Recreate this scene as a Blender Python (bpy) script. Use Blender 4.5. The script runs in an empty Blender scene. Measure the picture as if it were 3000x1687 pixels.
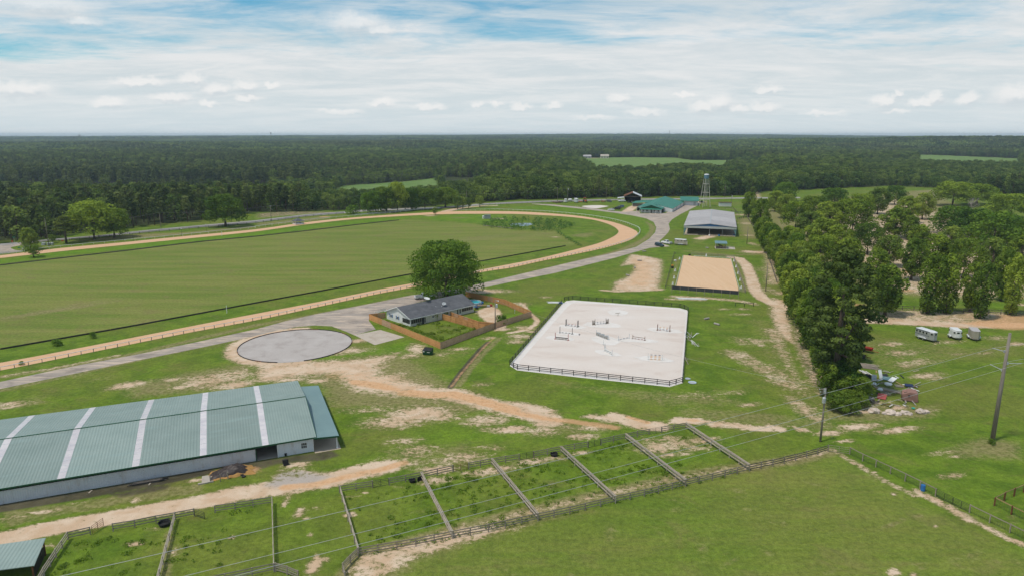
import bpy, bmesh, math, random
import numpy as np
from mathutils import Vector, Matrix, noise as mnoise
R = math.radians
random.seed(7)
S = bpy.context.scene
COL = S.collection

# ------------------------------------------------------------------ camera
F, CX, CY, CAMZ, HORY = 2000., 1500., 843.5, 52., 395.
PITCH = math.atan((CY - HORY) / F)
cam_d = bpy.data.cameras.new('camera')
cam_d.sensor_width = 36.
cam_d.lens = 24.
cam_d.clip_start = 1.
cam_d.clip_end = 40000.
cam = bpy.data.objects.new('camera', cam_d)
COL.objects.link(cam)
cam.location = (0, 0, CAMZ)
cam.rotation_euler = (math.pi / 2 - PITCH, 0, 0)
S.camera = cam

# ------------------------------------------------------------------ render
S.render.engine = 'CYCLES'
S.cycles.use_denoising = True
S.cycles.use_adaptive_sampling = True
S.cycles.adaptive_threshold = 0.02
S.cycles.max_bounces = 5
S.cycles.diffuse_bounces = 2
S.cycles.glossy_bounces = 2
S.cycles.transmission_bounces = 3
S.cycles.volume_bounces = 0
S.cycles.transparent_max_bounces = 4
S.cycles.caustics_reflective = False
S.cycles.caustics_refractive = False
S.view_settings.view_transform = 'Standard'
S.view_settings.look = 'None'
S.view_settings.exposure = -0.10
S.view_settings.gamma = 1.

# ------------------------------------------------------------------ node helper
class NT:
    def __init__(s, tree):
        s.t = tree
        s.n = tree.nodes
        s.l = tree.links
    def new(s, kind, **kw):
        nd = s.n.new(kind)
        for k, v in kw.items():
            setattr(nd, k, v)
        return nd
    def put(s, sock, v):
        if isinstance(v, bpy.types.NodeSocket):
            s.l.new(v, sock)
        elif isinstance(v, (tuple, list)):
            if len(v) == 3 and sock.type == 'RGBA':
                v = (*v, 1.)
            sock.default_value = v
        else:
            sock.default_value = v
    def math(s, op, a, b=None, c=None, clamp=False):
        nd = s.new('ShaderNodeMath', operation=op, use_clamp=clamp)
        s.put(nd.inputs[0], a)
        if b is not None:
            s.put(nd.inputs[1], b)
        if c is not None:
            s.put(nd.inputs[2], c)
        return nd.outputs[0]
    def mix(s, f, a, b, blend='MIX'):
        nd = s.new('ShaderNodeMix', data_type='RGBA', blend_type=blend)
        s.put(nd.inputs[0], f)
        s.put(nd.inputs[6], a)
        s.put(nd.inputs[7], b)
        return nd.outputs[2]
    def noise(s, vec, scale, detail=2., rough=.5, dist=0.):
        nd = s.new('ShaderNodeTexNoise')
        nd.inputs['Scale'].default_value = scale
        nd.inputs['Detail'].default_value = detail
        nd.inputs['Roughness'].default_value = rough
        nd.inputs['Distortion'].default_value = dist
        if vec is not None:
            s.l.new(vec, nd.inputs['Vector'])
        return nd.outputs[0]
    def ss(s, v, lo, hi):
        nd = s.new('ShaderNodeMapRange', interpolation_type='SMOOTHSTEP')
        s.put(nd.inputs[0], v)
        nd.inputs[1].default_value = lo
        nd.inputs[2].default_value = hi
        return nd.outputs[0]
    def lin(s, v, lo, hi, a=0., b=1.):
        nd = s.new('ShaderNodeMapRange')
        s.put(nd.inputs[0], v)
        nd.inputs[1].default_value = lo
        nd.inputs[2].default_value = hi
        nd.inputs[3].default_value = a
        nd.inputs[4].default_value = b
        return nd.outputs[0]
    def mapv(s, vec, scale=(1, 1, 1), rotz=0., loc=(0, 0, 0)):
        nd = s.new('ShaderNodeMapping')
        nd.inputs['Scale'].default_value = scale
        nd.inputs['Rotation'].default_value = (0, 0, rotz)
        nd.inputs['Location'].default_value = loc
        s.l.new(vec, nd.inputs['Vector'])
        return nd.outputs[0]
    def attr(s, name):
        return s.new('ShaderNodeAttribute', attribute_name=name).outputs['Fac']
    def pos(s):
        return s.new('ShaderNodeNewGeometry').outputs['Position']

# ------------------------------------------------------------------ sky and sun
SUN_EL, SUN_AZ = R(66), R(243)       # azimuth measured from +Y towards +X: behind the camera on its left
world = bpy.data.worlds.new('World')
S.world = world
world.use_nodes = True
w = NT(world.node_tree)
w.n.clear()
sky = w.new('ShaderNodeTexSky', sky_type='NISHITA')
sky.sun_disc = False
sky.sun_elevation = SUN_EL
sky.sun_rotation = SUN_AZ
sky.altitude = 150.
sky.air_density = 1.
sky.dust_density = .6
sky.ozone_density = 2.5
dirv = w.new('ShaderNodeTexCoord').outputs['Generated']
sep = w.new('ShaderNodeSeparateXYZ')
w.l.new(dirv, sep.inputs[0])
dx, dy, dz = sep.outputs
el = w.math('MAXIMUM', dz, 0.)
den = w.math('ADD', el, .09)
comb = w.new('ShaderNodeCombineXYZ')
w.put(comb.inputs[0], w.math('DIVIDE', dx, den))
w.put(comb.inputs[1], w.math('DIVIDE', dy, den))
deck = comb.outputs[0]                       # the flat cloud deck seen in perspective
veil1 = w.noise(w.mapv(deck, (.55, .75, 1), R(-28), (3.1, 1.7, 0)), 1.0, 7., .62, .5)
veil2 = w.noise(w.mapv(deck, (1.5, 3.0, 1), R(-38), (8.3, 4.4, 0)), 1.0, 6., .68, .6)
big = w.noise(w.mapv(deck, (.16, .3, 1), R(20), (1.9, .6, 0)), 1.0, 3., .5, .2)
v = w.math('ADD', w.math('MULTIPLY', veil1, .85), w.math('MULTIPLY', veil2, .42))
v = w.math('ADD', v, w.math('MULTIPLY', big, .9))
lowfill = w.lin(el, 0.02, .17, .42, .03)
veil = w.ss(w.math('ADD', v, lowfill), .93, 1.26)
skyc = w.new('ShaderNodeVectorMath', operation='SCALE')
w.l.new(sky.outputs[0], skyc.inputs[0])
skyc.inputs['Scale'].default_value = .1
skyblue = w.mix(1., skyc.outputs[0], (.58, 1.14, 1.2), 'MULTIPLY')
vtone = w.noise(w.mapv(deck, (.9, 1.5, 1), R(-30), (5.3, 2.2, 0)), 1.0, 8., .68, .4)
veilcol = w.mix(w.ss(vtone, .36, .66), (.70, .76, .79), (.88, .88, .88))
col = w.mix(w.math('MULTIPLY', veil, .95), skyblue, veilcol)
# milky air low over the horizon
low = w.lin(el, 0., .075, 1., 0.)
col = w.mix(w.math('MULTIPLY', low, .72), col, (.69, .79, .84))
# cumulus: (x, y, half width, half height) as seen, turned into directions
CUM = [(1045, 72, 92, 34), (1100, 90, 60, 20), (120, 18, 130, 36), (230, 60, 60, 16), (560, 233, 38, 17), (632, 264, 46, 20), (720, 254, 38, 19), (795, 250, 24, 11), (500, 286, 58, 17), (405, 241, 72, 14), (320, 303, 46, 16), (725, 288, 46, 11), (612, 304, 32, 10), (60, 264, 76, 22), (1120, 302, 42, 15), (1260, 314, 52, 12), (1398, 305, 20, 10), (1456, 303, 22, 8), (1525, 314, 32, 13), (1622, 312, 28, 12), (1815, 289, 36, 16), (2060, 318, 46, 22), (2110, 306, 44, 28), (2160, 320, 40, 14), (2240, 316, 48, 17), (2250, 266, 42, 13), (2005, 279, 34, 7), (2595, 297, 36, 20), (2632, 274, 14, 12), (2695, 302, 38, 14), (2738, 290, 22, 19), (2838, 294, 26, 19), (2975, 282, 56, 30), (2410, 331, 60, 7), (1890, 332, 60, 14), (2620, 326, 40, 7), (1000, 328, 70, 9), (1740, 345, 70, 8)]
az_ = w.math('ARCTAN2', dx, dy)
cv_ = w.new('ShaderNodeCombineXYZ')
w.put(cv_.inputs[0], az_)
w.put(cv_.inputs[1], dz)
nz_ = w.new('ShaderNodeTexNoise')
nz_.inputs['Scale'].default_value = 85.
nz_.inputs['Detail'].default_value = 7.
nz_.inputs['Roughness'].default_value = .62
w.l.new(cv_.outputs[0], nz_.inputs['Vector'])
def vm(op, a, b_):
    nd = w.new('ShaderNodeVectorMath', operation=op)
    w.l.new(a, nd.inputs[0])
    if isinstance(b_, tuple):
        nd.inputs[1].default_value = b_
    elif b_ is not None:
        w.l.new(b_, nd.inputs[1])
    return nd.outputs['Value'] if op == 'LENGTH' else nd.outputs[0]
dn_ = vm('MULTIPLY', vm('SUBTRACT', nz_.outputs['Color'], (.5, .5, .5)), (.022, .017, 0.))
pd_ = vm('ADD', cv_.outputs[0], dn_)
pu_ = vm('ADD', pd_, (-.004, .0075, 0.))
def near_cloud(pv):
    best = None
    for x_, y_, wx_, wy_ in CUM:
        X_, Z_, Y_ = (x_ - CX) / F, -(y_ - CY) / F, 1.
        yy_, zz_ = Y_ * math.cos(PITCH) + Z_ * math.sin(PITCH), -Y_ * math.sin(PITCH) + Z_ * math.cos(PITCH)
        ln_ = math.sqrt(X_ * X_ + yy_ * yy_ + zz_ * zz_)
        a0, e0 = math.atan2(X_, yy_), zz_ / ln_
        d_ = vm('LENGTH', vm('MULTIPLY', vm('SUBTRACT', pv, (a0, e0, 0.)), (F / wx_ / 1.05, F / wy_ / 1.05, 0.)), None)
        best = d_ if best is None else w.math('MINIMUM', best, d_)
    return best
r1_ = near_cloud(pd_)
r2_ = near_cloud(pu_)
cmask = w.math('MULTIPLY', w.ss(r1_, 1.2, .35), w.lin(el, .012, .035, .35, 1.))
clit = w.ss(w.math('SUBTRACT', r2_, r1_), -.35, .5)
ccol = w.mix(clit, (.66, .72, .76), (1.0, .98, .96))
col = w.mix(w.math('MULTIPLY', cmask, .66), col, ccol)
bg = w.new('ShaderNodeBackground')
w.l.new(col, bg.inputs[0])
bg.inputs[1].default_value = 1.
wo = w.new('ShaderNodeOutputWorld')
w.l.new(bg.outputs[0], wo.inputs[0])

sun_d = bpy.data.lights.new('sun', 'SUN')
sun_d.energy = 3.0
sun_d.angle = R(6)
sun_d.color = (1., .93, .82)
sun = bpy.data.objects.new('sun', sun_d)
COL.objects.link(sun)
sdir = Vector((math.sin(SUN_AZ) * math.cos(SUN_EL), math.cos(SUN_AZ) * math.cos(SUN_EL), math.sin(SUN_EL)))
sun.rotation_euler = (-sdir).to_track_quat('-Z', 'Y').to_euler()
sun.location = sdir * 200

# ------------------------------------------------------------------ photo pixels to ground points
SP, CP = math.sin(PITCH), math.cos(PITCH)
def P(x, y, z=0.):
    u, v = x - CX, y - CY
    dn = F * SP + v * CP
    fw = F * CP - v * SP
    t = (CAMZ - z) / dn
    return Vector((u * t, fw * t, z))
def ZAT(y, Y):
    "height at which the ray through row y passes the distance Y"
    v = y - CY
    return CAMZ - Y * (F * SP + v * CP) / (F * CP - v * SP)
def PY(x, y, Y):
    "point of the ray through (x, y) at distance Y"
    u, v = x - CX, y - CY
    t = Y / (F * CP - v * SP)
    return Vector((u * t, Y, CAMZ - t * (F * SP + v * CP)))
def tile(x0, y0, s):
    return lambda *pts: [P(x0 + a * s, y0 + b * s) for a, b in pts]
K = 750 / 2576
A1, A2, A3, A4 = (tile(750 * i, 380, K) for i in range(4))
B1, B2, B3, B4 = (tile(750 * i, 780, K) for i in range(4))
K2 = 600 / 2557
C1, C2, C3, C4, C5 = (tile(600 * i, 1080, K2) for i in range(5))
K3 = 600 / 2576
D1, D2, D3, D4, D5 = (tile(600 * i, 1350, K3) for i in range(5))
PX = tile(0, 0, 1.)
# ------------------------------------------------------------------ materials
MATS = {}
def mat(name, c, c2=None, scale=3., rough=.75, metal=0., bump=0., spec=.3, detail=3., stretch=(1, 1, 1), streak=None, alpha=None, coords='Object'):
    if name in MATS:
        return MATS[name]
    m = bpy.data.materials.new(name)
    m.use_nodes = True
    q = NT(m.node_tree)
    b = q.n['Principled BSDF']
    b.inputs['Roughness'].default_value = rough
    b.inputs['Metallic'].default_value = metal
    b.inputs['Specular IOR Level'].default_value = spec
    c2 = c2 or tuple(min(1, k * .8) for k in c)
    tc = q.new('ShaderNodeTexCoord').outputs['Object'] if coords == 'Object' else q.pos()
    n = q.noise(q.mapv(tc, stretch), scale, detail, .6)
    rnd = q.new('ShaderNodeObjectInfo').outputs['Random']
    f = q.ss(n, .3, .7)
    cc = q.mix(f, c, c2)
    cc = q.mix(1., cc, q.mix(rnd, (.9, .9, .9), (1.08, 1.08, 1.08)), 'MULTIPLY')
    if streak:
        n2 = q.noise(q.mapv(tc, streak[1]), 1., 4., .65)
        cc = q.mix(q.math('MULTIPLY', q.ss(n2, .52, .72), streak[2]), cc, streak[0])
    q.put(b.inputs['Base Color'], cc)
    if bump:
        bn = q.new('ShaderNodeBump')
        bn.inputs['Strength'].default_value = bump
        bn.inputs['Distance'].default_value = .05
        q.l.new(n, bn.inputs['Height'])
        q.l.new(bn.outputs[0], b.inputs['Normal'])
    MATS[name] = m
    return m
def glassy(name, c=(.02, .025, .03), rough=.08):
    if name in MATS:
        return MATS[name]
    m = bpy.data.materials.new(name)
    m.use_nodes = True
    b = m.node_tree.nodes['Principled BSDF']
    b.inputs['Base Color'].default_value = (*c, 1)
    b.inputs['Roughness'].default_value = rough
    b.inputs['Specular IOR Level'].default_value = .6
    MATS[name] = m
    return m
def leafmat(name, dark, lite, yellow=None, trans=.32):
    m = bpy.data.materials.new(name)
    m.use_nodes = True
    q = NT(m.node_tree)
    q.n.clear()
    rnd = q.new('ShaderNodeObjectInfo').outputs['Random']
    la = q.attr('leaf')
    c = q.mix(la, dark, lite)
    c = q.mix(1., c, q.mix(rnd, (.60, .66, .66), (1.42, 1.28, 1.02)), 'MULTIPLY')
    if yellow:
        c = q.mix(q.math('MULTIPLY', q.ss(rnd, .6, 1.), .3), c, yellow)
    d = q.new('ShaderNodeBsdfDiffuse')
    q.put(d.inputs[0], c)
    t = q.new('ShaderNodeBsdfTranslucent')
    q.put(t.inputs[0], q.mix(1., c, (1.25, 1.2, .6), 'MULTIPLY'))
    ms = q.new('ShaderNodeMixShader')
    ms.inputs[0].default_value = trans
    q.l.new(d.outputs[0], ms.inputs[1])
    q.l.new(t.outputs[0], ms.inputs[2])
    o = q.new('ShaderNodeOutputMaterial')
    q.l.new(ms.outputs[0], o.inputs[0])
    MATS[name] = m
    return m
mat('white_paint', (.74, .74, .73), (.66, .66, .65), 1.2, .5)
mat('white_metal', (.66, .68, .70), (.58, .60, .62), .6, .45, streak=((.42, .34, .26), (1.4, 1.4, .12), .3))
mat('cream_metal', (.62, .58, .46), (.55, .50, .38), .8, .5)
mat('old_or_shaded_white', (.60, .57, .50), (.50, .47, .40), 1.5, .8, streak=((.30, .27, .22), (2., 2., .4), .45))
mat('grey_wood', (.34, .29, .235), (.22, .185, .15), 2.5, .9, bump=.3, stretch=(.6, 5, 5))
mat('grey_wood_dark', (.15, .13, .115), (.09, .08, .07), 2.5, .9, stretch=(.6, 5, 5))
mat('divider_wood', (.50, .43, .35), (.34, .285, .23), 2.5, .9, bump=.3, stretch=(.6, 5, 5))
mat('cedar', (.60, .31, .125), (.50, .245, .09), 1.4, .85, bump=.2)
mat('cedar_pale', (.56, .37, .245), (.45, .28, .175), 1.4, .85, bump=.2)
mat('black_paint', (.018, .017, .018), (.03, .028, .028), 2., .6)
mat('black_rubber', (.015, .015, .016), (.03, .03, .03), 4., .8)
mat('tyre', (.018, .018, .019), (.03, .03, .03), 9., .9)
mat('dark_interior', (.035, .033, .03), (.02, .02, .02), 1., .9)  # near-black puts the shade of open interiors into colour; also dark doors, shutters
mat('steel', (.42, .43, .44), (.34, .35, .36), 2., .45, .6)
mat('dark_steel', (.05, .05, .052), (.03, .03, .03), 2., .5, .3)
mat('galv', (.50, .52, .54), (.40, .42, .44), 1.4, .5, .35)
mat('rust', (.20, .075, .03), (.09, .04, .02), 3., .85)
mat('concrete', (.47, .42, .36), (.36, .31, .26), .5, .9, detail=6., coords='W')
mat('red_paint', (.36, .035, .025), (.22, .03, .02), 2., .55)
mat('blue_paint', (.05, .16, .36), (.04, .12, .28), 2., .5)
mat('blue_drum', (.03, .17, .45), (.025, .13, .36), 3., .45)
mat('navy', (.02, .035, .10), (.02, .03, .08), 3., .5)
mat('purple_paint', (.12, .03, .16), None, 3., .6)
mat('yellow_paint', (.68, .33, .06), (.62, .28, .05), 3., .6)
mat('green_bin', (.012, .085, .035), (.01, .06, .026), 2., .5, streak=((.05, .045, .03), (2., 2., .5), .5))
mat('asphalt_shingle', (.120, .122, .132), (.085, .087, .096), .7, .95, bump=.2, detail=5., streak=((.17, .17, .18), (.25, .5, .5), .5))
mat('pole_wood', (.25, .215, .18), (.17, .145, .12), 1.2, .9, stretch=(6, 6, .4))
mat('bark', (.13, .10, .075), (.07, .055, .042), 3., .95, bump=.4, stretch=(3, 3, .7))
mat('pine_bark', (.17, .125, .095), (.10, .07, .05), 3., .95, bump=.4, stretch=(3, 3, .7))
mat('dead_wood', (.38, .345, .31), (.26, .235, .21), 2., .95)
mat('rock', (.62, .52, .45), (.45, .36, .30), 1.6, .95, bump=.6, detail=6.)
mat('lumber_pale', (.44, .38, .31), (.32, .26, .20), 2.2, .9, stretch=(.5, 4, 4))
mat('lumber_tan', (.42, .28, .15), (.30, .19, .10), 2.2, .9, stretch=(.5, 4, 4))
mat('tarp', (.060, .042, .038), (.038, .028, .026), 1.4, .5, bump=.5)
mat('grain_heap', (.50, .28, .09), (.40, .21, .07), 2., .95)
mat('mauve_shell', (.30, .165, .135), (.24, .13, .105), 1., .6, bump=.1)
mat('grey_board', (.40, .42, .43), (.30, .32, .33), 1.5, .7)
mat('teal_sheet', (.15, .26, .28), (.11, .20, .22), 1.5, .5)
mat('turquoise', (.03, .45, .34), None, 3., .5)
mat('pinkred_sheet', (.45, .10, .09), (.36, .08, .07), 2., .6)
mat('pool_wall', (.42, .50, .58), (.34, .42, .50), 1.5, .5)
mat('pool_water', (.03, .36, .40), (.04, .30, .36), 1., .08)
mat('trailer_tan', (.40, .36, .29), (.35, .31, .25), 1.2, .5)
mat('trailer_silver', (.45, .46, .47), (.38, .39, .40), 1.2, .4, .3)
mat('roof_grey', (.42, .395, .39), (.35, .33, .33), .35, .85, detail=6., streak=((.55, .53, .53), (.02, .6, 1.), .6))
mat('fascia_grey', (.47, .48, .48), (.42, .43, .43), .8, .5)
mat('netting', (.055, .06, .066), (.04, .044, .05), 2., .85)
mat('horse_brown', (.045, .022, .013), (.03, .014, .009), 3., .5)
mat('mane', (.008, .007, .007), None, 3., .7)
mat('orange_paint', (.55, .12, .03), (.45, .09, .03), 2., .5)
mat('sign_red', (.40, .02, .02), None, 3., .4)
mat('sign_green', (.02, .25, .12), None, 3., .4)
mat('lamp_glass', (.70, .72, .70), None, 3., .3)
mat('wire', (.42, .42, .41), (.36, .36, .35), 3., .5, .2)
mat('skylight', (.66, .61, .61), (.54, .50, .52), .45, .35, detail=5., streak=((.40, .39, .43), (.5, 2.2, 2.2), .55))
mat('car_white', (.78, .79, .80), (.74, .75, .76), 1., .22, spec=.5)
mat('car_silver', (.50, .52, .55), (.46, .48, .50), 1., .22, .4)
mat('car_teal', (.018, .055, .065), (.016, .048, .058), 1., .18, .2)
mat('car_black', (.012, .012, .014), None, 1., .18)
mat('car_blue', (.10, .16, .25), (.09, .14, .22), 1., .2, .3)
mat('car_grey', (.13, .14, .15), None, 1., .22, .3)
mat('tank_blue', (.13, .24, .31), (.10, .20, .27), 1., .5)
glassy('glass')
glassy('screen_mesh', (.022, .024, .024), .45)
leafmat('leaf_oak', (0.069, 0.134, 0.025), (0.259, 0.359, 0.055), (0.360, 0.415, 0.076))
leafmat('leaf_dark', (0.043, 0.104, 0.022), (0.155, 0.260, 0.042), None)
leafmat('leaf_pine', (0.057, 0.095, 0.029), (0.217, 0.265, 0.062), (0.279, 0.292, 0.072), .12)
leafmat('leaf_pale', (0.082, 0.152, 0.034), (0.256, 0.338, 0.075), (0.329, 0.355, 0.085))
leafmat('leaf_bright', (0.065, 0.134, 0.020), (0.188, 0.293, 0.048), None)
leafmat('leaf_reed', (0.067, 0.151, 0.045), (0.191, 0.322, 0.092), None)
leafmat('leaf_wood', (0.036, 0.069, 0.025), (0.203, 0.285, 0.084), (0.247, 0.307, 0.093))
leafmat('leaf_wood_dark', (0.025, 0.057, 0.023), (0.128, 0.210, 0.069), None)
leafmat('leaf_wood_pine', (0.032, 0.055, 0.025), (0.165, 0.217, 0.081), (0.195, 0.225, 0.083), .2)
leafmat('leaf_wood_pale', (0.052, 0.099, 0.027), (0.250, 0.344, 0.095), (0.297, 0.365, 0.108))
def seam(name, c, c2, pitch, axis=0, depth=.9, **kw):
    "ribbed sheet metal: fine standing ribs as relief, colour wear on top"
    m = mat(name, c, c2, **kw)
    q = NT(m.node_tree)
    b = q.n['Principled BSDF']
    tc = q.new('ShaderNodeTexCoord').outputs['Object']
    sp = q.new('ShaderNodeSeparateXYZ')
    q.l.new(tc, sp.inputs[0])
    wv = q.math('SINE', q.math('MULTIPLY', sp.outputs[axis], 2 * math.pi / pitch))
    bn = q.new('ShaderNodeBump')
    bn.inputs['Strength'].default_value = depth
    bn.inputs['Distance'].default_value = .04
    q.l.new(wv, bn.inputs['Height'])
    q.l.new(bn.outputs[0], b.inputs['Normal'])
    return m
seam('roof_green', (.255, .315, .288), (.220, .280, .255), .45, 0, .5, scale=.25, rough=.5, detail=6., streak=((.25, .33, .31), (.12, .8, .8), .6))
seam('roof_green_side', (.185, .275, .275), (.155, .240, .245), .45, 1, .5, scale=.25, rough=.5, detail=6.)
seam('roof_teal', (.035, .200, .140), (.028, .165, .115), .6, 0, .4, scale=.2, rough=.5, detail=5.)
seam('wall_white_x', (.64, .66, .69), (.57, .59, .62), .3, 0, .35, scale=.4, rough=.5, streak=((.36, .27, .18), (.8, .8, .3), .35))
seam('wall_white_y', (.64, .66, .69), (.57, .59, .62), .3, 1, .35, scale=.4, rough=.5, streak=((.36, .27, .18), (.8, .8, .3), .35))
# ------------------------------------------------------------------ mesh library
class MB:
    "collects shapes; build() links them as one mesh object"
    def __init__(s):
        s.v, s.f = [], []
    def add(s, vs, fs):
        o = len(s.v)
        s.v += [tuple(x) for x in vs]
        s.f += [tuple(i + o for i in f) for f in fs]
        return s
    def box(s, c, d, rz=0., ry=0., rx=0.):
        m = Matrix.Rotation(rz, 3, 'Z') @ Matrix.Rotation(ry, 3, 'Y') @ Matrix.Rotation(rx, 3, 'X')
        vs = [Vector(c) + m @ Vector((sx * d[0] / 2, sy * d[1] / 2, sz * d[2] / 2)) for sz in (-1, 1) for sy in (-1, 1) for sx in (-1, 1)]
        return s.add(vs, [(0, 2, 3, 1), (4, 5, 7, 6), (0, 1, 5, 4), (2, 6, 7, 3), (0, 4, 6, 2), (1, 3, 7, 5)])
    def beam(s, a, b, wd, ht=None, up=(0, 0, 1)):
        a, b = Vector(a), Vector(b)
        ht = ht or wd
        d = (b - a).normalized()
        u = Vector(up)
        sd = d.cross(u)
        if sd.length < 1e-4:
            sd = d.cross(Vector((1, 0, 0)))
        sd.normalize()
        u = sd.cross(d)
        vs = [p + sd * i * wd / 2 + u * j * ht / 2 for p in (a, b) for j in (-1, 1) for i in (-1, 1)]
        return s.add(vs, [(0, 2, 3, 1), (4, 5, 7, 6), (0, 1, 5, 4), (2, 6, 7, 3), (0, 4, 6, 2), (1, 3, 7, 5)])
    def tube(s, pts, r, n=6, cap=True):
        pts = [Vector(p) for p in pts]
        rs = r if isinstance(r, (list, tuple)) else [r] * len(pts)
        o = len(s.v)
        for i, p in enumerate(pts):
            d = (pts[min(i + 1, len(pts) - 1)] - pts[max(i - 1, 0)]).normalized()
            a = d.cross(Vector((0, 0, 1)))
            if a.length < 1e-3:
                a = d.cross(Vector((0, 1, 0)))
            a.normalize()
            b = d.cross(a)
            for k in range(n):
                t = 2 * math.pi * k / n
                s.v.append(tuple(p + (a * math.cos(t) + b * math.sin(t)) * rs[i]))
        for i in range(len(pts) - 1):
            for k in range(n):
                k2 = (k + 1) % n
                s.f.append((o + i * n + k, o + i * n + k2, o + (i + 1) * n + k2, o + (i + 1) * n + k))
        if cap:
            s.f.append(tuple(o + k for k in range(n)))
            e = o + (len(pts) - 1) * n
            s.f.append(tuple(e + k for k in reversed(range(n))))
        return s
    def lathe(s, c, prof, n=14, axis='z'):
        o = len(s.v)
        c = Vector(c)
        for r, h in prof:
            for k in range(n):
                t = 2 * math.pi * k / n
                q = (r * math.cos(t), r * math.sin(t), h)
                if axis == 'x':
                    q = (q[2], q[0], q[1])
                elif axis == 'y':
                    q = (q[0], q[2], q[1])
                s.v.append(tuple(c + Vector(q)))
        for i in range(len(prof) - 1):
            for k in range(n):
                k2 = (k + 1) % n
                s.f.append((o + i * n + k, o + i * n + k2, o + (i + 1) * n + k2, o + (i + 1) * n + k))
        s.f.append(tuple(o + k for k in reversed(range(n))))
        e = o + (len(prof) - 1) * n
        s.f.append(tuple(e + k for k in range(n)))
        return s
    def prism(s, poly, a, b, axis='y'):
        "outline (u, w) extruded from a to b along axis; w is up"
        n = len(poly)
        def pt(u, w, t):
            return (u, t, w) if axis == 'y' else (t, u, w) if axis == 'x' else (u, w, t)
        vs = [pt(u, w, a) for u, w in poly] + [pt(u, w, b) for u, w in poly]
        fs = [tuple(range(n)), tuple(reversed(range(n, 2 * n)))] + [(i, i + n, (i + 1) % n + n, (i + 1) % n) for i in range(n)]
        return s.add(vs, fs)
    def slab(s, quad, th):
        "a panel on four corner points, thickened downwards along its normal"
        q = [Vector(p) for p in quad]
        nn = (q[1] - q[0]).cross(q[3] - q[0]).normalized()
        if nn.z < 0:
            nn = -nn
        vs = q + [p - nn * th for p in q]
        return s.add(vs, [(0, 1, 2, 3), (7, 6, 5, 4), (0, 4, 5, 1), (1, 5, 6, 2), (2, 6, 7, 3), (3, 7, 4, 0)])
    def mesh(s, name, m=None):
        me = bpy.data.meshes.new(name)
        me.from_pydata(s.v, [], s.f)
        bm = bmesh.new()
        bm.from_mesh(me)
        bmesh.ops.recalc_face_normals(bm, faces=bm.faces)
        bm.to_mesh(me)
        bm.free()
        if m:
            me.materials.append(MATS[m] if isinstance(m, str) else m)
        return me
    def build(s, name, m, parent=None, smooth=False, bevel=0.):
        me = s.mesh(name, m)
        if smooth:
            me.shade_smooth()
        o = obj(name, me, parent)
        if bevel:
            b = o.modifiers.new('edge', 'BEVEL')
            b.width = bevel
            b.segments = 1
            b.limit_method = 'ANGLE'
        return o
def obj(name, me, parent=None):
    o = bpy.data.objects.new(name, me)
    COL.objects.link(o)
    if parent:
        o.parent = parent
    return o
def tag(o, label=None, cat=None, group=None, kind=None):
    if label:
        o['label'] = label
    if cat:
        o['category'] = cat
    if group:
        o['group'] = group
    if kind:
        o['kind'] = kind
    return o
def thing(name, label, cat, loc=(0, 0, 0), rz=0., group=None):
    o = bpy.data.objects.new(name, None)
    COL.objects.link(o)
    o.empty_display_size = .3
    o.location = loc
    o.rotation_euler = (0, 0, rz)
    return tag(o, label, cat, group)
def kids(o):
    return [c for c in o.children]
def clone(o, loc=None, rz=None, label=None, group=None, parent=None):
    c = o.copy()
    COL.objects.link(c)
    c.parent = parent
    if loc is not None:
        c.location = loc
    if rz is not None:
        c.rotation_euler = (0, 0, rz)
    if label:
        c['label'] = label
    if group:
        c['group'] = group
    for k in kids(o):
        clone(k, parent=c)
    return c
def heading(a, b):
    return math.atan2(b[1] - a[1], b[0] - a[0])
def resample(pts, n=None, step=None):
    pts = [Vector(p) for p in pts]
    L = [0.]
    for a, b in zip(pts, pts[1:]):
        L.append(L[-1] + (b - a).length)
    if step:
        n = max(2, int(round(L[-1] / step)) + 1)
    out, j = [], 0
    for i in range(n):
        d = L[-1] * i / (n - 1)
        while j < len(L) - 2 and L[j + 1] < d:
            j += 1
        t = (d - L[j]) / max(1e-9, L[j + 1] - L[j])
        out.append(pts[j].lerp(pts[j + 1], t))
    return out
def smoothline(pts, sub=6):
    pts = [Vector(p) for p in pts]
    out = []
    for i in range(len(pts) - 1):
        p0, p1, p2, p3 = pts[max(i - 1, 0)], pts[i], pts[i + 1], pts[min(i + 2, len(pts) - 1)]
        for k in range(sub):
            t = k / sub
            out.append(.5 * ((2 * p1) + (p2 - p0) * t + (2 * p0 - 5 * p1 + 4 * p2 - p3) * t * t + (3 * p1 - p0 - 3 * p2 + p3) * t ** 3))
    out.append(pts[-1])
    return out
def sheet(name, pts, z, m, kind='structure', sub=0):
    "flat ground sheet from an outline"
    bm = bmesh.new()
    vs = [bm.verts.new((p[0], p[1], z)) for p in pts]
    f = bm.faces.new(vs)
    if f.calc_center_median() and f.normal.z < 0:
        f.normal_flip()
    bmesh.ops.triangulate(bm, faces=bm.faces[:])
    bmesh.ops.recalc_face_normals(bm, faces=bm.faces[:])
    for ff in bm.faces:
        if ff.normal.z < 0:
            ff.normal_flip()
    me = bpy.data.meshes.new(name)
    bm.to_mesh(me)
    bm.free()
    me.materials.append(MATS[m] if isinstance(m, str) else m)
    o = obj(name, me)
    if kind:
        o['kind'] = kind
    return o
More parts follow.
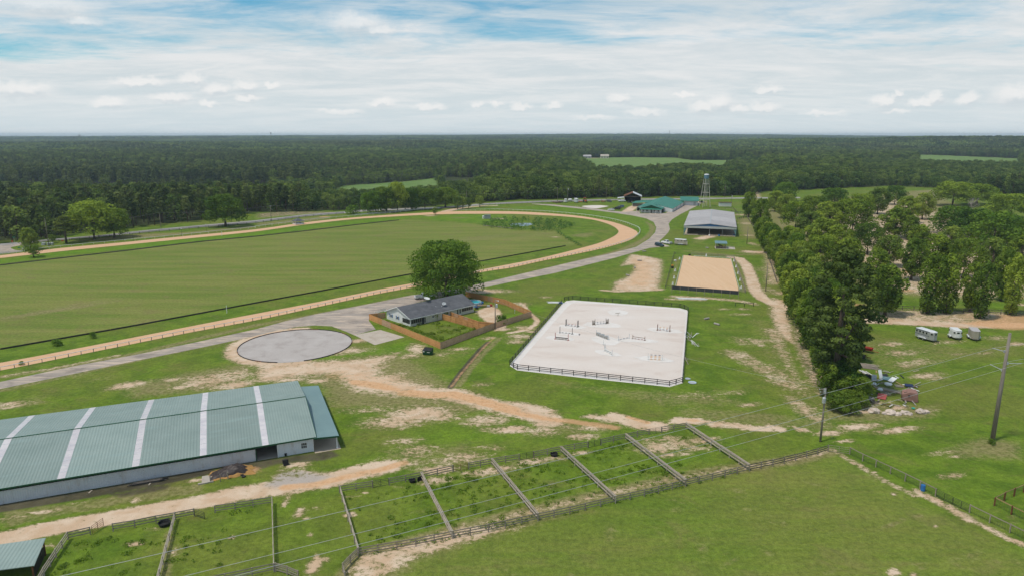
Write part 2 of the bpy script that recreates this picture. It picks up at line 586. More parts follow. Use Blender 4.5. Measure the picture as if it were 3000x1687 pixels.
def ribbon(name, left, right, z, m, n=160, kind='structure', cols=1):
    l, r = resample(left, n), resample(right, n)
    vs, fs = [], []
    for a, b in zip(l, r):
        for k in range(cols + 1):
            p = a.lerp(b, k / cols)
            vs.append((p.x, p.y, z))
    c1 = cols + 1
    for i in range(n - 1):
        for k in range(cols):
            fs.append((i * c1 + k, i * c1 + k + 1, (i + 1) * c1 + k + 1, (i + 1) * c1 + k))
    me = MB().add(vs, fs).mesh(name, m)
    if me.polygons[0].normal.z < 0:
        me.flip_normals()
    uv = me.attributes.new('across', 'FLOAT', 'POINT')
    uv.data.foreach_set('value', [k / cols for i in range(n) for k in range(cols + 1)])
    o = obj(name, me)
    if kind:
        o['kind'] = kind
    return o
# ------------------------------------------------------------------ terrain and ground cover
def sst(a, b, x):
    t = np.clip((x - a) / (b - a), 0, 1)
    return t * t * (3 - 2 * t)
def wobble(x, y, s, seed=0.):
    return (np.sin(x / s + 1.3 * np.sin(y / s * .7 + seed)) * np.cos(y / s * 1.1 + 1.7 * np.sin(x / s * .6 + seed * 2)))
def terrain(x, y):
    x, y = np.asarray(x, float), np.asarray(y, float)
    far = sst(900, 2200, y)
    z = -17. * sst(475, 800, y) * sst(20, -200, x) * (1 - .75 * sst(1000, 1500, y)) * (1 - sst(1600, 3800, y))
    z = z + far * (3. * wobble(x, y, 420., 1.) + 2. * wobble(x, y, 190., 2.6))
    z = z + sst(1700, 2600, y) * (9. * np.exp(-((y - 2700 - .12 * x) / 330) ** 2) + 11. * np.exp(-((y - 4100 + .2 * x) / 480) ** 2) * sst(1500, -600, x)) + sst(2900, 8600, y) * (-2. + 30. * np.exp(-((x / np.maximum(y, 1.) - .08) / .40) ** 2)) + sst(2500, 6000, y) * 5. * wobble(x, y * .6, 1100., .4) + sst(5500, 8000, y) * 5. * wobble(x, y * .3, 2300., 1.4)
    z = z + 26. * np.exp(-((x - 1950) / 800) ** 2 - ((y - 2600) / 560) ** 2)
    z = z + 7. * np.exp(-((x + 200) / 900) ** 2 - ((y - 3300) / 500) ** 2)
    return z
T = lambda x, y: float(terrain(x, y))

rows = list(np.geomspace(42, 690, 500)) + list(np.geomspace(690, 12000, 110))[1:]
cols = list(np.linspace(-2.2, -.9, 14))[:-1] + list(np.linspace(-.9, .9, 600)) + list(np.linspace(.9, 2.2, 14))[1:]
RY, CXs = np.meshgrid(np.array(rows), np.array(cols), indexing='ij')
GX, GY = (CXs * RY).ravel(), RY.ravel()
GZ = terrain(GX, GY)
NV = len(GX)
CH = {k: np.zeros(NV, np.float32) for k in ('sand', 'clay', 'dry', 'dark', 'lush', 'field', 'meadow', 'grey')}
def _sel(xs, ys, pad):
    return np.nonzero((GX > min(xs) - pad) & (GX < max(xs) + pad) & (GY > min(ys) - pad) & (GY < max(ys) + pad))[0]
def _put(ch, idx, val):
    CH[ch][idx] = np.maximum(CH[ch][idx], val)
def segd(px, py, a, b):
    dx, dy = b[0] - a[0], b[1] - a[1]
    L = dx * dx + dy * dy + 1e-9
    t = np.clip(((px - a[0]) * dx + (py - a[1]) * dy) / L, 0, 1)
    return np.hypot(px - a[0] - t * dx, py - a[1] - t * dy)
def stroke(ch, pts, wd, soft=1.2, k=1.):
    xs, ys = [p[0] for p in pts], [p[1] for p in pts]
    i = _sel(xs, ys, wd + soft)
    d = np.full(len(i), 1e9)
    for a, b in zip(pts, pts[1:]):
        d = np.minimum(d, segd(GX[i], GY[i], a, b))
    _put(ch, i, k * (1 - sst(wd / 2 - soft * .5, wd / 2 + soft, d)))
def inside(px, py, pts):
    c = np.zeros(len(px), bool)
    n = len(pts)
    for j in range(n):
        a, b = pts[j], pts[(j + 1) % n]
        cr = (a[1] > py) != (b[1] > py)
        xi = (b[0] - a[0]) * (py - a[1]) / ((b[1] - a[1]) or 1e-9) + a[0]
        c ^= cr & (px < xi)
    return c
def area(ch, pts, soft=1.5, k=1.):
    xs, ys = [p[0] for p in pts], [p[1] for p in pts]
    i = _sel(xs, ys, soft * 1.5)
    px, py = GX[i], GY[i]
    d = np.full(len(i), 1e9)
    for a, b in zip(pts, pts[1:] + pts[:1]):
        d = np.minimum(d, segd(px, py, a, b))
    d = np.where(inside(px, py, pts), -d, d)
    _put(ch, i, k * (1 - sst(-soft, soft, d)))
def blob(ch, c, rx, ry=None, k=1., rot=0.):
    ry = ry or rx
    i = _sel([c[0]], [c[1]], max(rx, ry) * 1.6)
    x, y = GX[i] - c[0], GY[i] - c[1]
    u, v = x * math.cos(rot) + y * math.sin(rot), -x * math.sin(rot) + y * math.cos(rot)
    _put(ch, i, k * (1 - sst(.0, 1.45, np.hypot(u / rx, v / ry))))

PENR0 = ((P(860, 964).y - P(860, 1063).y) / 2 + (P(702, 1012) - P(1022, 1000)).length / 2) / 2
PENC0 = ((P(702, 1012).x + P(1022, 1000).x) / 2 + .6, (P(860, 1063).y + P(860, 964).y) / 2)
# --- outlines that are used more than once
polo = (B1((-700, 985), (0, 835), (1300, 607), (2576, 370)) + B2((1560, 80)) + A2((2190, 1340), (2576, 1270)) + A3((540, 1172), (650, 1158), (560, 1090), (480, 1040), (430, 1012), (0, 1010))
        + A2((2280, 965), (2200, 950), (1800, 920), (1500, 905), (1440, 912), (1000, 960), (500, 1020)) + A1((2576, 1075), (2000, 1130), (1300, 1215), (600, 1295), (0, 1365), (-500, 1420)))
area('field', polo, .4)
# far meadows
for pts, kk in ((PX((968, 520), (1000, 508), (1140, 501), (1284, 500), (1286, 516), (1290, 536), (1285, 560), (1180, 566), (985, 562)), 1.),
                (PX((1700, 472), (1705, 462), (1850, 460), (1980, 463), (2030, 470), (2165, 470), (2160, 478), (2110, 503), (1990, 498), (1870, 508), (1750, 508)), 1.),
                (PX((2677, 456), (2700, 453), (2990, 463), (2990, 490), (2840, 487), (2690, 484)), 1.),
                (PX((1520, 413), (1570, 411.5), (1640, 412.5), (1630, 415), (1530, 416)), .8),
                (PX((2690, 560), (2760, 556), (2790, 590), (2740, 600)), .5)):
    area('meadow', pts, 6., kk)
area('dry', PX((1290, 500), (1440, 520), (1500, 528), (1460, 545), (1300, 540)), 8., .9)
blob('sand', P(1735, 463), 26, 14, .8)
stroke('clay', PX((1215, 528), (1290, 523), (1330, 519)), 6, 4, .9)
area('dry', PX((2660, 560), (2740, 556), (2770, 580), (2720, 600), (2680, 590)), 5., .8)

# --- verges of the race track
stroke('lush', A1((0, 1330), (600, 1250), (1300, 1180), (1900, 1115), (2576, 1050)) + A2((500, 985), (1000, 930), (1500, 885)), 9, 4, .8)
area('lush', A2((1500, 880), (2100, 855), (2576, 860), (2576, 930), (2200, 940), (1800, 905)), 4, .7)
area('lush', A3((0, 770), (500, 775), (1000, 830), (1300, 880), (1410, 960), (1430, 1030), (1350, 1100), (1290, 1110), (1300, 1020), (1100, 930), (700, 860), (300, 820), (0, 800)), 4, .55)
area('dry', A3((560, 1060), (800, 1030), (860, 1050), (760, 1090), (600, 1080)), 6, .8)
area('dry', A1((700, 1130), (1300, 1060), (1900, 1030), (2576, 965), (2576, 985), (1700, 1070), (900, 1130)), 5, .95)
area('dry', A2((0, 940), (700, 870), (760, 880), (740, 900), (300, 950), (0, 975)), 4, .8)
blob('clay', A2((690, 878))[0], 7, 5, .8)
area('dark', A2((0, 845), (300, 820), (900, 828), (500, 850), (0, 895)), 4, .55)
area('sand', A2((0, 845), (300, 822), (900, 830), (500, 852), (0, 895)), 4, .42)
stroke('dry', A3((200, 1443), (600, 1340), (1000, 1240), (1240, 1160), (1390, 1060), (1420, 985), (1380, 945)), 2.4, 1.5, .85)
stroke('dry', A3((1160, 1180), (1330, 1100), (1400, 1020), (1395, 965), (1350, 930)), 2.2, 1.5, .7)
stroke('sand', A2((1990, 800), (2250, 770), (2420, 765)), 3.5, 1.5, .9)
stroke('sand', A2((1900, 825), (2010, 800)), 6, 2, .9)
blob('sand', A2((1750, 868))[0], 6, 5, .7)
blob('sand', A2((2440, 897))[0], 6, 5, .75)
for p, r_ in (((2050, 888), 6), ((1290, 700), 5)):
    blob('dry', A2(p)[0], r_ * 2, r_, .7)
for p, q in (((80, 1112), (330, 1107)), ((340, 1080), (540, 1060))):
    stroke('dry', A3(p, q), 3, 3, .0)

# --- polo field wear
rf = random.Random(3)
fd = heading(P(0, 1022), P(750, 888))
for a, b, rx, ry, kk in ((150, 910, 26, 4, .85), (230, 890, 18, 3, .6), (640, 800, 20, 5, .45), (500, 760, 40, 4, .35), (820, 722, 36, 4, .5), (700, 700, 26, 5, .4), (1100, 690, 50, 8, .45), (1400, 700, 60, 12, .55), (1560, 690, 40, 12, .5), (950, 740, 22, 4, .5), (300, 830, 40, 5, .3), (1180, 730, 30, 4, .4), (450, 870, 26, 3, .3)):
    blob('dry', P(a, b), rx, ry, kk, fd)
blob('sand', P(1628, 695), 4, 3, .6)

# --- asphalt verge wear, lot edges
stroke('dry', B1((0, 1110), (600, 1020), (1400, 870), (2100, 700), (2576, 590)) + B2((500, 505), (1000, 410), (1500, 310)), 2.6, 1.5, .8)
stroke('sand', B1((0, 1110), (180, 1075), (500, 1030), (1200, 890)), 1.2, .9, .6)
stroke('dry', B1((0, 1250), (700, 1100), (1500, 920), (2100, 790), (2576, 705)), 1.6, 1., .75)
blob('sand', P(1400, 853), 15, 4.5, .85)
blob('sand', P(1440, 850), 8, 3, .55)
blob('sand', P(2009, 640), 3, 2, .0)

# --- bare ground between barn, round pen and house
area('sand', B2((0, 985), (600, 945), (1100, 925), (1440, 862), (1400, 905), (1230, 1010), (1330, 1000), (1260, 1085), (1500, 1060), (1480, 1130), (1700, 1180), (1940, 1230), (2100, 1270), (2350, 1330), (2576, 1410), (2576, 1443), (2200, 1410), (1900, 1350), (1500, 1310), (1000, 1260), (850, 1170), (800, 1085), (500, 1105), (0, 1150)), 4., .86)
area('sand', B1((1900, 1110), (2300, 1040), (2576, 1000), (2576, 1120), (2200, 1200), (1900, 1230), (1700, 1220)), 4., .62)
area('dry', B1((1300, 1180), (1900, 1050), (2576, 960), (2576, 1160), (2000, 1280), (1300, 1330), (1200, 1260)), 4., .8)
for a, b, rx, ry, kk in ((1290, 1195, 5, 3, .8), (1740, 1140, 3, 2, .7), (1000, 1130, 6, 3, .5), (800, 1100, 5, 2.4, .55), (300, 1330, 8, 3, .5), (60, 1385, 4, 2, .7), (130, 1405, 6, 2, .6), (2100, 810, 6, 3, .5), (2340, 1195, 6, 3, .85), (1500, 1250, 10, 3, .4), (1900, 1200, 5, 2, .7)):
    blob('sand' if kk > .55 else 'dry', B1((a, b))[0], rx, ry, kk, .5)
area('clay', B2((900, 1130), (1080, 1140), (1300, 1170), (1440, 1220), (1480, 1265), (1200, 1230), (960, 1190)), 1.6, .95)
stroke('clay', B2((1500, 1270), (1750, 1290), (2000, 1290), (2250, 1350), (2576, 1440)), 3., 1.8, .85)
for a, b, rx, ry, kk in ((1620, 830, 3.5, 6, .75), (1000, 748, 5, 2.6, .75), (900, 850, 9, 4, .7), (1540, 900, 4, 3, .6), (2050, 830, 5, 2, .6), (2330, 720, 3, 2, .6), (1880, 880, 4, 2, .5), (150, 1130, 5, 2.5, .8), (620, 1150, 3.5, 2, .85), (330, 1140, 6, 2, .7), (2300, 260, 8, 3, .0), (2480, 635, 3.5, 1.5, .9)):
    blob('sand', B2((a, b))[0], rx, ry, kk, .3)
area('dry', B2((1150, 820), (1700, 790), (2000, 850), (2400, 700), (2300, 850), (1900, 1000), (1500, 1000), (1200, 900)), 4, .45)
stroke('dark', B2((1955, 1215), (2050, 1080), (2150, 960), (2260, 830), (2340, 760)), 1.2, .6, .98)
stroke('clay', B2((1965, 1210), (2065, 1075), (2165, 960), (2275, 830), (2390, 720)), .7, .6, .6)
stroke('dry', B2((2040, 1200), (2140, 1050), (2280, 880), (2450, 720)), 1.5, 1., .8)
area('lush', B2((620, 930), (1300, 800), (1560, 740), (1560, 850), (1320, 960), (1300, 900), (1100, 900), (700, 945)), 3., .75)
area('lush', B2((1270, 1080), (1340, 1000), (1500, 990), (1800, 990), (1900, 1100), (1700, 1160), (1500, 1120)), 5, .5)
area('dry', B2((-100, 960), (700, 930), (1450, 850), (1700, 1000), (2000, 1180), (2576, 1380), (2576, 1443), (700, 1443), (600, 1200), (-100, 1160)), 5., .85)
stroke('clay', B2((800, 1080), (1000, 1110), (1250, 1160), (1500, 1240)), 6., 3., .45)
for k in range(28):
    a_ = R(100 + k * 7.2)
    blob('sand', (PENC0[0] + (PENR0 + 1.1) * math.cos(a_), PENC0[1] + (PENR0 + 1.1) * math.sin(a_)), 2.8, 2.4, .95)
# house yards
area('dark', B2((1270, 540), (1850, 560), (2200, 620), (1860, 760), (1500, 640)), 2, .35)
area('sand', PX((1392, 912), (1440, 893), (1462, 905), (1478, 935), (1482, 962), (1450, 968), (1420, 940)), 1.4, .92)
blob('lush', P(1378, 935), 4, 3, .8)
blob('lush', P(1495, 925), 4, 3, .6)
# tyre-worn green lane beside the fence corner
stroke('sand', PX((1530, 890), (1552, 918), (1575, 938), (1568, 950), (1545, 965), (1490, 975)), 1.3, .8, .85)
blob('lush', P(1568, 905), 4, 6, .9)
for p, r_ in (((1535, 960), 3), ((1525, 985), 3.5), ((1510, 1000), 2.5), ((1560, 970), 2), ((1520, 890), 3.4), ((1600, 870), 2)):
    blob('sand', P(*p), r_ * 1.5, r_, .62)

# --- ground in front of the paddocks
stroke('sand', C3((-300, 200), (0, 260), (300, 300), (560, 310), (800, 390), (1100, 470), (1450, 545), (1750, 640)), 5., 2.6, .85)
stroke('clay', C3((0, 290), (250, 330), (540, 310), (760, 360), (960, 430)), 2.4, 1.6, .95)
stroke('clay', C3((1100, 500), (1400, 560), (1700, 620), (2000, 650), (2300, 690), (2557, 730)), 1.8, 1.4, .8)
area('sand', C3((1200, 405), (1330, 405), (1620, 455), (1830, 520), (1700, 570), (1450, 520), (1300, 460)), 1.6, .92)
area('sand', C3((2150, 600), (2250, 565), (2557, 580), (2700, 600), (2900, 660), (2700, 690), (2450, 650)), 1.6, .92)
for a, b, rx, ry, kk in ((120, 560, 9, 5, .85), (350, 600, 7, 3, .65), (950, 640, 6, 3.5, .7), (1270, 755, 5, 2.2, .85), (1000, 760, 3, 1.5, .5), (1650, 760, 5, 3.5, .62), (1250, 790, 4, 1.2, .5), (2170, 840, 4, 1.6, .75), (350, 1260, 5, 2, .75), (600, 1120, 8, 3, .6), (100, 1010, 5, 3, .55), (950, 985, 4, 1.6, .45), (2300, 730, 6, 2, .7), (900, 190, 3, 1.5, .5), (350, 100, 0.1, .1, 0), (-80, 900, 5, 2.5, .5), (-200, 660, 8, 4, .7), (-500, 500, 7, 3, .5), (-150, 1180, 7, 3, .6)):
    if kk:
        blob('sand', C3((a, b))[0], rx, ry, kk, .1)
area('dry', C3((-300, 380), (560, 380), (1100, 520), (1800, 660), (2557, 660), (2500, 800), (1900, 800), (1500, 640), (1000, 560), (700, 560), (400, 640), (-300, 660)), 3.5, .8)
area('dry', C3((-400, 1000), (0, 960), (700, 900), (1200, 1000), (700, 1130), (200, 1200), (-400, 1300)), 3.5, .62)
area('dry', C4((-1100, 60), (-200, 220), (700, 260), (1300, 300), (1900, 450), (1400, 480), (600, 480), (0, 350), (-900, 170)), 4, .60)
area('lush', C3((-50, 780), (700, 640), (900, 760), (1700, 900), (1000, 960), (0, 950)), 5, .55)
area('sand', C4((680, 640), (760, 600), (1100, 610), (1280, 680), (1000, 690), (690, 680)), 1.2, .95)
area('clay', C4((760, 625), (1000, 615), (1200, 660), (1000, 668)), 1., .75)
stroke('sand', C4((-1, 600), (150, 640), (300, 690), (560, 715)), 3.4, 1.6, .9)
stroke('clay', C4((170, 600), (420, 670)), 1., .7, .9)
stroke('sand', C4((1250, 690), (1500, 705), (1750, 740), (2050, 745)), 2., 1.4, .88)
area('sand', C4((1800, 740), (1930, 680), (2090, 740), (1980, 765)), 1., .9)
area('sand', C4((2180, 700), (2400, 740), (2500, 790), (2300, 785)), 1., .85)
stroke('dry', C4((1000, 560), (1500, 600), (2000, 640), (2557, 700)), 6, 3, .62)
area('sand', C4((2120, 320), (2250, 340), (2500, 480), (2700, 680), (2500, 680), (2250, 520)), 3, .66)
stroke('sand', C4((1500, -200), (1750, -60), (2000, 60), (2200, 200)), 5, 3, .5)
for a, b, rx, ry, kk in ((650, 430 + 530, 8, 2.6, .72), (700, 890, 3, 3, .6), (560, 1000, 5, 2, .7), (1050, 890, 6, 2, .6), (1040, 990, 4, 1.6, .55), (690, 1075, 3, 1.2, .62), (850, 1050, 3, 1.2, .5), (400, 880, 4, 2, .42), (1680, 440, 4, 1.6, .55), (1000, 330, 8, 3, .40), (1450, 300, 6, 2, .4), (2500, 160, 5, 3, .5), (2070, 150, 4, 3, .6)):
    blob('sand', C4((a, b))[0], rx, ry, kk, .2)
# paddock worn gateways
for a, b, rx, ry, kk in ((330, 1390, 4, 1.6, .7), (700, 1310, 3, 1.2, .5), (940, 1290, 4, 1.6, .75), (1150, 1240, 5, 1.6, .6), (1550, 1150, 5, 1.6, .7), (1830, 1110, 3, 1.4, .6), (2150, 1045, 3, 1, .6)):
    blob('sand', C3((a, b))[0], rx, ry, kk, .25)

# --- dirt track along the barn and below it
trk = D1((-900, 1230), (0, 985), (700, 830), (1300, 730), (1900, 620), (2576, 500)) + D2((300, 430), (700, 370), (1100, 300), (1500, 250), (1900, 140), (2300, 60)) + C3((-100, 1000),)
stroke('sand', trk[:7], 3.6, 1., .97)
stroke('sand', trk[6:12], 4., 1.6, .9)
stroke('clay', D2((1000, 330), (1400, 290), (1800, 190), (2200, 110), (2500, 20)), 1.6, 1., .75)
area('grey', D2((940, 120), (1200, 110), (1600, 190), (1350, 290), (900, 330), (760, 310)), 1., .9)
area('sand', D2((930, 110), (1250, 90), (1700, 190), (1350, 310), (900, 340), (740, 330)), 1.4, .7)
stroke('dark', D1((-400, 660), (0, 590), (1000, 430), (1700, 300), (2100, 230), (2576, 130)), 2.4, 1.2, .95)
area('dark', D1((1300, 420), (1900, 300), (2200, 270), (2100, 370), (1500, 470)), 1., .7)
area('dark', C2((-30, 1140), (700, 1130), (1600, 1000), (1720, 1080), (1500, 1150), (900, 1200), (600, 1290), (100, 1260)), 1., .72)
area('dry', D1((0, 620), (1000, 500), (1900, 330), (2576, 260), (2576, 400), (1500, 560), (600, 720), (0, 870)), 1.2, .72)
for a, b, rx, ry, kk in ((500, 640, 3, .8, .7), (1700, 490, 1.2, 1., .7), (2450, 240, 2, .7, .8), (1000, 520, 2, .6, .5), (200, 700, 3, .8, .5)):
    blob('sand', D1((a, b))[0], rx, ry, kk, .3)
for a, b, rx, ry, kk in ((1430, 1120, 3, 1, .0), (1150, 40, 3, 1.2, .8), (1480, 130, 2, 1., .0)):
    blob('sand', D2((a, b))[0], rx, ry, kk, .3)
blob('clay', C2((560, 1260))[0], 2.4, 1.8, .85)
blob('sand', C2((1150, 1200))[0], 2.6, .8, .85)
for p, rx, ry, kk in (((1190, 640), 1., 1.7, .85), ((1280, 716), .8, .4, .85), ((1020, 500), .7, 2.6, .6), ((1400, 590), 1.2, .5, .6), ((1330, 930), .5, .8, .6), ((1380, 1310), 1.1, 2.6, .85), ((1490, 1240), 1.4, .7, .7), ((340, 960), .7, .6, .7), ((1830, 670), 1.3, .9, .75), ((1830, 440), 1.8, .5, .55), ((2000, 400), 1.2, .4, .6), ((2430, 320), 1.2, .4, .6)):
    blob('sand', D2(p)[0], rx, ry, kk)
for p, rx, ry, kk in (((1680, 1040), 1.6, .8, .75), ((1950, 850), 2, .7, .45), ((2200, 1130), 1.2, 1.6, .5), ((650, 1060), 2.2, .6, .5)):
    blob('sand', D1(p)[0], rx, ry, kk)
stroke('dry', D1((2130, 900), (2080, 1443)), 1.1, .8, .7)

# --- big pasture in the foreground
area('field', PX((1005, 1720), (1055, 1620), (1320, 1545), (1760, 1440), (2060, 1385), (2330, 1335), (2440, 1330), (2600, 1420), (2800, 1530), (3050, 1640), (3100, 1800), (900, 1800)), .6, .45)
stroke('sand', PX((1015, 1690), (1060, 1630), (1250, 1575), (1500, 1510), (1760, 1450), (2000, 1395), (2330, 1345), (2430, 1322)), 1.0, 1.0, .5)
stroke('dry', PX((1015, 1690), (1060, 1630), (1250, 1575), (1500, 1510), (1760, 1450), (2000, 1395), (2330, 1345), (2430, 1322)), 2.6, 1.6, .9)
area('sand', PX((1010, 1700), (1050, 1625), (1300, 1560), (1390, 1530), (1540, 1545), (1400, 1580), (1250, 1625), (1120, 1687), (1080, 1710)), 1.4, .70)
area('dry', PX((1050, 1690), (1200, 1600), (1500, 1520), (1700, 1500), (1500, 1560), (1250, 1640), (1150, 1720)), 1.6, .7)
stroke('sand', PX((2440, 1318), (2520, 1365), (2600, 1412), (2680, 1450)), 1.1, .9, .55)
stroke('sand', PX((2690, 1440), (2780, 1485), (2845, 1522)), 1.5, .9, .68)
stroke('sand', PX((2845, 1520), (2930, 1565), (3010, 1600), (3100, 1640)), 1., .9, .72)
for a, b, rx, ry, kk in ((950, 780, 3.6, .7, .5), (1220, 690, 2., .7, .5), (940, 410, .8, .5, .75), (690, 140, .8, .5, .8), (1460, 820, .8, .4, .6), (940, 1400, 1.2, .9, .7), (1180, 1430, .8, .5, .7), (1930, 1190, 2.5, 1.2, .4), (70, 430, 1., .5, .4)):
    blob('sand' if kk > .55 else 'dry', D5((a, b))[0], rx, ry, kk + .2, .5)
rp = random.Random(11)
for i in range(70):
    x, y = rp.uniform(1050, 3000), rp.uniform(1400, 1687)
    blob('dry', P(x, y), rp.uniform(1, 4), rp.uniform(.5, 1.6), rp.uniform(.25, .55), rp.uniform(0, 3))
# --- right-hand meadow, junk corner, trailers
for a, b, rx, ry, kk in ((480, 720, 6, 2., .8), (1000, 760, 6, 1.6, .78), (1300, 90, 5, 1.5, .75), (1450, 110, 4, 1.4, .6), (150, 800, 4, 1.4, .85), (600, 530, 4, 1.4, .85), (1000, 480, 2.2, 1.2, .9), (1340, 530, 3, .9, .6), (320, 900, 2.4, .8, .7), (1500, 1050, 4, 1.1, .5), (1700, 1090, 3, .8, .5), (1680, 1330, 3, 1.2, .6), (200, 170, 8, 3, .45), (700, 430, 6, 2, .5)):
    blob('sand', C5((a, b))[0], rx, ry, kk, .25)
area('dry', C5((1500, 1000), (2000, 850), (2557, 900), (2557, 1150), (2000, 1130), (1500, 1100)), 3, .8)
area('dry', C5((0, 380), (700, 430), (1500, 450), (1500, 600), (900, 680), (0, 640)), 2.5, .8)
area('dark', C5((0, 300), (600, 350), (1300, 420), (1400, 560), (700, 600), (0, 480)), 2.5, .30)
blob('dry', C5((2200, 950))[0], 3, 2, .9)
for a, b, rx, ry, kk in ((1350, 870, 8, 4, .55), (1500, 960, 9, 3, .55), (1250, 780, 5, 2.4, .7), (1800, 760, 8, 2.5, .5), (1600, 1090, 6, 2, .6), (1700, 1120, 4, 1.6, .6), (2300, 720, 6, 3, .5), (2500, 780, 4, 2, .75), (1400, 1000, 4, 2, .55), (1900, 880, 4, 1.5, .5), (1300, 1420, 2, 1, .8), (1060, 830, 3, 2, .45), (2200, 870, 4, 1.4, .5)):
    blob('sand', B4((a, b))[0], rx, ry, kk, .25)
area('dry', B4((800, 700), (1300, 720), (2000, 800), (2576, 700), (2576, 900), (1900, 950), (1500, 1100), (900, 1000)), 4, .5)
stroke('sand', B4((780, 520), (1000, 545), (1400, 560), (1900, 590), (2300, 590), (2700, 590)), 5., 1.8, .95)
area('clay', B4((1900, 570), (2250, 520), (2300, 480), (2576, 480), (2900, 500), (2900, 640), (2400, 640)), 2.5, .85)
area('sand', B4((1000, 440), (1500, 430), (2200, 450), (2576, 460), (2576, 600), (1900, 620), (1000, 560)), 4, .62)
# orchard floor
area('dry', A4((-100, 800), (500, 700), (1200, 640), (1700, 600), (1850, 720), (2700, 1100), (2900, 1700), (1000, 1650), (300, 1300)), 8, .85)
area('sand', A4((300, 950), (1000, 720), (1500, 680), (2000, 1000), (2600, 1200), (2700, 1700), (1700, 1700), (1000, 1600), (500, 1200)), 10, .62)
ro = random.Random(5)
for i in range(60):
    p = A4((ro.uniform(200, 2600), ro.uniform(720, 1780)))[0]
    blob(ro.choice(['sand', 'sand', 'clay', 'lush']), p, ro.uniform(4, 10), ro.uniform(2, 5), ro.uniform(.6, .9))
blob('clay', A4((1560, 900))[0], 12, 10, .95)
blob('clay', A4((1020, 1400))[0], 6, 6, .9)
blob('meadow', A4((2560, 1420))[0], 14, 30, .6)
# --- the hedge side: sandy strip, leaf litter
stroke('sand', PX((2215, 560), (2235, 640), (2250, 700), (2262, 760), (2265, 830)), 5, 4, .55)
area('sand', PX((2262, 870), (2300, 880), (2320, 960), (2330, 1010), (2280, 980), (2255, 920)), 2.5, .82)
area('sand', PX((2230, 960), (2290, 960), (2330, 1080), (2390, 1180), (2340, 1150), (2290, 1060)), 3, .58)
area('dark', PX((2310, 880), (2345, 960), (2390, 1060), (2440, 1130), (2400, 1170), (2350, 1090), (2320, 1000)), 2.5, .60)
area('sand', PX((2310, 880), (2345, 960), (2390, 1060), (2440, 1130), (2400, 1170), (2350, 1090), (2320, 1000)), 2.5, .50)
area('dry', PX((2180, 930), (2300, 930), (2380, 1180), (2300, 1200), (2220, 1060)), 4, .5)
for p, rx, ry, kk in (((2215, 1000), 3, 5, .6), ((2180, 1000), 4, 6, .45), ((2170, 920), 5, 2, .5), ((2125, 905), 5, 2, .4), ((2180, 905), 2.5, 1.2, .8), ((2250, 995), 3, 2, .6), ((2230, 1010), 2, 2, .6)):
    blob('sand', P(*p), rx, ry, kk)
# --- dressage arena surroundings
stroke('sand', PX((2140, 753), (2165, 757), (2185, 775), (2198, 805), (2212, 850), (2235, 875), (2275, 893), (2320, 906)), 4., 1.4, .9)
area('sand', PX((1848, 745), (1900, 752), (1938, 760), (1940, 790), (1930, 850), (1860, 853), (1795, 850), (1800, 825), (1830, 815), (1860, 790), (1855, 775), (1820, 780)), 3., .85)
area('clay', PX((1840, 760), (1900, 762), (1925, 800), (1915, 840), (1850, 842), (1815, 835), (1850, 800)), 4., .55)
stroke('sand', PX((1765, 850), (1800, 853), (1860, 852), (1940, 848)), 1.8, 1., .8)
area('dry', PX((1975, 760), (1995, 750), (1975, 850), (1960, 850)), 1.5, .7)
area('dry', PX((2145, 757), (2160, 760), (2195, 850), (2175, 860)), 1.5, .85)
stroke('sand', PX((1975, 868), (2060, 872), (2160, 880), (2210, 890)), 2.6, 1.5, .62)
stroke('sand', PX((1955, 875), (2010, 877), (2060, 878)), 2., 1.2, .6)
stroke('dry', PX((2010, 736), (2080, 742), (2150, 748), (2240, 745)), 3, 2, .75)
stroke('sand', PX((2190, 737), (2240, 740)), 5, 2, .75)
stroke('sand', PX((2050, 700), (2080, 693)), 5, 3, .85)
stroke('dry', PX((2040, 710), (2060, 703)), 4, 3, .6)
area('dry', PX((2160, 640), (2200, 640), (2230, 700), (2190, 700), (2165, 680)), 5, .85)
for p, rx, ry, kk in (((2190, 655), 8, 8, .6), ((2195, 690), 6, 5, .6), ((2205, 715), 3, 8, .6), ((2215, 740), 10, 5, .7), ((2175, 630), 10, 8, .6), ((2130, 612), 12, 4, .4), ((2240, 790), 6, 8, .45), ((2250, 850), 5, 6, .5)):
    blob('sand', P(*p), rx, ry, kk)
# far yard
blob('sand', A3((680, 770))[0], 14, 6, .35)
stroke('sand', A3((1150, 830), (1220, 780), (1300, 755), (1400, 738)), 6, 2, .95)
stroke('sand', A3((1700, 760), (1900, 735)), 5, 3, .5)
stroke('sand', A3((1830, 725), (1900, 728)), 8, 4, .8)
area('dry', A3((1180, 730), (1400, 725), (1400, 740), (1200, 745)), 3, .6)
for p in ((60, 715), (400, 760), (850, 715)):
    blob('dry', A3(p)[0], 10, 6, .4)
# forest floor beyond the trees' edge
BND = [(p[0] / p[1], p[1]) for p in PX((-1200, 860), (-300, 770), (0, 716), (160, 700), (400, 668), (560, 654), (690, 632), (750, 626), (900, 622), (1010, 619), (1060, 617), (1230, 611), (1330, 599), (1500, 588), (1700, 583), (1800, 580), (1960, 578), (2190, 575), (2240, 562), (2400, 556), (2620, 546), (2800, 556), (3000, 580), (3400, 620), (4500, 640))]
BA, BY = np.array([b[0] for b in BND]), np.array([b[1] for b in BND])
def edge_y(a):
    return np.interp(a, BA, BY)
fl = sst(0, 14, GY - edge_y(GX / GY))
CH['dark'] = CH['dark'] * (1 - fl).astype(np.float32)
CH['woods'] = (fl * (1 - CH['meadow'])).astype(np.float32)

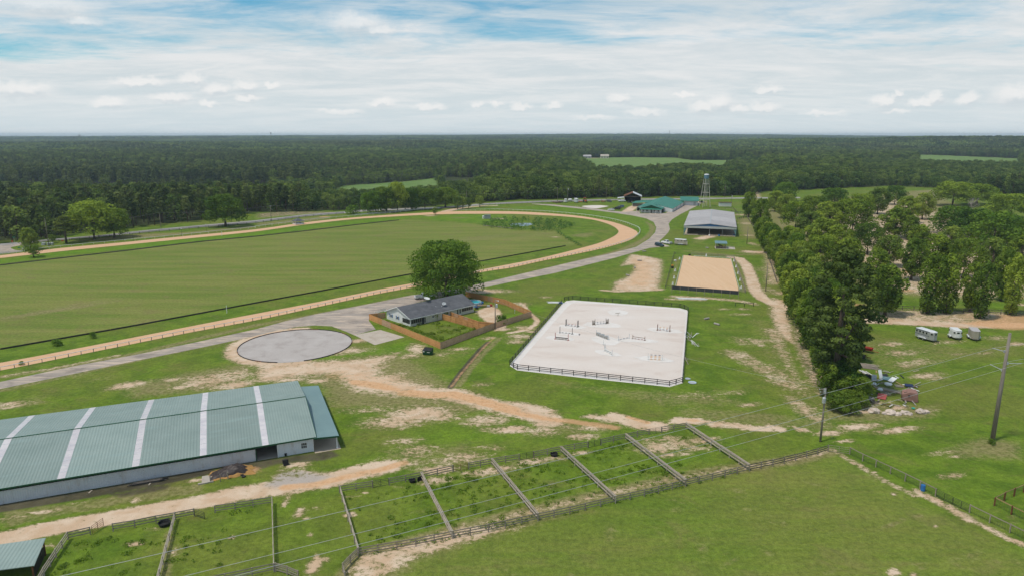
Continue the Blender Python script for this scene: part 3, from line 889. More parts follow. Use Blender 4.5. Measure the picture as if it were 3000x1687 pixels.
# --- ground material
gm = bpy.data.materials.new('ground_cover')
gm.use_nodes = True
q = NT(gm.node_tree)
b = q.n['Principled BSDF']
b.inputs['Roughness'].default_value = .95
b.inputs['Specular IOR Level'].default_value = .12
pos = q.pos()
nb = q.noise(pos, .035, 3., .55, .4)
nm = q.noise(pos, .22, 3., .6, .5)
nf = q.noise(pos, 1.3, 3., .7, .3)
nv = q.noise(pos, 6., 1., .6)
spot = q.noise(q.mapv(pos, (1., 1.7, 1.), R(20)), .5, 5., .78, 1.)
fine = q.math('ADD', q.math('MULTIPLY', nf, .6), q.math('MULTIPLY', nv, .4))
g = q.mix(q.ss(nm, .33, .68), (.082, .140, .012), (.132, .200, .018))
g = q.mix(q.math('MULTIPLY', q.ss(nb, .42, .64), .5), g, (.165, .165, .036))
nb2 = q.noise(q.mapv(pos, (1., 1.5, 1), R(25)), .11, 4., .62, .8)
g = q.mix(q.math('MULTIPLY', q.ss(nb2, .52, .70), .36), g, (.185, .155, .055))
g = q.mix(q.attr('lush'), g, q.mix(q.ss(nm, .3, .7), (.092, .185, .009), (.128, .228, .013)))
# mown polo turf with faint mowing lines
mow = q.noise(q.mapv(pos, (.035, .9, 1), -fd), 1., 3., .6, .1)
mow2 = q.noise(q.mapv(pos, (.02, .16, 1), -fd), 1., 4., .6, .4)
turf = q.mix(q.ss(mow2, .34, .66), (.128, .172, .028), (.205, .205, .054))
turf = q.mix(q.math('MULTIPLY', q.ss(mow, .4, .65), .45), turf, (.138, .205, .028))
g = q.mix(q.attr('field'), g, turf)
turf2 = q.math('MULTIPLY', q.attr('field'), q.math('MULTIPLY', q.ss(nb2, .50, .70), .45))
g = q.mix(turf2, g, (.185, .150, .062))
g = q.mix(q.attr('meadow'), g, q.mix(q.ss(nb, .35, .65), (.115, .195, .045), (.160, .225, .065)))
g = q.mix(1., g, q.lin(fine, .3, .7, .58, 1.42), 'MULTIPLY')
def msk(name, lo, hi, nz, amt):
    a = q.attr(name)
    v = q.math('ADD', a, q.math('MULTIPLY', q.math('SUBTRACT', nz, .5), amt))
    return q.math('MULTIPLY', q.ss(v, lo, hi), q.ss(a, .02, .15))
strw = q.math('ADD', q.math('ADD', q.math('MULTIPLY', spot, .55), q.math('MULTIPLY', nf, .27)), q.math('MULTIPLY', nv, .18))
dry = q.math('MAXIMUM', msk('dry', .25, .95, strw, 2.2), msk('sand', .05, .75, strw, 1.8))
g = q.mix(q.math('MULTIPLY', dry, .8), g, q.mix(q.ss(nf, .35, .65), (.175, .145, .060), (.30, .245, .120)))
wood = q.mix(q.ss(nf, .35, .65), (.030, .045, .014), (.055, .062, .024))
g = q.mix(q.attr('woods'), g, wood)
dk = msk('dark', .3, .8, nf, .7)
g = q.mix(q.math('MULTIPLY', dk, .9), g, q.mix(q.ss(nm, .35, .65), (.055, .044, .034), (.105, .082, .062)))
sd = msk('sand', .34, .78, strw, 3.4)
sandc = q.mix(q.ss(nm, .35, .65), (.56, .385, .255), (.66, .505, .375))
sandc = q.mix(q.math('MULTIPLY', q.ss(nv, .5, .75), .35), sandc, (.36, .25, .16))
sandc = q.mix(q.attr('grey'), sandc, (.40, .35, .32))
cl = msk('clay', .3, .8, strw, 1.6)
sandc = q.mix(cl, sandc, q.mix(q.ss(nf, .35, .65), (.585, .325, .165), (.63, .395, .235)))
g = q.mix(q.math('MULTIPLY', sd, .95), g, sandc)
g = q.mix(q.math('MULTIPLY', q.math('MULTIPLY', cl, .9), q.math('SUBTRACT', 1., sd)), g, (.50, .29, .15))
q.put(b.inputs['Base Color'], g)
bn = q.new('ShaderNodeBump')
bn.inputs['Strength'].default_value = .5
bn.inputs['Distance'].default_value = .25
q.put(bn.inputs['Height'], nf)
q.l.new(bn.outputs[0], b.inputs['Normal'])
MATS['ground_cover'] = gm
nr, nc = len(rows), len(cols)
ii = (np.arange(nr - 1)[:, None] * nc + np.arange(nc - 1)[None, :]).ravel()
quads = np.stack([ii, ii + 1, ii + nc + 1, ii + nc], 1).astype(np.int32)
me = bpy.data.meshes.new('ground')
me.vertices.add(NV)
me.vertices.foreach_set('co', np.stack([GX, GY, GZ], 1).astype(np.float32).ravel())
me.loops.add(quads.size)
me.loops.foreach_set('vertex_index', quads.ravel())
me.polygons.add(len(quads))
me.polygons.foreach_set('loop_start', np.arange(0, quads.size, 4, dtype=np.int32))
me.update(calc_edges=True)
me.validate()
for k, a in CH.items():
    at = me.attributes.new(k, 'FLOAT', 'POINT')
    at.data.foreach_set('value', a)
me.materials.append(gm)
me.shade_smooth()
tag(obj('ground', me), kind='structure')
# ------------------------------------------------------------------ tracks, roads, footings
def surf(name, stops, scale, detail=5., rough=.95, stretch=(1, 1, 1), rot=0., fine=6., extra=None, bump=.3):
    m = bpy.data.materials.new(name)
    m.use_nodes = True
    q = NT(m.node_tree)
    b = q.n['Principled BSDF']
    b.inputs['Roughness'].default_value = rough
    b.inputs['Specular IOR Level'].default_value = .15
    p = q.pos()
    n = q.noise(q.mapv(p, stretch, rot), scale, detail, .62, .4)
    c = q.mix(q.ss(n, .32, .52), stops[0], stops[1])
    c = q.mix(q.ss(n, .52, .70), c, stops[2])
    f = q.noise(p, fine, 3., .6)
    c = q.mix(1., c, q.lin(f, .3, .7, .86, 1.12), 'MULTIPLY')
    if extra:
        c = extra(q, p, c)
    q.put(b.inputs['Base Color'], c)
    if bump:
        bn = q.new('ShaderNodeBump')
        bn.inputs['Strength'].default_value = bump
        bn.inputs['Distance'].default_value = .05
        q.l.new(f, bn.inputs['Height'])
        q.l.new(bn.outputs[0], b.inputs['Normal'])
    MATS[name] = m
    return m
tdir = heading(P(0, 1083), P(1227, 837))
surf('track_clay', ((.585, .345, .20), (.63, .39, .235), (.66, .445, .29)), .5, stretch=(.25, 2., 1), rot=-tdir)
def road_wear(q, p, c):
    n = q.noise(q.mapv(p, (.10, .55, 1), -tdir * .9), 1., 6., .68, .8)
    c = q.mix(q.math('MULTIPLY', q.ss(n, .47, .62), .85), c, (.56, .44, .345))
    n2 = q.noise(p, .9, 6., .7, 1.2)
    return q.mix(q.math('MULTIPLY', q.ss(n2, .60, .70), .6), c, (.46, .40, .34))
surf('old_asphalt', ((.25, .21, .18), (.34, .29, .25), (.42, .345, .285)), .22, extra=road_wear)
surf('public_road', ((.27, .25, .24), (.32, .30, .285), (.36, .335, .315)), .1)
surf('arena_footing', ((.60, .505, .445), (.655, .575, .52), (.68, .61, .565)), .10, stretch=(.6, 1.6, 1), rot=.4)
surf('edge_sand', ((.64, .59, .55), (.69, .64, .60), (.71, .67, .64)), .4)
surf('pen_footing', ((.37, .325, .30), (.43, .385, .36), (.47, .425, .40)), .25)
surf('dressage_sand', ((.605, .395, .235), (.645, .435, .27), (.67, .47, .305)), .8, stretch=(2.2, .06, 1), rot=heading(P(1978, 852), P(2005, 750)) * -1 + math.pi / 2)
surf('pond_mud', ((.10, .11, .09), (.13, .14, .12), (.16, .17, .15)), .3)
surf('slab', ((.40, .33, .265), (.47, .40, .33), (.52, .45, .375)), .35)
surf('covered_dirt', ((.44, .36, .28), (.50, .41, .32), (.54, .45, .36)), .2)

def shift_out(pts, d):
    return pts
t_out = (B1((-900, 1200), (0, 1045), (700, 905), (1300, 785), (1900, 665), (2576, 540)) + B2((600, 412), (1200, 282), (1640, 198)) + A2((2270, 1435), (2576, 1388))
         + A3((300, 1322), (600, 1262), (900, 1198), (1100, 1143), (1200, 1105), (1255, 1068), (1265, 1045), (1245, 1018), (1150, 975), (1000, 928), (800, 888), (600, 862), (300, 838), (0, 824)) + A2((2100, 821), (1850, 829), (1500, 849), (1000, 884), (500, 934)) + A1((2576, 1004), (1800, 1079), (1200, 1139), (600, 1194), (0, 1267), (-700, 1340)))
t_in = (B1((-900, 1110), (0, 968), (700, 838), (1300, 722), (1900, 605), (2576, 475)) + B2((600, 362), (1200, 240), (1600, 166)) + A2((2270, 1408), (2576, 1350))
        + A3((300, 1290), (600, 1217), (850, 1150), (960, 1108), (1040, 1065), (1072, 1030), (1055, 1000), (1010, 970), (930, 938), (800, 906), (600, 882), (450, 870), (300, 862), (0, 850)) + A2((2100, 849), (1800, 856), (1500, 869), (1000, 901), (500, 956)) + A1((2576, 1026), (1900, 1096), (1300, 1156), (700, 1216), (0, 1294), (-700, 1372)))
ribbon('race_track', smoothline(t_out), smoothline(t_in), .012, 'track_clay', 260, cols=4)
# farm road: near straight, lot beside the house, bend, forecourt
r_up = B1((-900, 1340), (0, 1160), (700, 1010), (1400, 880), (2000, 755), (2576, 630)) + B2((300, 548), (600, 480), (1000, 404), (1300, 345), (1560, 290), (1800, 262), (2100, 212), (2576, 100)) + A3((400, 1380), (700, 1310), (1000, 1245), (1250, 1180), (1380, 1100), (1440, 1035), (1452, 985), (1425, 932), (1350, 895), (1200, 864), (1000, 834), (700, 798), (400, 768), (200, 750))
lo = B1((-900, 1420), (0, 1232), (700, 1088), (1400, 940), (2000, 820), (2400, 735), (2576, 695)) + B2((200, 645), (420, 605), (600, 592), (760, 600), (900, 652), (990, 690), (1205, 632), (1135, 545), (1140, 500), (1310, 440), (1700, 345), (2085, 255), (2350, 205), (2576, 155)) + A3((430, 1443), (700, 1375), (1000, 1300), (1300, 1215), (1380, 1192), (1440, 1186), (1590, 1176), (1520, 1150), (1480, 1125), (1530, 1080), (1572, 1035), (1590, 1000), (1575, 950), (1610, 905), (1700, 850), (1800, 800), (1905, 745), (1890, 728), (1830, 738), (1700, 772), (1620, 800), (1545, 842), (1290, 845), (1270, 818), (1125, 830), (1000, 818), (800, 792), (400, 754), (200, 746))
sheet('farm_road', r_up + lo[::-1], .008, 'old_asphalt')
# public road and the drive that leaves it
pr_u = A1((-900, 1245), (0, 1150), (550, 1100), (1000, 1064), (1500, 1010), (2000, 964), (2576, 914)) + A2((500, 854), (900, 824), (1100, 806), (1400, 795), (1650, 786), (1850, 778), (2000, 768), (2300, 744), (2576, 729)) + A3((400, 714), (900, 702), (1350, 696), (1840, 690), (2320, 684), (2900, 680))
pr_l = A1((-900, 1275), (0, 1175), (550, 1117), (1000, 1081), (1500, 1030), (2000, 985), (2576, 936)) + A2((500, 873), (900, 842), (1100, 824), (1400, 812), (1650, 803), (1850, 796), (2000, 786), (2300, 758), (2576, 745)) + A3((400, 727), (900, 714), (1350, 708), (1840, 701), (2320, 696), (2900, 692))
ribbon('public_road', pr_u, pr_l, .008, 'public_road', 140)
sheet('driveway', A1((-400, 1205), (0, 1168), (150, 1155), (330, 1135), (230, 1160), (110, 1185), (110, 1195), (150, 1212), (235, 1226), (130, 1236), (0, 1248), (-400, 1290)), .016, 'old_asphalt')
# show-jumping arena: bright sand rim under a groomed inner field
ar = [P(1494, 1071), P(1514, 1083.5), P(1700, 1105), P(1962, 1132.5), P(2000, 1121), P(2001, 1112), P(2016, 915), P(2013, 908), P(1992, 902), P(1830, 890), P(1680, 879), P(1660, 881), P(1645, 892), P(1496, 1064)]
sheet('arena_rim', ar, .010, 'edge_sand')
arc = sum(ar, Vector()) / len(ar)
inn = [P(1522, 1067), P(1530, 1074), P(1700, 1095), P(1960, 1122), P(1990, 1115), P(1994, 1105), P(2009, 920), P(2005, 913), P(1985, 906), P(1830, 895), P(1690, 885), P(1674, 889), P(1660, 901), P(1522, 1058)]
sheet('jumping_arena', inn, .018, 'arena_footing')
# pale raked islands round the jumps
def island(c, rx, ry, rot, seed):
    rr = random.Random(seed)
    pts = []
    for k in range(18):
        t = 2 * math.pi * k / 18
        f = rr.uniform(.85, 1.12)
        x, y = rx * f * math.cos(t), ry * f * math.sin(t)
        pts.append(Vector((c[0] + x * math.cos(rot) - y * math.sin(rot), c[1] + x * math.sin(rot) + y * math.cos(rot), 0)))
    sheet('raked_sand', pts, .024 + .003 * seed, 'edge_sand')
AD = heading(P(1516, 1081), P(1961, 1129))
for i, (x, y, rx, ry, ro_) in enumerate(((1640, 990, 3.6, 2.4, AD), (1662, 976, 3.4, 1.8, AD), (1676, 956, 3.6, 2.2, AD), (1765, 951, 5.4, 3., AD + .1), (1775, 996, 4.4, 3.6, -.9), (1840, 995, 3.8, 1.7, AD + .2), (1878, 996, 4.2, 2., AD), (1945, 967, 5., 2.6, AD), (1780, 1034, 3.6, 2., -.7), (1917, 1052, 4.8, 2., AD), (1810, 915, 3.2, 3.4, 0.))):
    island(P(x, y), rx, ry, ro_, i)
# round pen
pc = (P(702, 1012) + P(1022, 1000)) / 2
RPR = (P(702, 1012) - P(1022, 1000)).length / 2
def ringpts(c, r, n=64):
    return [Vector((c[0] + r * math.cos(2 * math.pi * k / n), c[1] + r * math.sin(2 * math.pi * k / n), 0)) for k in range(n)]
PENC = Vector((pc.x + .6, (P(860, 1063).y + P(860, 964).y) / 2, 0))
print('round pen', pc, PENC, RPR, P(860, 1063).y, P(860, 964).y)
PENR = (P(860, 964).y - P(860, 1063).y) / 2
PENR = (PENR + RPR) / 2
print('PENC', PENC, PENR)
sheet('round_pen_footing', ringpts(PENC, PENR), .014, 'pen_footing')
# dressage arena, covered arena floor, slab by the fence
DR = [P(1981, 840), P(2165, 852), P(2141, 759), P(2040, 752), P(2003, 748)]
sheet('dressage_arena', DR, .012, 'dressage_sand')
sheet('concrete_pad', B2((990, 690), (1250, 637), (1495, 710), (1195, 790)), .03, 'slab')
sheet('far_sand_ring', A3((700, 775), (720, 768), (800, 763), (900, 763), (975, 772), (930, 782), (850, 795), (760, 787)), .012, 'arena_footing')
# pond
sheet('pond', PX((1490, 658), (1510, 654), (1555, 654), (1565, 658), (1540, 663), (1500, 663)), .014, glassy('pond_water', (.10, .12, .12), .05))
# ------------------------------------------------------------------ trees
def cards(name, lobes, n, size, mt, seed, up=.35, out=.72, clump=.5):
    "a crown of leaf-sized cards spread through the volume of many lobes"
    r = np.random.default_rng(seed)
    L = np.array([[*c, *rad] for c, rad in lobes], float)
    wgt = (L[:, 3] * L[:, 4] * L[:, 5]) ** .667
    li = r.choice(len(L), n, p=wgt / wgt.sum())
    d = r.normal(size=(n, 3))
    d[:, 2] += up
    d /= np.linalg.norm(d, axis=1)[:, None]
    rad = r.uniform(.45, 1., n) ** .5 * r.uniform(.90, 1.12, n)
    c = L[li, :3] + d * L[li, 3:] * rad[:, None]
    nn = d * out + r.normal(size=(n, 3)) * (1 - out)
    nn /= np.linalg.norm(nn, axis=1)[:, None]
    a = np.cross(nn, r.normal(size=(n, 3)))
    a /= np.linalg.norm(a, axis=1)[:, None] + 1e-9
    bb = np.cross(nn, a)
    s = size * r.uniform(.6, 1.35, n)[:, None] * .5
    el_ = r.uniform(.6, 1.0, n)[:, None]
    vs = np.stack([c - a * s, c - bb * s * el_, c + a * s + nn * s * .35, c + bb * s * el_], 1).reshape(-1, 3)
    me = bpy.data.meshes.new(name)
    me.vertices.add(n * 4)
    me.vertices.foreach_set('co', vs.astype(np.float32).ravel())
    me.loops.add(n * 4)
    me.loops.foreach_set('vertex_index', np.arange(n * 4, dtype=np.int32))
    me.polygons.add(n)
    me.polygons.foreach_set('loop_start', np.arange(0, n * 4, 4, dtype=np.int32))
    me.update(calc_edges=True)
    lr = r.uniform(0, 1, len(L))
    val = np.clip(lr[li] * clump + r.uniform(0, 1, n) * (1 - clump), 0, 1)
    at = me.attributes.new('leaf', 'FLOAT', 'POINT')
    at.data.foreach_set('value', np.repeat(val, 4).astype(np.float32))
    me.materials.append(MATS[mt])
    return me
def lobes_dome(w, h0, h1, n, seed, lr=(.22, .34), flat=.8, shape='dome'):
    r = random.Random(seed)
    out = []
    for i in range(n):
        t = (i + .5) / n
        if shape == 'dome':
            z = h0 + (h1 - h0) * (t ** .8)
            prof = math.sqrt(max(.02, 1 - (max(0, (z - h0) / (h1 - h0) - .28) / .78) ** 2))
        elif shape == 'egg':
            z = h0 + (h1 - h0) * t
            u = (z - h0) / (h1 - h0)
            prof = math.sin(math.pi * min(1, .12 + .88 * u) ** 1.15) ** .7 * .95 + .05
        else:
            z = h0 + (h1 - h0) * t
            u = (z - h0) / (h1 - h0)
            prof = (1 - u) ** .6 * .9 + .1
        a = i * 2.39996 + r.uniform(-.5, .5)
        rr = w / 2 * prof * r.uniform(.35, .86) ** .6
        R0 = w * r.uniform(*lr) * (.75 + .35 * prof)
        out.append(((math.cos(a) * rr, math.sin(a) * rr, min(z, h1 - R0 * flat * .7)), (R0, R0, R0 * flat * r.uniform(.8, 1.1))))
    return out
def trunk_mb(h, r0, seed, limbs, lean=.02, r1=.3):
    r = random.Random(seed)
    mb = MB()
    pts, rs = [], []
    for k in range(6):
        t = k / 5
        pts.append((r.uniform(-1, 1) * lean * h * t, r.uniform(-1, 1) * lean * h * t, h * t - .15 * (k == 0)))
        rs.append(r0 * (1 - (1 - r1) * t) * (1.35 if k == 0 else 1))
    mb.tube(pts, rs, 7)
    for e in limbs:
        k = r.randint(2, 4)
        a = Vector(pts[k])
        e = Vector(e)
        m = a.lerp(e, .5) + Vector((0, 0, r.uniform(.0, .4)))
        mb.tube([a, m, e], [rs[k] * .55, rs[k] * .38, rs[k] * .16], 5)
    return mb
PROTO = {}
def proto(key, w, h, crown, trunk, tm):
    tm_ = trunk.mesh('trunk', tm)
    tm_.shade_smooth()
    PROTO[key] = dict(w=w, h=h, crown=crown, trunk=tm_)
def mk_round(key, seed, n, size, mt, w=12., h=14., base=.22, nl=38, shape='dome', flat=.8, lr=(.12, .20), clump=.68):
    lb = lobes_dome(w, h * base, h, nl, seed, lr, flat, shape)
    cr = cards('crown', lb, n, size, mt, seed, clump=clump)
    lim = [Vector(c) * .85 for c, _ in random.Random(seed).sample(lb, 7)]
    proto(key, w, h, cr, trunk_mb(h * .72, h * .028, seed, lim), 'bark')
def mk_pine(key, seed, n, size, mt='leaf_pine', w=8.5, h=22., base=.42):
    r = random.Random(seed)
    lb, lim = [], []
    nl = 30
    for i in range(nl):
        t = (i + .5) / nl
        z = h * (base + (.97 - base) * t)
        prof = (1 - t) ** .55 * (.55 + .45 * math.sin(min(1, t * 3.2) * math.pi / 2))
        a = i * 2.39996 + r.uniform(-.6, .6)
        rr = w / 2 * prof * r.uniform(.35, .95)
        R0 = w * r.uniform(.10, .17) * (.7 + .5 * prof)
        lb.append(((math.cos(a) * rr, math.sin(a) * rr, z), (R0 * 1.25, R0 * 1.25, R0 * .62)))
        if i % 3 == 0:
            lim.append(Vector((math.cos(a) * rr, math.sin(a) * rr, z)))
    lb.append(((0, 0, h * .96), (w * .09, w * .09, h * .04)))
    mb = MB()
    mb.tube([(0, 0, -.15), (.1, .05, h * .35), (-.08, .1, h * .7), (0, 0, h * .97)], [h * .019, h * .015, h * .010, h * .003], 7)
    for e in lim:
        mb.tube([(0, 0, e.z - .6), e], [h * .004, h * .0015], 4)
    proto(key, w, h, cards('crown', lb, n, size, mt, seed, .6, .62), mb, 'pine_bark')
# close-up prototypes
mk_round('oak_a', 1, 5200, .58, 'leaf_oak')
mk_round('oak_b', 2, 5200, .58, 'leaf_oak', w=13, h=13)
mk_round('dark_a', 3, 5200, .58, 'leaf_dark', w=13, h=13, base=.12)
mk_round('egg_a', 4, 4800, .53, 'leaf_oak', w=8, h=12.5, base=.14, nl=36, shape='egg', flat=1.1, lr=(.12, .20))
mk_round('egg_b', 5, 4600, .53, 'leaf_oak', w=7, h=13, base=.08, nl=36, shape='egg', flat=1.2, lr=(.12, .20))
mk_round('egg_c', 6, 4400, .52, 'leaf_pale', w=8, h=12, base=.18, nl=34, shape='egg', flat=1.1, lr=(.11, .20))
mk_round('slim_a', 7, 3200, .48, 'leaf_oak', w=5, h=12.5, base=.02, nl=22, shape='egg', flat=1.7, lr=(.16, .26))
mk_round('young_a', 8, 1300, .42, 'leaf_pale', w=5.4, h=7.5, base=.25, nl=14, shape='egg', flat=1., lr=(.18, .28))
mk_round('shrub_a', 9, 900, .40, 'leaf_dark', w=4, h=3.2, base=.0, nl=12, flat=.9, lr=(.2, .3))
mk_round('shrub_b', 10, 900, .38, 'leaf_bright', w=4, h=3., base=.0, nl=12, flat=.9, lr=(.2, .3))
mk_pine('pine_a', 11, 6000, .42)
mk_round('bigpine', 12, 17000, .48, 'leaf_pine', w=14.6, h=30, base=.16, nl=120, shape='egg', flat=.55, lr=(.07, .115), clump=.75)
mk_round('bigtree', 13, 17000, .54, 'leaf_dark', w=21, h=16.5, base=.11, nl=90, flat=.85, lr=(.085, .14), clump=.62)
# woodland prototypes (seen from 300 m and more)
for k, (wd_, ht_, mt_) in enumerate(((10, 15, 'leaf_wood'), (11, 14, 'leaf_wood_dark'), (9.5, 16, 'leaf_wood'), (12, 15, 'leaf_wood_pale'), (9, 13, 'leaf_wood_dark'))):
    mk_round('wood_%d' % k, 30 + k, 620, 1.15, mt_, w=wd_, h=ht_, base=.10, nl=16, lr=(.19, .30))
for k in range(4):
    mk_pine('wpine_%d' % k, 40 + k, 520, 1.0, 'leaf_wood_pine', w=6.6 + k * .5, h=15 + k, base=.34 + .04 * k)
TREES = []
def tree(kind, pos, h, w, label, group, name, rz=None, cat='tree'):
    pr = PROTO[kind]
    t = thing(name, label, cat, (pos[0], pos[1], T(pos[0], pos[1])), random.uniform(0, 6.28) if rz is None else rz, group)
    t.scale = (w / pr['w'], w / pr['w'], h / pr['h'])
    obj('trunk', pr['trunk'], t)
    obj('crown', pr['crown'], t)
    TREES.append((pos[0], pos[1], w))
    return t
def tree_px(kind, x, y, top, wpx, label, group, name, h=None):
    p = P(x, y)
    hh = h or max(2., ZAT(top, p.y))
    return tree(kind, p, hh, wpx * p.y / 1960., label, group, name)
# the landmark trees
tree_px('bigtree', 1307, 874, 712, 216, 'large dark green shade tree behind the grey roofed house', None, 'shade_tree')
tree('bigpine', P(2442, 1150), 30., 14.6, 'tall dark pine towering over the junk pile and hedge', None, 'pine_tree')
g1 = 'trees of the hedge along the dirt lane'
l1 = 'mid-green leafy tree in the dense hedge along the sandy lane'
hedge = resample(PX((2230, 700), (2256, 740), (2284, 790), (2298, 840), (2318, 868), (2328, 912), (2346, 955), (2374, 995), (2408, 1062)), step=5.4)
rh = random.Random(21)
for i, p in enumerate(hedge):
    for s_ in ((0, 5.5) if i > 9 else (0,)):
        kd = rh.choice(['egg_a', 'egg_b', 'oak_a', 'egg_c', 'egg_a', 'dark_a'])
        tree(kd, (p.x + s_ + rh.uniform(-.8, 1.4), p.y + rh.uniform(-1.5, 1.5)), rh.uniform(10, 14) if s_ == 0 else rh.uniform(12, 15.5), rh.uniform(6, 8.6), {'egg_c': 'pale green tree in the dense hedge along the sandy lane', 'dark_a': 'dark green tree in the dense hedge along the sandy lane'}.get(kd, l1), {'egg_c': 'pale trees of the lane hedge', 'dark_a': 'dark trees of the lane hedge'}.get(kd, g1), 'hedge_tree')
# vine-covered thicket at the hedge end
g2, l2 = 'vine-covered bushes of the thicket', 'bushy vine-covered green thicket beside the scrap pile'
for x, y, h_, w_, kd in ((2418, 1092, 6, 5.5, 'dark_a'), (2440, 1130, 9.5, 6, 'egg_c'), (2470, 1160, 7.5, 7, 'dark_a'), (2500, 1175, 5.5, 6.5, 'oak_a'), (2425, 1160, 7, 5, 'egg_a'), (2505, 1192, 3.4, 4.4, 'oak_a'), (2455, 1200, 3.6, 5.2, 'oak_a'), (2400, 1068, 5, 5, 'egg_b'), (2480, 1207, 3., 4.6, 'oak_b')):
    tree(kd, P(x, y), h_, w_, l2, g2, 'thicket_bush', cat='bush')
# paddock trees on the right
g3, l3 = 'trees scattered through the sandy paddocks', 'leafy tree standing among the sandy paddocks behind the trailers'
for kd, x, y, top, wpx in (('egg_a', 2592, 922, 778, 96), ('slim_a', 2717, 918, 742, 66), ('slim_a', 2768, 916, 748, 62), ('egg_b', 2841, 912, 772, 62), ('slim_a', 2869, 932, 770, 54), ('slim_a', 2960, 921, 752, 56), ('egg_b', 2931, 880, 728, 62), ('egg_a', 2669, 820, 700, 74), ('egg_a', 2425, 688, 593, 88), ('oak_a', 2495, 690, 584, 108), ('egg_c', 2570, 628, 552, 62), ('egg_a', 2620, 696, 610, 84), ('egg_b', 2655, 652, 576, 58), ('egg_c', 2701, 643, 566, 60), ('slim_a', 2666, 704, 633, 40), ('egg_c', 2366, 694, 621, 74), ('egg_b', 2489, 720, 676, 42), ('dark_a', 2790, 690, 606, 130), ('dark_a', 2850, 708, 614, 120), ('dark_a', 2905, 740, 622, 150), ('oak_a', 2985, 730, 640, 110), ('oak_b', 2790, 604, 534, 110), ('oak_a', 2860, 600, 540, 100), ('oak_b', 2960, 640, 570, 130),
                            ('egg_a', 2193, 637, 564, 42), ('egg_a', 2224, 690, 584, 52), ('egg_c', 2300, 640, 570, 60), ('oak_a', 2330, 670, 590, 76), ('egg_a', 2455, 760, 660, 70), ('oak_a', 2540, 745, 655, 84), ('egg_c', 2600, 780, 690, 78), ('egg_a', 2480, 800, 700, 84), ('egg_a', 2740, 800, 690, 86), ('oak_a', 2820, 815, 700, 92), ('egg_c', 2900, 810, 700, 80), ('egg_b', 2985, 800, 690, 76), ('egg_a', 2690, 750, 660, 66), ('egg_c', 2780, 755, 665, 70), ('egg_a', 2400, 740, 640, 80), ('egg_b', 2560, 850, 730, 70), ('oak_a', 2395, 800, 690, 80), ('egg_a', 2470, 860, 740, 80), ('egg_a', 2270, 620, 560, 46), ('oak_a', 2380, 640, 575, 70), ('dark_a', 2440, 620, 552, 80), ('oak_b', 2520, 640, 570, 70), ('dark_a', 2300, 590, 535, 66), ('dark_a', 2620, 600, 545, 60)):
    lk = {'egg': 'egg-shaped leafy tree standing among the sandy paddocks behind the trailers', 'sli': 'slim tree clothed in leaves to the ground among sandy paddocks', 'dar': 'wide dark oak crowding the shady side of the sandy paddocks', 'oak': 'broad round-crowned tree standing among the sandy paddocks'}[kd[:3]]
    tree_px(kd, x, y, top, wpx, lk, lk.split(' among')[0].split(' standing')[0] + 's of the sandy paddocks', 'paddock_tree')
# left-hand trees between the race track and the public road
tree_px('young_a', 99, 754, 716, 46, 'small round tree on the grass inside the race track', None, 'round_tree')
tree_px('egg_c', 90, 733, 668, 48, 'pale loose-crowned young tree behind the white rail by the driveway', None, 'young_tree')
tree_px('young_a', 154, 713, 688, 22, 'thin sapling beside the white utility boxes', None, 'sapling')
tree_px('pine_a', 195, 713, 632, 72, 'broad pine tree between the race track and black board fence', None, 'roadside_pine')
tree_px('oak_b', 277, 701, 592, 140, 'huge spreading oak tree between the race track and black board fence', None, 'oak_tree')
tree_px('oak_a', 336, 697, 612, 84, 'darker oak tree crowding against the huge spreading oak', None, 'oak_tree')
tree_px('oak_a', 661, 664, 571, 102, 'lone broad tree with clear trunk beside the public road', None, 'lone_tree')
g4, l4 = 'roadside trees beyond the track bend', 'broad dark tree on the roadside bank beyond the track'
for kd, x, y, top, wpx in (('dark_a', 1102, 624, 560, 62), ('oak_a', 1133, 622, 548, 66), ('oak_b', 1165, 620, 536, 62), ('dark_a', 1205, 616, 552, 56), ('oak_b', 1245, 614, 553, 74), ('oak_a', 1305, 608, 550, 76), ('dark_a', 1078, 626, 566, 44)):
    tree_px(kd, x, y, top, wpx, l4, g4, 'roadside_tree')
tree_px('shrub_a', 1035, 628, 602, 36, 'dense rounded bush at the roadside bank', None, 'roadside_bush')
g5, l5 = 'young round trees by the bend', 'young round-crowned tree on the grass outside the track bend'
for x, y, top, wpx in ((1341, 614, 575, 28), (1356, 613, 577, 22), (1373, 611, 580, 22), (1406, 607, 574, 27)):
    tree_px('young_a', x, y, top, wpx, l5, g5, 'young_tree')
tree_px('young_a', 1275, 630, 609, 18, 'tiny lone tree on the inner edge of the race track', None, 'small_tree')
tree_px('shrub_a', 1470, 951, 925, 34, 'round dark green shrub inside the fenced yard', None, 'yard_shrub').location = P(1470, 949)
for x, y, h_, w_ in ((166, 1012, 1.6, 2.4), (272, 990, 1.7, 1.5), (64, 1068, .9, 1.)):
    tree('shrub_a', P(x, y), h_, w_, 'small dark shrub on the grass beside the race track', 'shrubs beside the race track', 'shrub', cat='bush')
tree('shrub_b', P(2905, 1300), 1., 1.2, 'leafy weed clump at the foot of the tall utility pole', None, 'weed_clump', cat='bush')
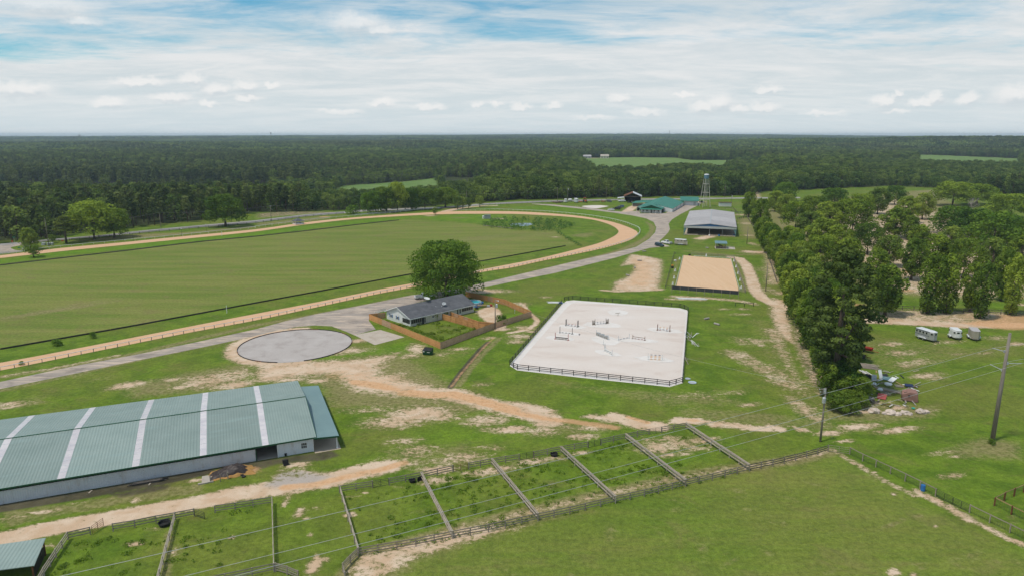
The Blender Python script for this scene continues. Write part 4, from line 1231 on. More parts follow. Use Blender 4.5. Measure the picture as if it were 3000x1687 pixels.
# bare dead trees
def deadtree(pos, h, label, seed):
    r = random.Random(seed)
    t = thing('dead_tree', label, 'tree', pos, 0)
    mb = MB().tube([(0, 0, -.1), (.1, 0, h * .3), (0, .15, h * .55)], [h * .03, h * .024, h * .016], 6)
    br = MB()
    for i in range(26):
        a, e = r.uniform(0, 6.28), r.uniform(.5, 1.3)
        z0 = h * r.uniform(.22, .55)
        L_ = h * r.uniform(.2, .45)
        p1 = Vector((math.cos(a) * math.cos(e), math.sin(a) * math.cos(e), math.sin(e))) * L_ + Vector((0, 0, z0))
        br.tube([(0, 0, z0), p1 * .55 + Vector((0, 0, z0 * .45)), p1], [h * .011, h * .007, h * .003], 4)
        for k in range(3):
            br.tube([p1 * .75 + Vector((0, 0, z0 * .25)), p1 + Vector((r.uniform(-1, 1), r.uniform(-1, 1), r.uniform(.2, 1))) * h * .08], [h * .004, h * .002], 4)
    mb.build('trunk', 'dead_wood', t)
    br.build('branch', 'dead_wood', t)
deadtree(P(2842, 628), 13, 'bare grey dead tree standing among green paddock trees', 3)
deadtree(P(2768, 735), 9, 'low bare twiggy dead tree between leafy paddock trees', 4)

# ------------------------------------------------------------------ woodland
BNDv = BND
MEAD = [PX((968, 520), (1000, 508), (1140, 501), (1284, 500), (1286, 516), (1290, 536), (1285, 560), (1180, 566), (985, 562)), PX((1290, 500), (1440, 520), (1500, 528), (1460, 545), (1300, 540)),
        PX((1700, 472), (1705, 462), (1850, 460), (1980, 463), (2030, 470), (2165, 470), (2160, 478), (2110, 503), (1990, 498), (1870, 508), (1750, 508)),
        PX((2677, 456), (2700, 453), (2990, 463), (2990, 490), (2840, 487), (2690, 484)), PX((1520, 413), (1570, 411.5), (1640, 412.5), (1630, 415), (1530, 416)), PX((2660, 560), (2740, 556), (2775, 590), (2720, 602))]
def clear_of(px, py, grow=0.):
    ok = np.ones(len(px), bool)
    for m_ in MEAD:
        ok &= ~inside(px, py, [(p[0], p[1]) for p in m_])
    return ok
rg = np.random.default_rng(9)
def jitter(y0, y1, step, amax):
    out = []
    y = y0
    while y < y1:
        n = int(2 * amax * y / step)
        x = (np.arange(n) - n / 2 + .5) * step + rg.uniform(-.45, .45, n) * step
        out.append(np.stack([x, y + rg.uniform(-.45, .45, n) * step], 1))
        y += step
    return np.concatenate(out)
pts = jitter(315, 1880, 8.2, .98)
ey = edge_y(pts[:, 0] / pts[:, 1])
dep = pts[:, 1] - ey
keep = (dep > 2) & clear_of(pts[:, 0], pts[:, 1])
# the hollow behind the first belt on the left is open
az = pts[:, 0] / pts[:, 1]
hollow = (az < -.35) & (pts[:, 1] > ey + 150) & (pts[:, 1] < 925)
keep &= ~(hollow & (rg.uniform(size=len(pts)) < .85))
tx, ty = np.array([t_[0] for t_ in TREES]), np.array([t_[1] for t_ in TREES])
near = np.nonzero(keep & (pts[:, 1] < 780))[0]
for i in near:
    if np.min(np.hypot(tx - pts[i, 0], ty - pts[i, 1])) < 6.5:
        keep[i] = False
pts, dep = pts[keep], dep[keep]
az = pts[:, 0] / pts[:, 1]
pw = wobble(pts[:, 0], pts[:, 1], 150., .9) + .55 * wobble(pts[:, 0], pts[:, 1], 60., 2.)
leftw = sst(-.18, -.42, az)
pine_p = np.clip(.22 + .45 * leftw + .35 * pw, .05, .92)
pine_p = np.where(((az > -.31) & (az < -.04) & (pts[:, 1] < 760)) | ((az > .05) & (pts[:, 1] > 640) & (pts[:, 1] < 1380)), pine_p * .25, pine_p)
pine_p = np.where((az < -.3) & (pts[:, 1] > 905) & (pts[:, 1] < 1085), .98, pine_p)
ispine = rg.uniform(size=len(pts)) < pine_p
lt = wobble(pts[:, 0] + 40, pts[:, 1], 110., 3.3)
kind_i = np.where(ispine, 5 + rg.integers(0, 4, len(pts)), np.where(lt > .35, np.where(rg.uniform(size=len(pts)) < .45, 3, 0), rg.choice([0, 1, 2, 4], len(pts))))
KEYS = ['wood_0', 'wood_1', 'wood_2', 'wood_3', 'wood_4', 'wpine_0', 'wpine_1', 'wpine_2', 'wpine_3']
scl = rg.uniform(.78, 1.15, len(pts))
# keep the belt low where the meadow shows over it
lowb = (az > -.30) & (az < -.05) & (pts[:, 1] < 760)
scl = np.where(lowb, scl * .62, scl)
stand = (az < -.3) & (pts[:, 1] > 905) & (pts[:, 1] < 1085)
scl = np.where(stand, scl * 1.4, scl)
lowb3 = (az > .5) & (az < .85) & (pts[:, 1] > 650) & (pts[:, 1] < 1300)
scl = np.where(lowb3, scl * .66, scl)
lowb2 = (az > .06) & (az < .36) & (pts[:, 1] > 700) & (pts[:, 1] < 1380)
scl = np.where(lowb2, scl * .70, scl)
vis = np.abs(az) < .80
order = np.argsort(np.where(vis, dep + .12 * (pts[:, 1] - 300), 1e9))
NIND = 230
ind = set(order[:NIND].tolist())
lw = {True: ('tall pine at the front edge of the dark wood', 'pines along the wood edge', 'wood_pine'), False: ('broadleaf tree at the front edge of the dark wood', 'broadleaf trees along the wood edge', 'wood_tree')}
for i in order[:NIND]:
    kk = KEYS[kind_i[i]]
    lab, grp, nm_ = lw[bool(ispine[i])]
    pr = PROTO[kk]
    tree(kk, pts[i], pr['h'] * scl[i], pr['w'] * scl[i], lab, grp, nm_)
rest = np.array([i for i in range(len(pts)) if i not in ind])
def scatter(name, label, cat, xy, idx, sc, meshes, zoff=0.):
    pc_ = bpy.data.collections.new(name + '_kit')
    for k, ms in enumerate(meshes):
        pc_.objects.link(bpy.data.objects.new('%s_kit_%02d' % (name, k), ms))
    n = len(xy)
    me = bpy.data.meshes.new(name)
    me.vertices.add(n)
    me.vertices.foreach_set('co', np.stack([xy[:, 0], xy[:, 1], terrain(xy[:, 0], xy[:, 1]) + zoff], 1).astype(np.float32).ravel())
    for nm_, ty_, arr in (('idx', 'INT', idx.astype(np.int32)), ('scl', 'FLOAT', sc.astype(np.float32)), ('rot', 'FLOAT', rg.uniform(0, 6.28, n).astype(np.float32))):
        a = me.attributes.new(nm_, ty_, 'POINT')
        a.data.foreach_set('value', arr)
    o = obj(name, me)
    tag(o, label, cat, None, 'stuff')
    ng = bpy.data.node_groups.new(name + '_scatter', 'GeometryNodeTree')
    ng.interface.new_socket('Geometry', in_out='INPUT', socket_type='NodeSocketGeometry')
    ng.interface.new_socket('Geometry', in_out='OUTPUT', socket_type='NodeSocketGeometry')
    g_in, g_out = ng.nodes.new('NodeGroupInput'), ng.nodes.new('NodeGroupOutput')
    ip = ng.nodes.new('GeometryNodeInstanceOnPoints')
    ci = ng.nodes.new('GeometryNodeCollectionInfo')
    ci.inputs[0].default_value = pc_
    ci.inputs[1].default_value = True
    ci.inputs[2].default_value = True
    ip.inputs['Pick Instance'].default_value = True
    def na(nm_, ty_):
        nd = ng.nodes.new('GeometryNodeInputNamedAttribute')
        nd.data_type = ty_
        nd.inputs[0].default_value = nm_
        return nd.outputs['Attribute']
    cx = ng.nodes.new('ShaderNodeCombineXYZ')
    ng.links.new(na('rot', 'FLOAT'), cx.inputs[2])
    ng.links.new(g_in.outputs[0], ip.inputs['Points'])
    ng.links.new(ci.outputs[0], ip.inputs['Instance'])
    ng.links.new(na('idx', 'INT'), ip.inputs['Instance Index'])
    ng.links.new(cx.outputs[0], ip.inputs['Rotation'])
    ng.links.new(na('scl', 'FLOAT'), ip.inputs['Scale'])
    ng.links.new(ip.outputs[0], g_out.inputs[0])
    md = o.modifiers.new('scatter', 'NODES')
    md.node_group = ng
    return o
def whole(key):
    "crown and trunk of a prototype as one mesh, for the scattered wood"
    pr = PROTO[key]
    bm = bmesh.new()
    bm.from_mesh(pr['crown'])
    nf_ = len(bm.faces)
    bm.from_mesh(pr['trunk'])
    bm.faces.ensure_lookup_table()
    for f in bm.faces[nf_:]:
        f.material_index = 1
    me = bpy.data.meshes.new(key)
    bm.to_mesh(me)
    bm.free()
    me.materials.append(pr['crown'].materials[0])
    me.materials.append(pr['trunk'].materials[0])
    return me
scatter('woodland', 'dense mixed wood of pines and broadleaf trees behind the farm', 'wood', pts[rest], kind_i[rest], scl[rest], [whole(k) for k in KEYS])
# far canopy: patches of many crowns
def patch(seed, mt, n, size, ncard, cs):
    r = random.Random(seed)
    lb = []
    for i in range(n):
        R0 = r.uniform(3.2, 5.6)
        h_ = r.uniform(8, 17)
        lb.append(((r.uniform(-size, size) / 2, r.uniform(-size, size) / 2, h_ - R0), (R0, R0, R0 * r.uniform(.8, 1.4))))
    return cards('canopy', lb, ncard, cs, mt, seed, .9, .6, .6)
far_m = [patch(70, 'leaf_wood', 46, 58, 950, 4.2), patch(71, 'leaf_wood_dark', 46, 58, 950, 4.2), patch(72, 'leaf_wood_pine', 60, 58, 1000, 3.8), patch(73, 'leaf_wood', 46, 58, 950, 4.2), patch(74, 'leaf_wood_pale', 46, 58, 950, 4.2)]
fp = np.concatenate([jitter(1880, 4600, 54, .98), jitter(4600, 11500, 95, .98)])
fs_ = np.where(fp[:, 1] > 4600, 1.8, 1.) * rg.uniform(.85, 1.15, len(fp))
ok = clear_of(fp[:, 0], fp[:, 1])
fp, fs_ = fp[ok], fs_[ok]
fw_ = wobble(fp[:, 0], fp[:, 1], 260., 1.1) + .6 * wobble(fp[:, 0], fp[:, 1], 120., 4.)
fi = np.where(fw_ < -.35, 2, np.where(fw_ > .75, 4, rg.choice([0, 1, 3], len(fp))))
fz = np.where(fp[:, 1] > 4600, -5., 0.)
scatter('far_forest', 'far forest canopy rolling to the horizon', 'forest', fp, fi, fs_, far_m, fz)
# ------------------------------------------------------------------ buildings
def gable(par, x0, x1, y0, y1, ze, zr, ov, m, th=.12, along='x', name='roof_slope'):
    ym = (y0 + y1) / 2
    out = []
    if along == 'x':
        a = [((x0 - ov, y0 - ov, ze), (x1 + ov, y0 - ov, ze), (x1 + ov, ym, zr), (x0 - ov, ym, zr)), ((x0 - ov, y1 + ov, ze), (x1 + ov, y1 + ov, ze), (x1 + ov, ym + .002, zr), (x0 - ov, ym + .002, zr))]
    else:
        xm = (x0 + x1) / 2
        a = [((x0 - ov, y0 - ov, ze), (x0 - ov, y1 + ov, ze), (xm, y1 + ov, zr), (xm, y0 - ov, zr)), ((x1 + ov, y0 - ov, ze), (x1 + ov, y1 + ov, ze), (xm + .002, y1 + ov, zr), (xm + .002, y0 - ov, zr))]
    for q_ in a:
        out.append(MB().slab(q_, th).build(name, m, par))
    return out
def window(par, c, w_, h_, face, frame='white_paint', pane='glass', mull=(1, 1), t=.05):
    "a framed window standing proud of a wall; face is the outward axis"
    ax = {'-y': (1, 0), '+y': (1, 0), '-x': (0, 1), '+x': (0, 1)}[face]
    sg = -1 if face[0] == '-' else 1
    nrm = Vector((0, sg, 0)) if face[1] == 'y' else Vector((sg, 0, 0))
    ex = Vector((ax[0], ax[1], 0))
    def bx(mb, u, z, du, dz, d, off):
        dim = (du, d, dz) if face[1] == 'y' else (d, du, dz)
        mb.box(Vector(c) + ex * u + Vector((0, 0, z)) + nrm * off, dim)
    g_ = MB()
    bx(g_, 0, 0, w_, h_, t, .01)
    p_ = g_.build('window', pane, par)
    f_ = MB()
    for u, z, du, dz in ((0, h_ / 2, w_ + .16, .09), (0, -h_ / 2, w_ + .16, .09), (w_ / 2, 0, .09, h_ - .09), (-w_ / 2, 0, .09, h_ - .09)):
        bx(f_, u, z, du, dz, t + .04, .02)
    for i in range(1, mull[0]):
        bx(f_, -w_ / 2 + w_ * i / mull[0], 0, .05, h_ - .1, t + .02, .018)
    for i in range(1, mull[1]):
        bx(f_, 0, -h_ / 2 + h_ * i / mull[1], w_ - .1, .05, t + .016, .016)
    f_.build('frame', frame, p_)
    return p_
def projx(p):
    d = CAMZ - p[2]
    return CX + F * p[0] / (p[1] * CP + d * SP)

# --- the long green-roofed barn in the foreground
BO, BT = Vector((-33.45, 106.36, 0)), R(22.98)
barn = thing('long_barn', 'long low barn with green ribbed metal roof and pale skylight strips', 'barn', BO, BT)
bu, bv = Vector((math.cos(BT), math.sin(BT), 0)), Vector((-math.sin(BT), math.cos(BT), 0))
BZE, BZR, BW, BX0, BX1 = 2.72, 4.55, 28.2, -74., .55
def solve_u(px, v, z):
    lo_, hi_ = -80., 10.
    for k in range(50):
        m_ = (lo_ + hi_) / 2
        if projx(BO + bu * m_ + bv * v + Vector((0, 0, z))) < px:
            lo_ = m_
        else:
            hi_ = m_
    return lo_
sk = [solve_u(px, -.4, BZE) for px in (179, 397, 595.5, 778)]
step = (sk[3] - sk[0]) / 3
sk = [sk[0] - step * k for k in (4, 3, 2, 1)] + sk
SW = 1.0
ed = [BX0]
for s_ in sk:
    if s_ - SW / 2 > BX0:
        ed += [s_ - SW / 2, s_ + SW / 2]
ed.append(BX1)
ym = BW / 2
for i in range(len(ed) - 1):
    a, b_ = ed[i], ed[i + 1]
    isky = i % 2 == 1
    for y_e in (-.5, BW + .5):
        q_ = ((a, y_e, BZE), (b_, y_e, BZE), (b_, ym, BZR), (a, ym, BZR))
        if isky:
            pn = MB().slab([(x, y, z + .012) for x, y, z in q_], .05).build('skylight', 'skylight', barn)
            cb = MB()
            for k in range(1, 9):
                t_ = k / 9 + .02 * math.sin(k * 7.)
                yy, zz = y_e + (ym - y_e) * t_, BZE + (BZR - BZE) * t_ + .025
                cb.box(((a + b_) / 2, yy, zz), (SW - .06, .07, .02))
            cb.build('batten', 'white_metal', pn)
        else:
            MB().slab(q_, .09).build('roof_panel', 'roof_green', barn)
rc = MB()
rc.box(((BX0 + BX1) / 2, ym - .07, BZR + .035), (BX1 - BX0, .16, .03), rx=R(7))
rc.box(((BX0 + BX1) / 2, ym + .07, BZR + .035), (BX1 - BX0, .16, .03), rx=R(-7))
rc.build('ridge_cap', 'green_bin', barn)
MB().box(((BX0 + BX1) / 2, -.53, BZE - .12), (BX1 - BX0, .07, .24)).build('eave_trim', 'green_bin', barn)
MB().slab([(BX1 - .02, -.5, BZE + .03), (BX1 + .06, -.5, BZE + .03), (BX1 + .06, ym, BZR + .03), (BX1 - .02, ym, BZR + .03)], .22).build('rake_trim', 'green_bin', barn)
# walls: long white curtain wall below an open slot, dark aisle, office box
MB().box(((BX0 - 9.) / 2 - .0, .1, 1.02), (-BX0 - 9. + .0, .08, 2.04)).build('wall', 'wall_white_x', barn)
MB().box((-9.05, .1, 1.06), (.14, .14, 2.1)).build('corner_trim', 'green_bin', barn)
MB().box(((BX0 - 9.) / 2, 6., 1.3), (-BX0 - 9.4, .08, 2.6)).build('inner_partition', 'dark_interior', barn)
MB().box((BX0 / 2 - .2, BW, 1.3), (-BX0, .1, 2.6)).build('wall', 'wall_white_x', barn)
MB().box((.0, 15.2, 1.3), (.1, 26, 2.6)).build('wall', 'wall_white_y', barn)
bx_ = MB().prism([(2., 2.6), (ym, 4.3), (BW - .1, 2.6)], -.05, .05, 'x')
bx_.build('gable_wall', 'wall_white_y', barn)
for k in range(12):
    MB().box((-9.6 - k * 5.8, .3, 1.35), (.14, .14, 2.5)).build('post', 'dark_steel', barn)
off = MB().box((-2.85, .05, 1.25), (5.7, .1, 2.5))
off.build('office_wall', 'wall_white_x', barn)
MB().box((-5.66, 2.1, 1.25), (.1, 4., 2.5)).build('office_wall', 'wall_white_y', barn)
MB().box((-.02, 1.2, 1.25), (.1, 2.2, 2.5)).build('office_wall', 'wall_white_y', barn)
for x_ in (-5.68, -.02):
    MB().box((x_, -.03, 1.25), (.14, .14, 2.5)).build('corner_trim', 'white_paint', barn)
window(barn, (-1.5, -.02, 1.35), .95, 1.0, '-y', mull=(3, 2), pane='glass')
MB().box((-7.3, 9., .02), (3.3, 18., .04)).build('aisle_floor', 'concrete', barn)
for y_ in (5., 10., 15.):
    MB().box((-8.95, y_, 1.3), (.1, 4.2, 2.6)).build('stall_front', 'grey_wood', barn)
# lean-to over the end
MB().slab([(.12, -.65, 2.66), (4.2, -.65, 2.36), (4.2, 25.1, 2.36), (.12, 25.1, 2.66)], .08).build('lean_to_roof', 'roof_green_side', barn)
MB().box((2.15, -.70, 2.36), (4.1, .06, .26), ry=R(4.2)).build('lean_to_trim', 'green_bin', barn)
MB().box((4.22, 12.2, 2.24), (.06, 25.7, .24)).build('lean_to_trim', 'green_bin', barn)
for y_ in (-.3, 6., 12., 18., 24.5):
    p_ = MB().box((3.85, y_, 1.12), (.18, .18, 2.24))
    p_.box((3.85, y_, .1), (.3, .3, .2))
    p_.build('post', 'white_paint', barn)
sheet('lean_to_apron', [BO + bu * x + bv * y for x, y in ((.1, -.9), (4.4, -.9), (4.4, 25), (.1, 25))], .02, 'covered_dirt')

# --- run-in shed at the lower left corner
so = P(134, 1586, 2.2)
sh = thing('run_in_shed', 'small green metal roofed run-in shed beside the dirt track', 'shed', P(125, 1640), R(15))
q4 = [PX_ for PX_ in (P(134, 1574, 2.35), P(100, 1655, 2.0), P(-170, 1690, 2.0), P(-120, 1610, 2.35))]
inv = Matrix.Translation(sh.location) @ Matrix.Rotation(R(15), 4, 'Z')
inv = inv.inverted()
lq = [inv @ p for p in q4]
MB().slab(lq, .09).build('roof', 'roof_green', sh)
for i in (0, 1, 2, 3):
    pp = lq[i] * .94 + (sum(lq, Vector()) / 4) * .06
    MB().box((pp.x, pp.y, (pp.z - .1) / 2), (.15, .15, pp.z - .1)).build('post', 'rust', sh)
MB().beam(lq[0] * .93 + (sum(lq, Vector()) / 4) * .07 - Vector((0, 0, 1.6)), lq[1] * .93 + (sum(lq, Vector()) / 4) * .07 - Vector((0, 0, 1.4)), .06, 1.2).build('side_wall', 'black_paint', sh)
MB().beam(lq[0] * .9 + (sum(lq, Vector()) / 4) * .1 - Vector((0, 0, 1.2)), lq[3] * .9 + (sum(lq, Vector()) / 4) * .1 - Vector((0, 0, 1.2)), .06, 2.).build('back_wall', 'grey_wood_dark', sh)

# --- the house
HO, HT = Vector((-28.24, 182.92, 0)), R(44.)
house = thing('ranch_house', 'white single-storey house with grey shingle roof and screened porches', 'house', HO, HT)
HL, HW, HE, HR = 23.2, 11.6, 2.35, 4.65
gb = MB().prism([(0, 0), (HW, 0), (HW, HE), (HW / 2, HR - .12), (0, HE)], 0., .12, 'x')
gb.build('gable_wall', 'white_paint', house)
MB().prism([(0, 0), (HW, 0), (HW, HE), (HW / 2, HR - .12), (0, HE)], HL - .12, HL, 'x').build('gable_wall', 'white_paint', house)
MB().box((HL / 2 - .0, .06, HE / 2), (HL - .26, .12, HE)).build('wall', 'old_or_shaded_white', house)  # front wall's darker cream carries its shaded side as colour
MB().box((HL / 2, HW - .06, HE / 2), (HL - .26, .12, HE)).build('wall', 'white_paint', house)
for q_ in (((-.45, -.5, HE - .05), (HL + .45, -.5, HE - .05), (HL + .45, HW / 2, HR), (-.45, HW / 2, HR)), ((-.45, HW + .5, HE - .05), (HL + .45, HW + .5, HE - .05), (HL + .45, HW / 2 + .002, HR), (-.45, HW / 2 + .002, HR))):
    MB().slab(q_, .12).build('roof_slope', 'asphalt_shingle', house)
fas = MB()
fas.beam((-.47, -.52, HE - .14), (HL + .47, -.52, HE - .14), .04, .2)
fas.build('fascia', 'white_paint', house)
for sgn, y_e in ((1, -.52), (-1, HW + .52)):
    MB().beam((-.48, y_e, HE - .1), (-.48, HW / 2, HR - .06), .05, .24).build('rake_board', 'white_paint', house)
for y_ in (9.3, 6.1):
    window(house, (-.01, y_, 1.45), .72, .85, '-x', mull=(1, 2))
    for dy in (-.62, .62):
        MB().box((-.03, y_ + dy, 1.45), (.05, .36, 1.0)).build('shutter', 'blue_paint', house)
# corner screened porch: bands of dark screens between white mullions
def screens(c0, c1, n, z0, z1, face):
    for i in range(n):
        t0, t1 = i / n, (i + 1) / n
        a_, b_ = Vector(c0).lerp(Vector(c1), t0), Vector(c0).lerp(Vector(c1), t1)
        m_ = (a_ + b_) / 2
        L_ = (b_ - a_).length - .1
        dim = (L_, .04, z1 - z0) if face[1] == 'y' else (.04, L_, z1 - z0)
        MB().box((m_.x, m_.y, (z0 + z1) / 2), dim).build('screen', 'screen_mesh', house)
screens((-.03, 3.7, 0), (-.03, .2, 0), 5, .75, 1.95, '-x')
screens((.25, -.03, 0), (3.9, -.03, 0), 5, .75, 2.05, '-y')
MB().box((4.35, -.03, 1.0), (.75, .06, 2.0)).build('door', 'dark_interior', house)  # near-black panel; the shade of a door opening is painted on
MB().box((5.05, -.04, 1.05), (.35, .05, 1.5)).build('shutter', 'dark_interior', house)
window(house, (7.9, -.01, 1.45), .7, .7, '-y', mull=(1, 2))
MB().box((11.2, -.02, 1.0), (.9, .06, 1.9)).build('door', 'white_metal', house)
window(house, (13.2, -.01, 1.5), .7, .6, '-y')
MB().box((17.0, -.03, 1.3), (.35, .05, 1.5)).build('shutter', 'dark_interior', house)
dr = MB().box((17.9, -.03, 1.05), (.8, .06, 2.05)).build('door', 'white_paint', house)
MB().box((17.9, -.065, 1.25), (.55, .02, 1.3)).build('door_screen', 'screen_mesh', dr)
screens((18.6, -.03, 0), (22.9, -.03, 0), 5, .95, 2.05, '-y')
# vines on the wall, roof dishes, vent pipes
vn = MB()
def dish(par, c, r_, az_, m, el_=R(35)):
    mb = MB().lathe((0, 0, 0), [(.04, -.02), (r_ * .5, .02), (r_ * .85, .10 * r_ / .5), (r_, .16 * r_ / .5), (r_ * .97, .17 * r_ / .5), (r_ * .5, .05), (.03, .02)], 14)
    o = mb.build('dish', m, par, smooth=True)
    o.location = c
    o.rotation_euler = (el_, 0, az_)
    return o
MB().tube([(13.6, 2.3, 3.05), (13.6, 2.1, 3.75)], .03, 6).build('dish_mast', 'steel', house)
dish(house, (13.55, 2.0, 3.8), .62, R(-30), 'grey_board')
MB().tube([(10.2, 5.9, 4.5), (10.2, 5.9, 5.1)], .05, 6).build('dish_mast', 'steel', house)
dish(house, (10.2, 5.8, 5.15), .95, R(20), 'white_paint', R(15))
for x_, y_ in ((10.8, 2.4), (12.5, 1.8)):
    MB().tube([(x_, y_, 2.9), (x_, y_, 3.6)], .06, 6).build('vent_pipe', 'white_metal', house)
wn = MB()
wn.box((11.6, 1.0, 2.85), (3.2, .04, .04), rx=0)
wn.build('antenna', 'steel', house)
vl = cards('vine', [((8.6, -.1, 1.6), (.35, .14, .7)), ((9.4, -.12, 1.1), (.25, .14, .9)), ((12.4, -.16, 1.4), (.9, .3, .8)), ((3.2, -.2, .35), (.6, .3, .3)), ((2.4, -.2, .3), (.4, .3, .25)), ((9.9, -.16, 2.2), (.3, .14, .25))], 520, .2, 'leaf_oak', 61)
obj('wall_vine', vl, house)
# --- yard pool
pl = thing('frame_pool', 'round above-ground swimming pool with blue water inside the fence', 'pool', P(1384, 884), 0)
pl.location = P(1386, 893)
PR = 2.55
MB().lathe((0, 0, 0), [(PR, 0), (PR + .02, 1.1), (PR - .05, 1.1), (PR - .05, .05)], 28).build('pool_wall', 'pool_wall', pl)
MB().lathe((0, 0, 0), [(PR - .06, .85), (PR - .06, .9)], 28).build('water', 'pool_water', pl)
MB().tube([(math.cos(k * .2244) * PR, math.sin(k * .2244) * PR, 1.12) for k in range(29)], .05, 6, False).build('rim', 'white_paint', pl)
for k in range(14):
    a_ = 2 * math.pi * k / 14
    MB().beam((math.cos(a_) * PR * 1.02, math.sin(a_) * PR * 1.02, 1.08), (math.cos(a_) * PR * 1.13, math.sin(a_) * PR * 1.13, .0), .06).build('leg', 'white_paint', pl)
MB().lathe((0, 0, .0), [(PR + .5, .0), (PR + .5, .02)], 28).build('ground_cloth', 'blue_drum', pl)

# --- covered riding arena
CO, CT = P(1800 + 1310 * .15528, 500 + 1215 * .15528), R(-16.6)
cov = thing('covered_arena', 'open-sided covered riding arena with wide pale grey roof', 'building', CO, CT)
CW, CL, CE, CR, CB = 26.2, 74., 5.0, 6.45, 3.85
for q_, nm_ in ((((-.3, -.3, CE), (CW / 2, -.3, CR), (CW / 2, CL, CR), (-.3, CL, CE)), 0), (((CW + .3, -.3, CE), (CW / 2 + .002, -.3, CR), (CW / 2 + .002, CL, CR), (CW + .3, CL, CE)), 1)):
    for k in range(4):
        t0, t1 = k / 4, (k + 1) / 4
        aa, bb_, cc, dd = [Vector(p) for p in q_]
        z_ = Vector((0, 0, .004 * k))
        MB().slab([aa.lerp(dd, t0) + z_, bb_.lerp(cc, t0) + z_, bb_.lerp(cc, t1) + z_, aa.lerp(dd, t1) + z_], .14).build('roof_panel', 'roof_grey', cov)
MB().box((CW / 2, CL / 2, CR + .03), (.5, CL, .05)).build('ridge_cap', 'grey_board', cov)
MB().box((CW / 2, -.1, (CB + CE) / 2 - .02), (CW + .4, .1, CE - CB)).build('fascia', 'fascia_grey', cov)
MB().prism([(1.5, CE + .0), (CW - 1.5, CE + .0), (CW / 2, CR - .2)], -.06, .0, 'y').build('gable_infill', 'blue_paint', cov)
for x_ in (-.1, CW + .1):
    MB().box((x_, CL / 2, (CB + CE) / 2), (.1, CL, CE - CB)).build('side_fascia', 'fascia_grey', cov)
MB().box((CW / 2, CL - .1, (CB + CE) / 2), (CW, .1, CE - CB)).build('fascia', 'fascia_grey', cov)
for x_ in (0., CW):
    for k in range(9):
        y_ = k * CL / 8 * .995 + .1
        cm = MB().box((x_, y_, CB / 2), (.28, .28, CB))
        sg = 1 if x_ == 0 else -1
        cm.prism([(x_ + sg * .14, 1.2), (x_ + sg * .14, CB), (x_ + sg * 1.4, CB)], y_ - .1, y_ + .1, 'y')
        cm.build('column', 'teal_sheet' if k == 0 else 'dark_steel', cov)
for x_ in (13., 19.5):
    MB().box((x_, .15, CB / 2), (.12, .12, CB)).build('column', 'galv', cov)
MB().box((CW / 2, CL - 6, 1.25), (CW - 4, .1, 2.5)).build('end_wall', 'lumber_tan', cov)
MB().box((1.7, 22., 1.9), (.1, 42., 3.6)).build('side_wall', 'cream_metal', cov)
sheet('covered_floor', [CO + Matrix.Rotation(CT, 3, 'Z') @ Vector((x, y, 0)) for x, y in ((.2, .3), (CW - .2, .3), (CW - .2, CL), (.2, CL))], .02, 'covered_dirt')
kb = MB()
for x0, x1 in ((.4, 7.2), (12.6, CW - .4)):
    MB().box(((x0 + x1) / 2, .35, .35), (x1 - x0, .08, .5)).build('kick_board', 'lumber_pale', cov)
for i, (px, m_) in enumerate(((2106.5, 'blue_drum'), (2150, 'blue_drum'), (2128, 'black_rubber'), (2078, 'white_paint'))):
    y_ = 692.5
    nm_ = {'blue_drum': 'blue barrel standing at the covered arena opening', 'black_rubber': 'black tub standing at the covered arena opening', 'white_paint': 'white block at the covered arena gateway'}[m_]
    o = MB().lathe((0, 0, 0), [(.42, 0), (.46, .3), (.42, .6), (.40, .9), (.36, .92)], 12).build('barrel', m_, None)
    o.location = P(px, y_)
    tag(o, nm_, 'barrel', 'blue barrels at the covered arena' if m_ == 'blue_drum' else None)

# --- green-roofed stable block
GO, GT = P(1800 + 485 * .15528, 500 + 800 * .15528), R(-19.)
gs = thing('stable_block', 'white stable block with bright green metal roof and front porch', 'building', GO, GT)
MB().slab([(-.6, -.4, 2.5), (14.2, -.4, 2.5), (14.2, 3.4, 3.0), (-.6, 3.4, 3.0)], .12).build('porch_roof', 'roof_teal', gs)
for k in range(5):
    MB().box((-.3 + k * 3.55, -.1, 1.22), (.22, .22, 2.44)).build('porch_post', 'white_paint', gs)
MB().box((6.9, 2.6, 1.4), (14., .15, 2.8)).build('front_wall', 'white_paint', gs)
for x_ in (1.8, 4.2, 9.6, 12.):
    window(gs, (x_, 2.5, 1.4), 1.1, .9, '-y', mull=(2, 1))
MB().box((6.9, 2.5, 1.05), (1.1, .08, 2.1)).build('door', 'dark_interior', gs)
MB().prism([(-.6, 2.95), (14.4, 2.95), (6.9, 5.3)], 2.9, 3.1, 'y').build('gable_front', 'green_bin', gs)
# long roof widening over the stalls
rq = [((-1., 2.6, 2.95), (6.9, 2.6, 5.3), (6.9, 12, 5.35), (-1., 12, 2.95)), ((14.8, 2.6, 2.95), (6.902, 2.6, 5.3), (6.902, 12, 5.35), (14.8, 12, 2.95)),
      ((-4.4, 11.95, 2.35), (6.9, 11.95, 5.4), (9.4, 60, 6.6), (-2.4, 60, 2.6)), ((20.4, 11.95, 2.35), (6.902, 11.95, 5.4), (9.402, 60, 6.6), (23.6, 60, 2.6))]
for q_ in rq:
    MB().slab(q_, .14).build('roof_slope', 'roof_teal', gs)
MB().prism([(-4.2, 2.3), (20.2, 2.3), (6.9, 5.3)], 12.0, 12.15, 'y').build('gable_wall', 'white_paint', gs)
MB().box((15.4, 12.1, 1.2), (9.4, .15, 2.35)).build('wall', 'white_paint', gs)
MB().box((14.2, 7.5, 1.3), (.15, 9.2, 2.6)).build('wall', 'dark_interior', gs)
sw = MB().beam((20.1, 12, 1.15), (23.2, 60, 1.25), .15, 2.3)
sw.build('side_wall', 'white_paint', gs)
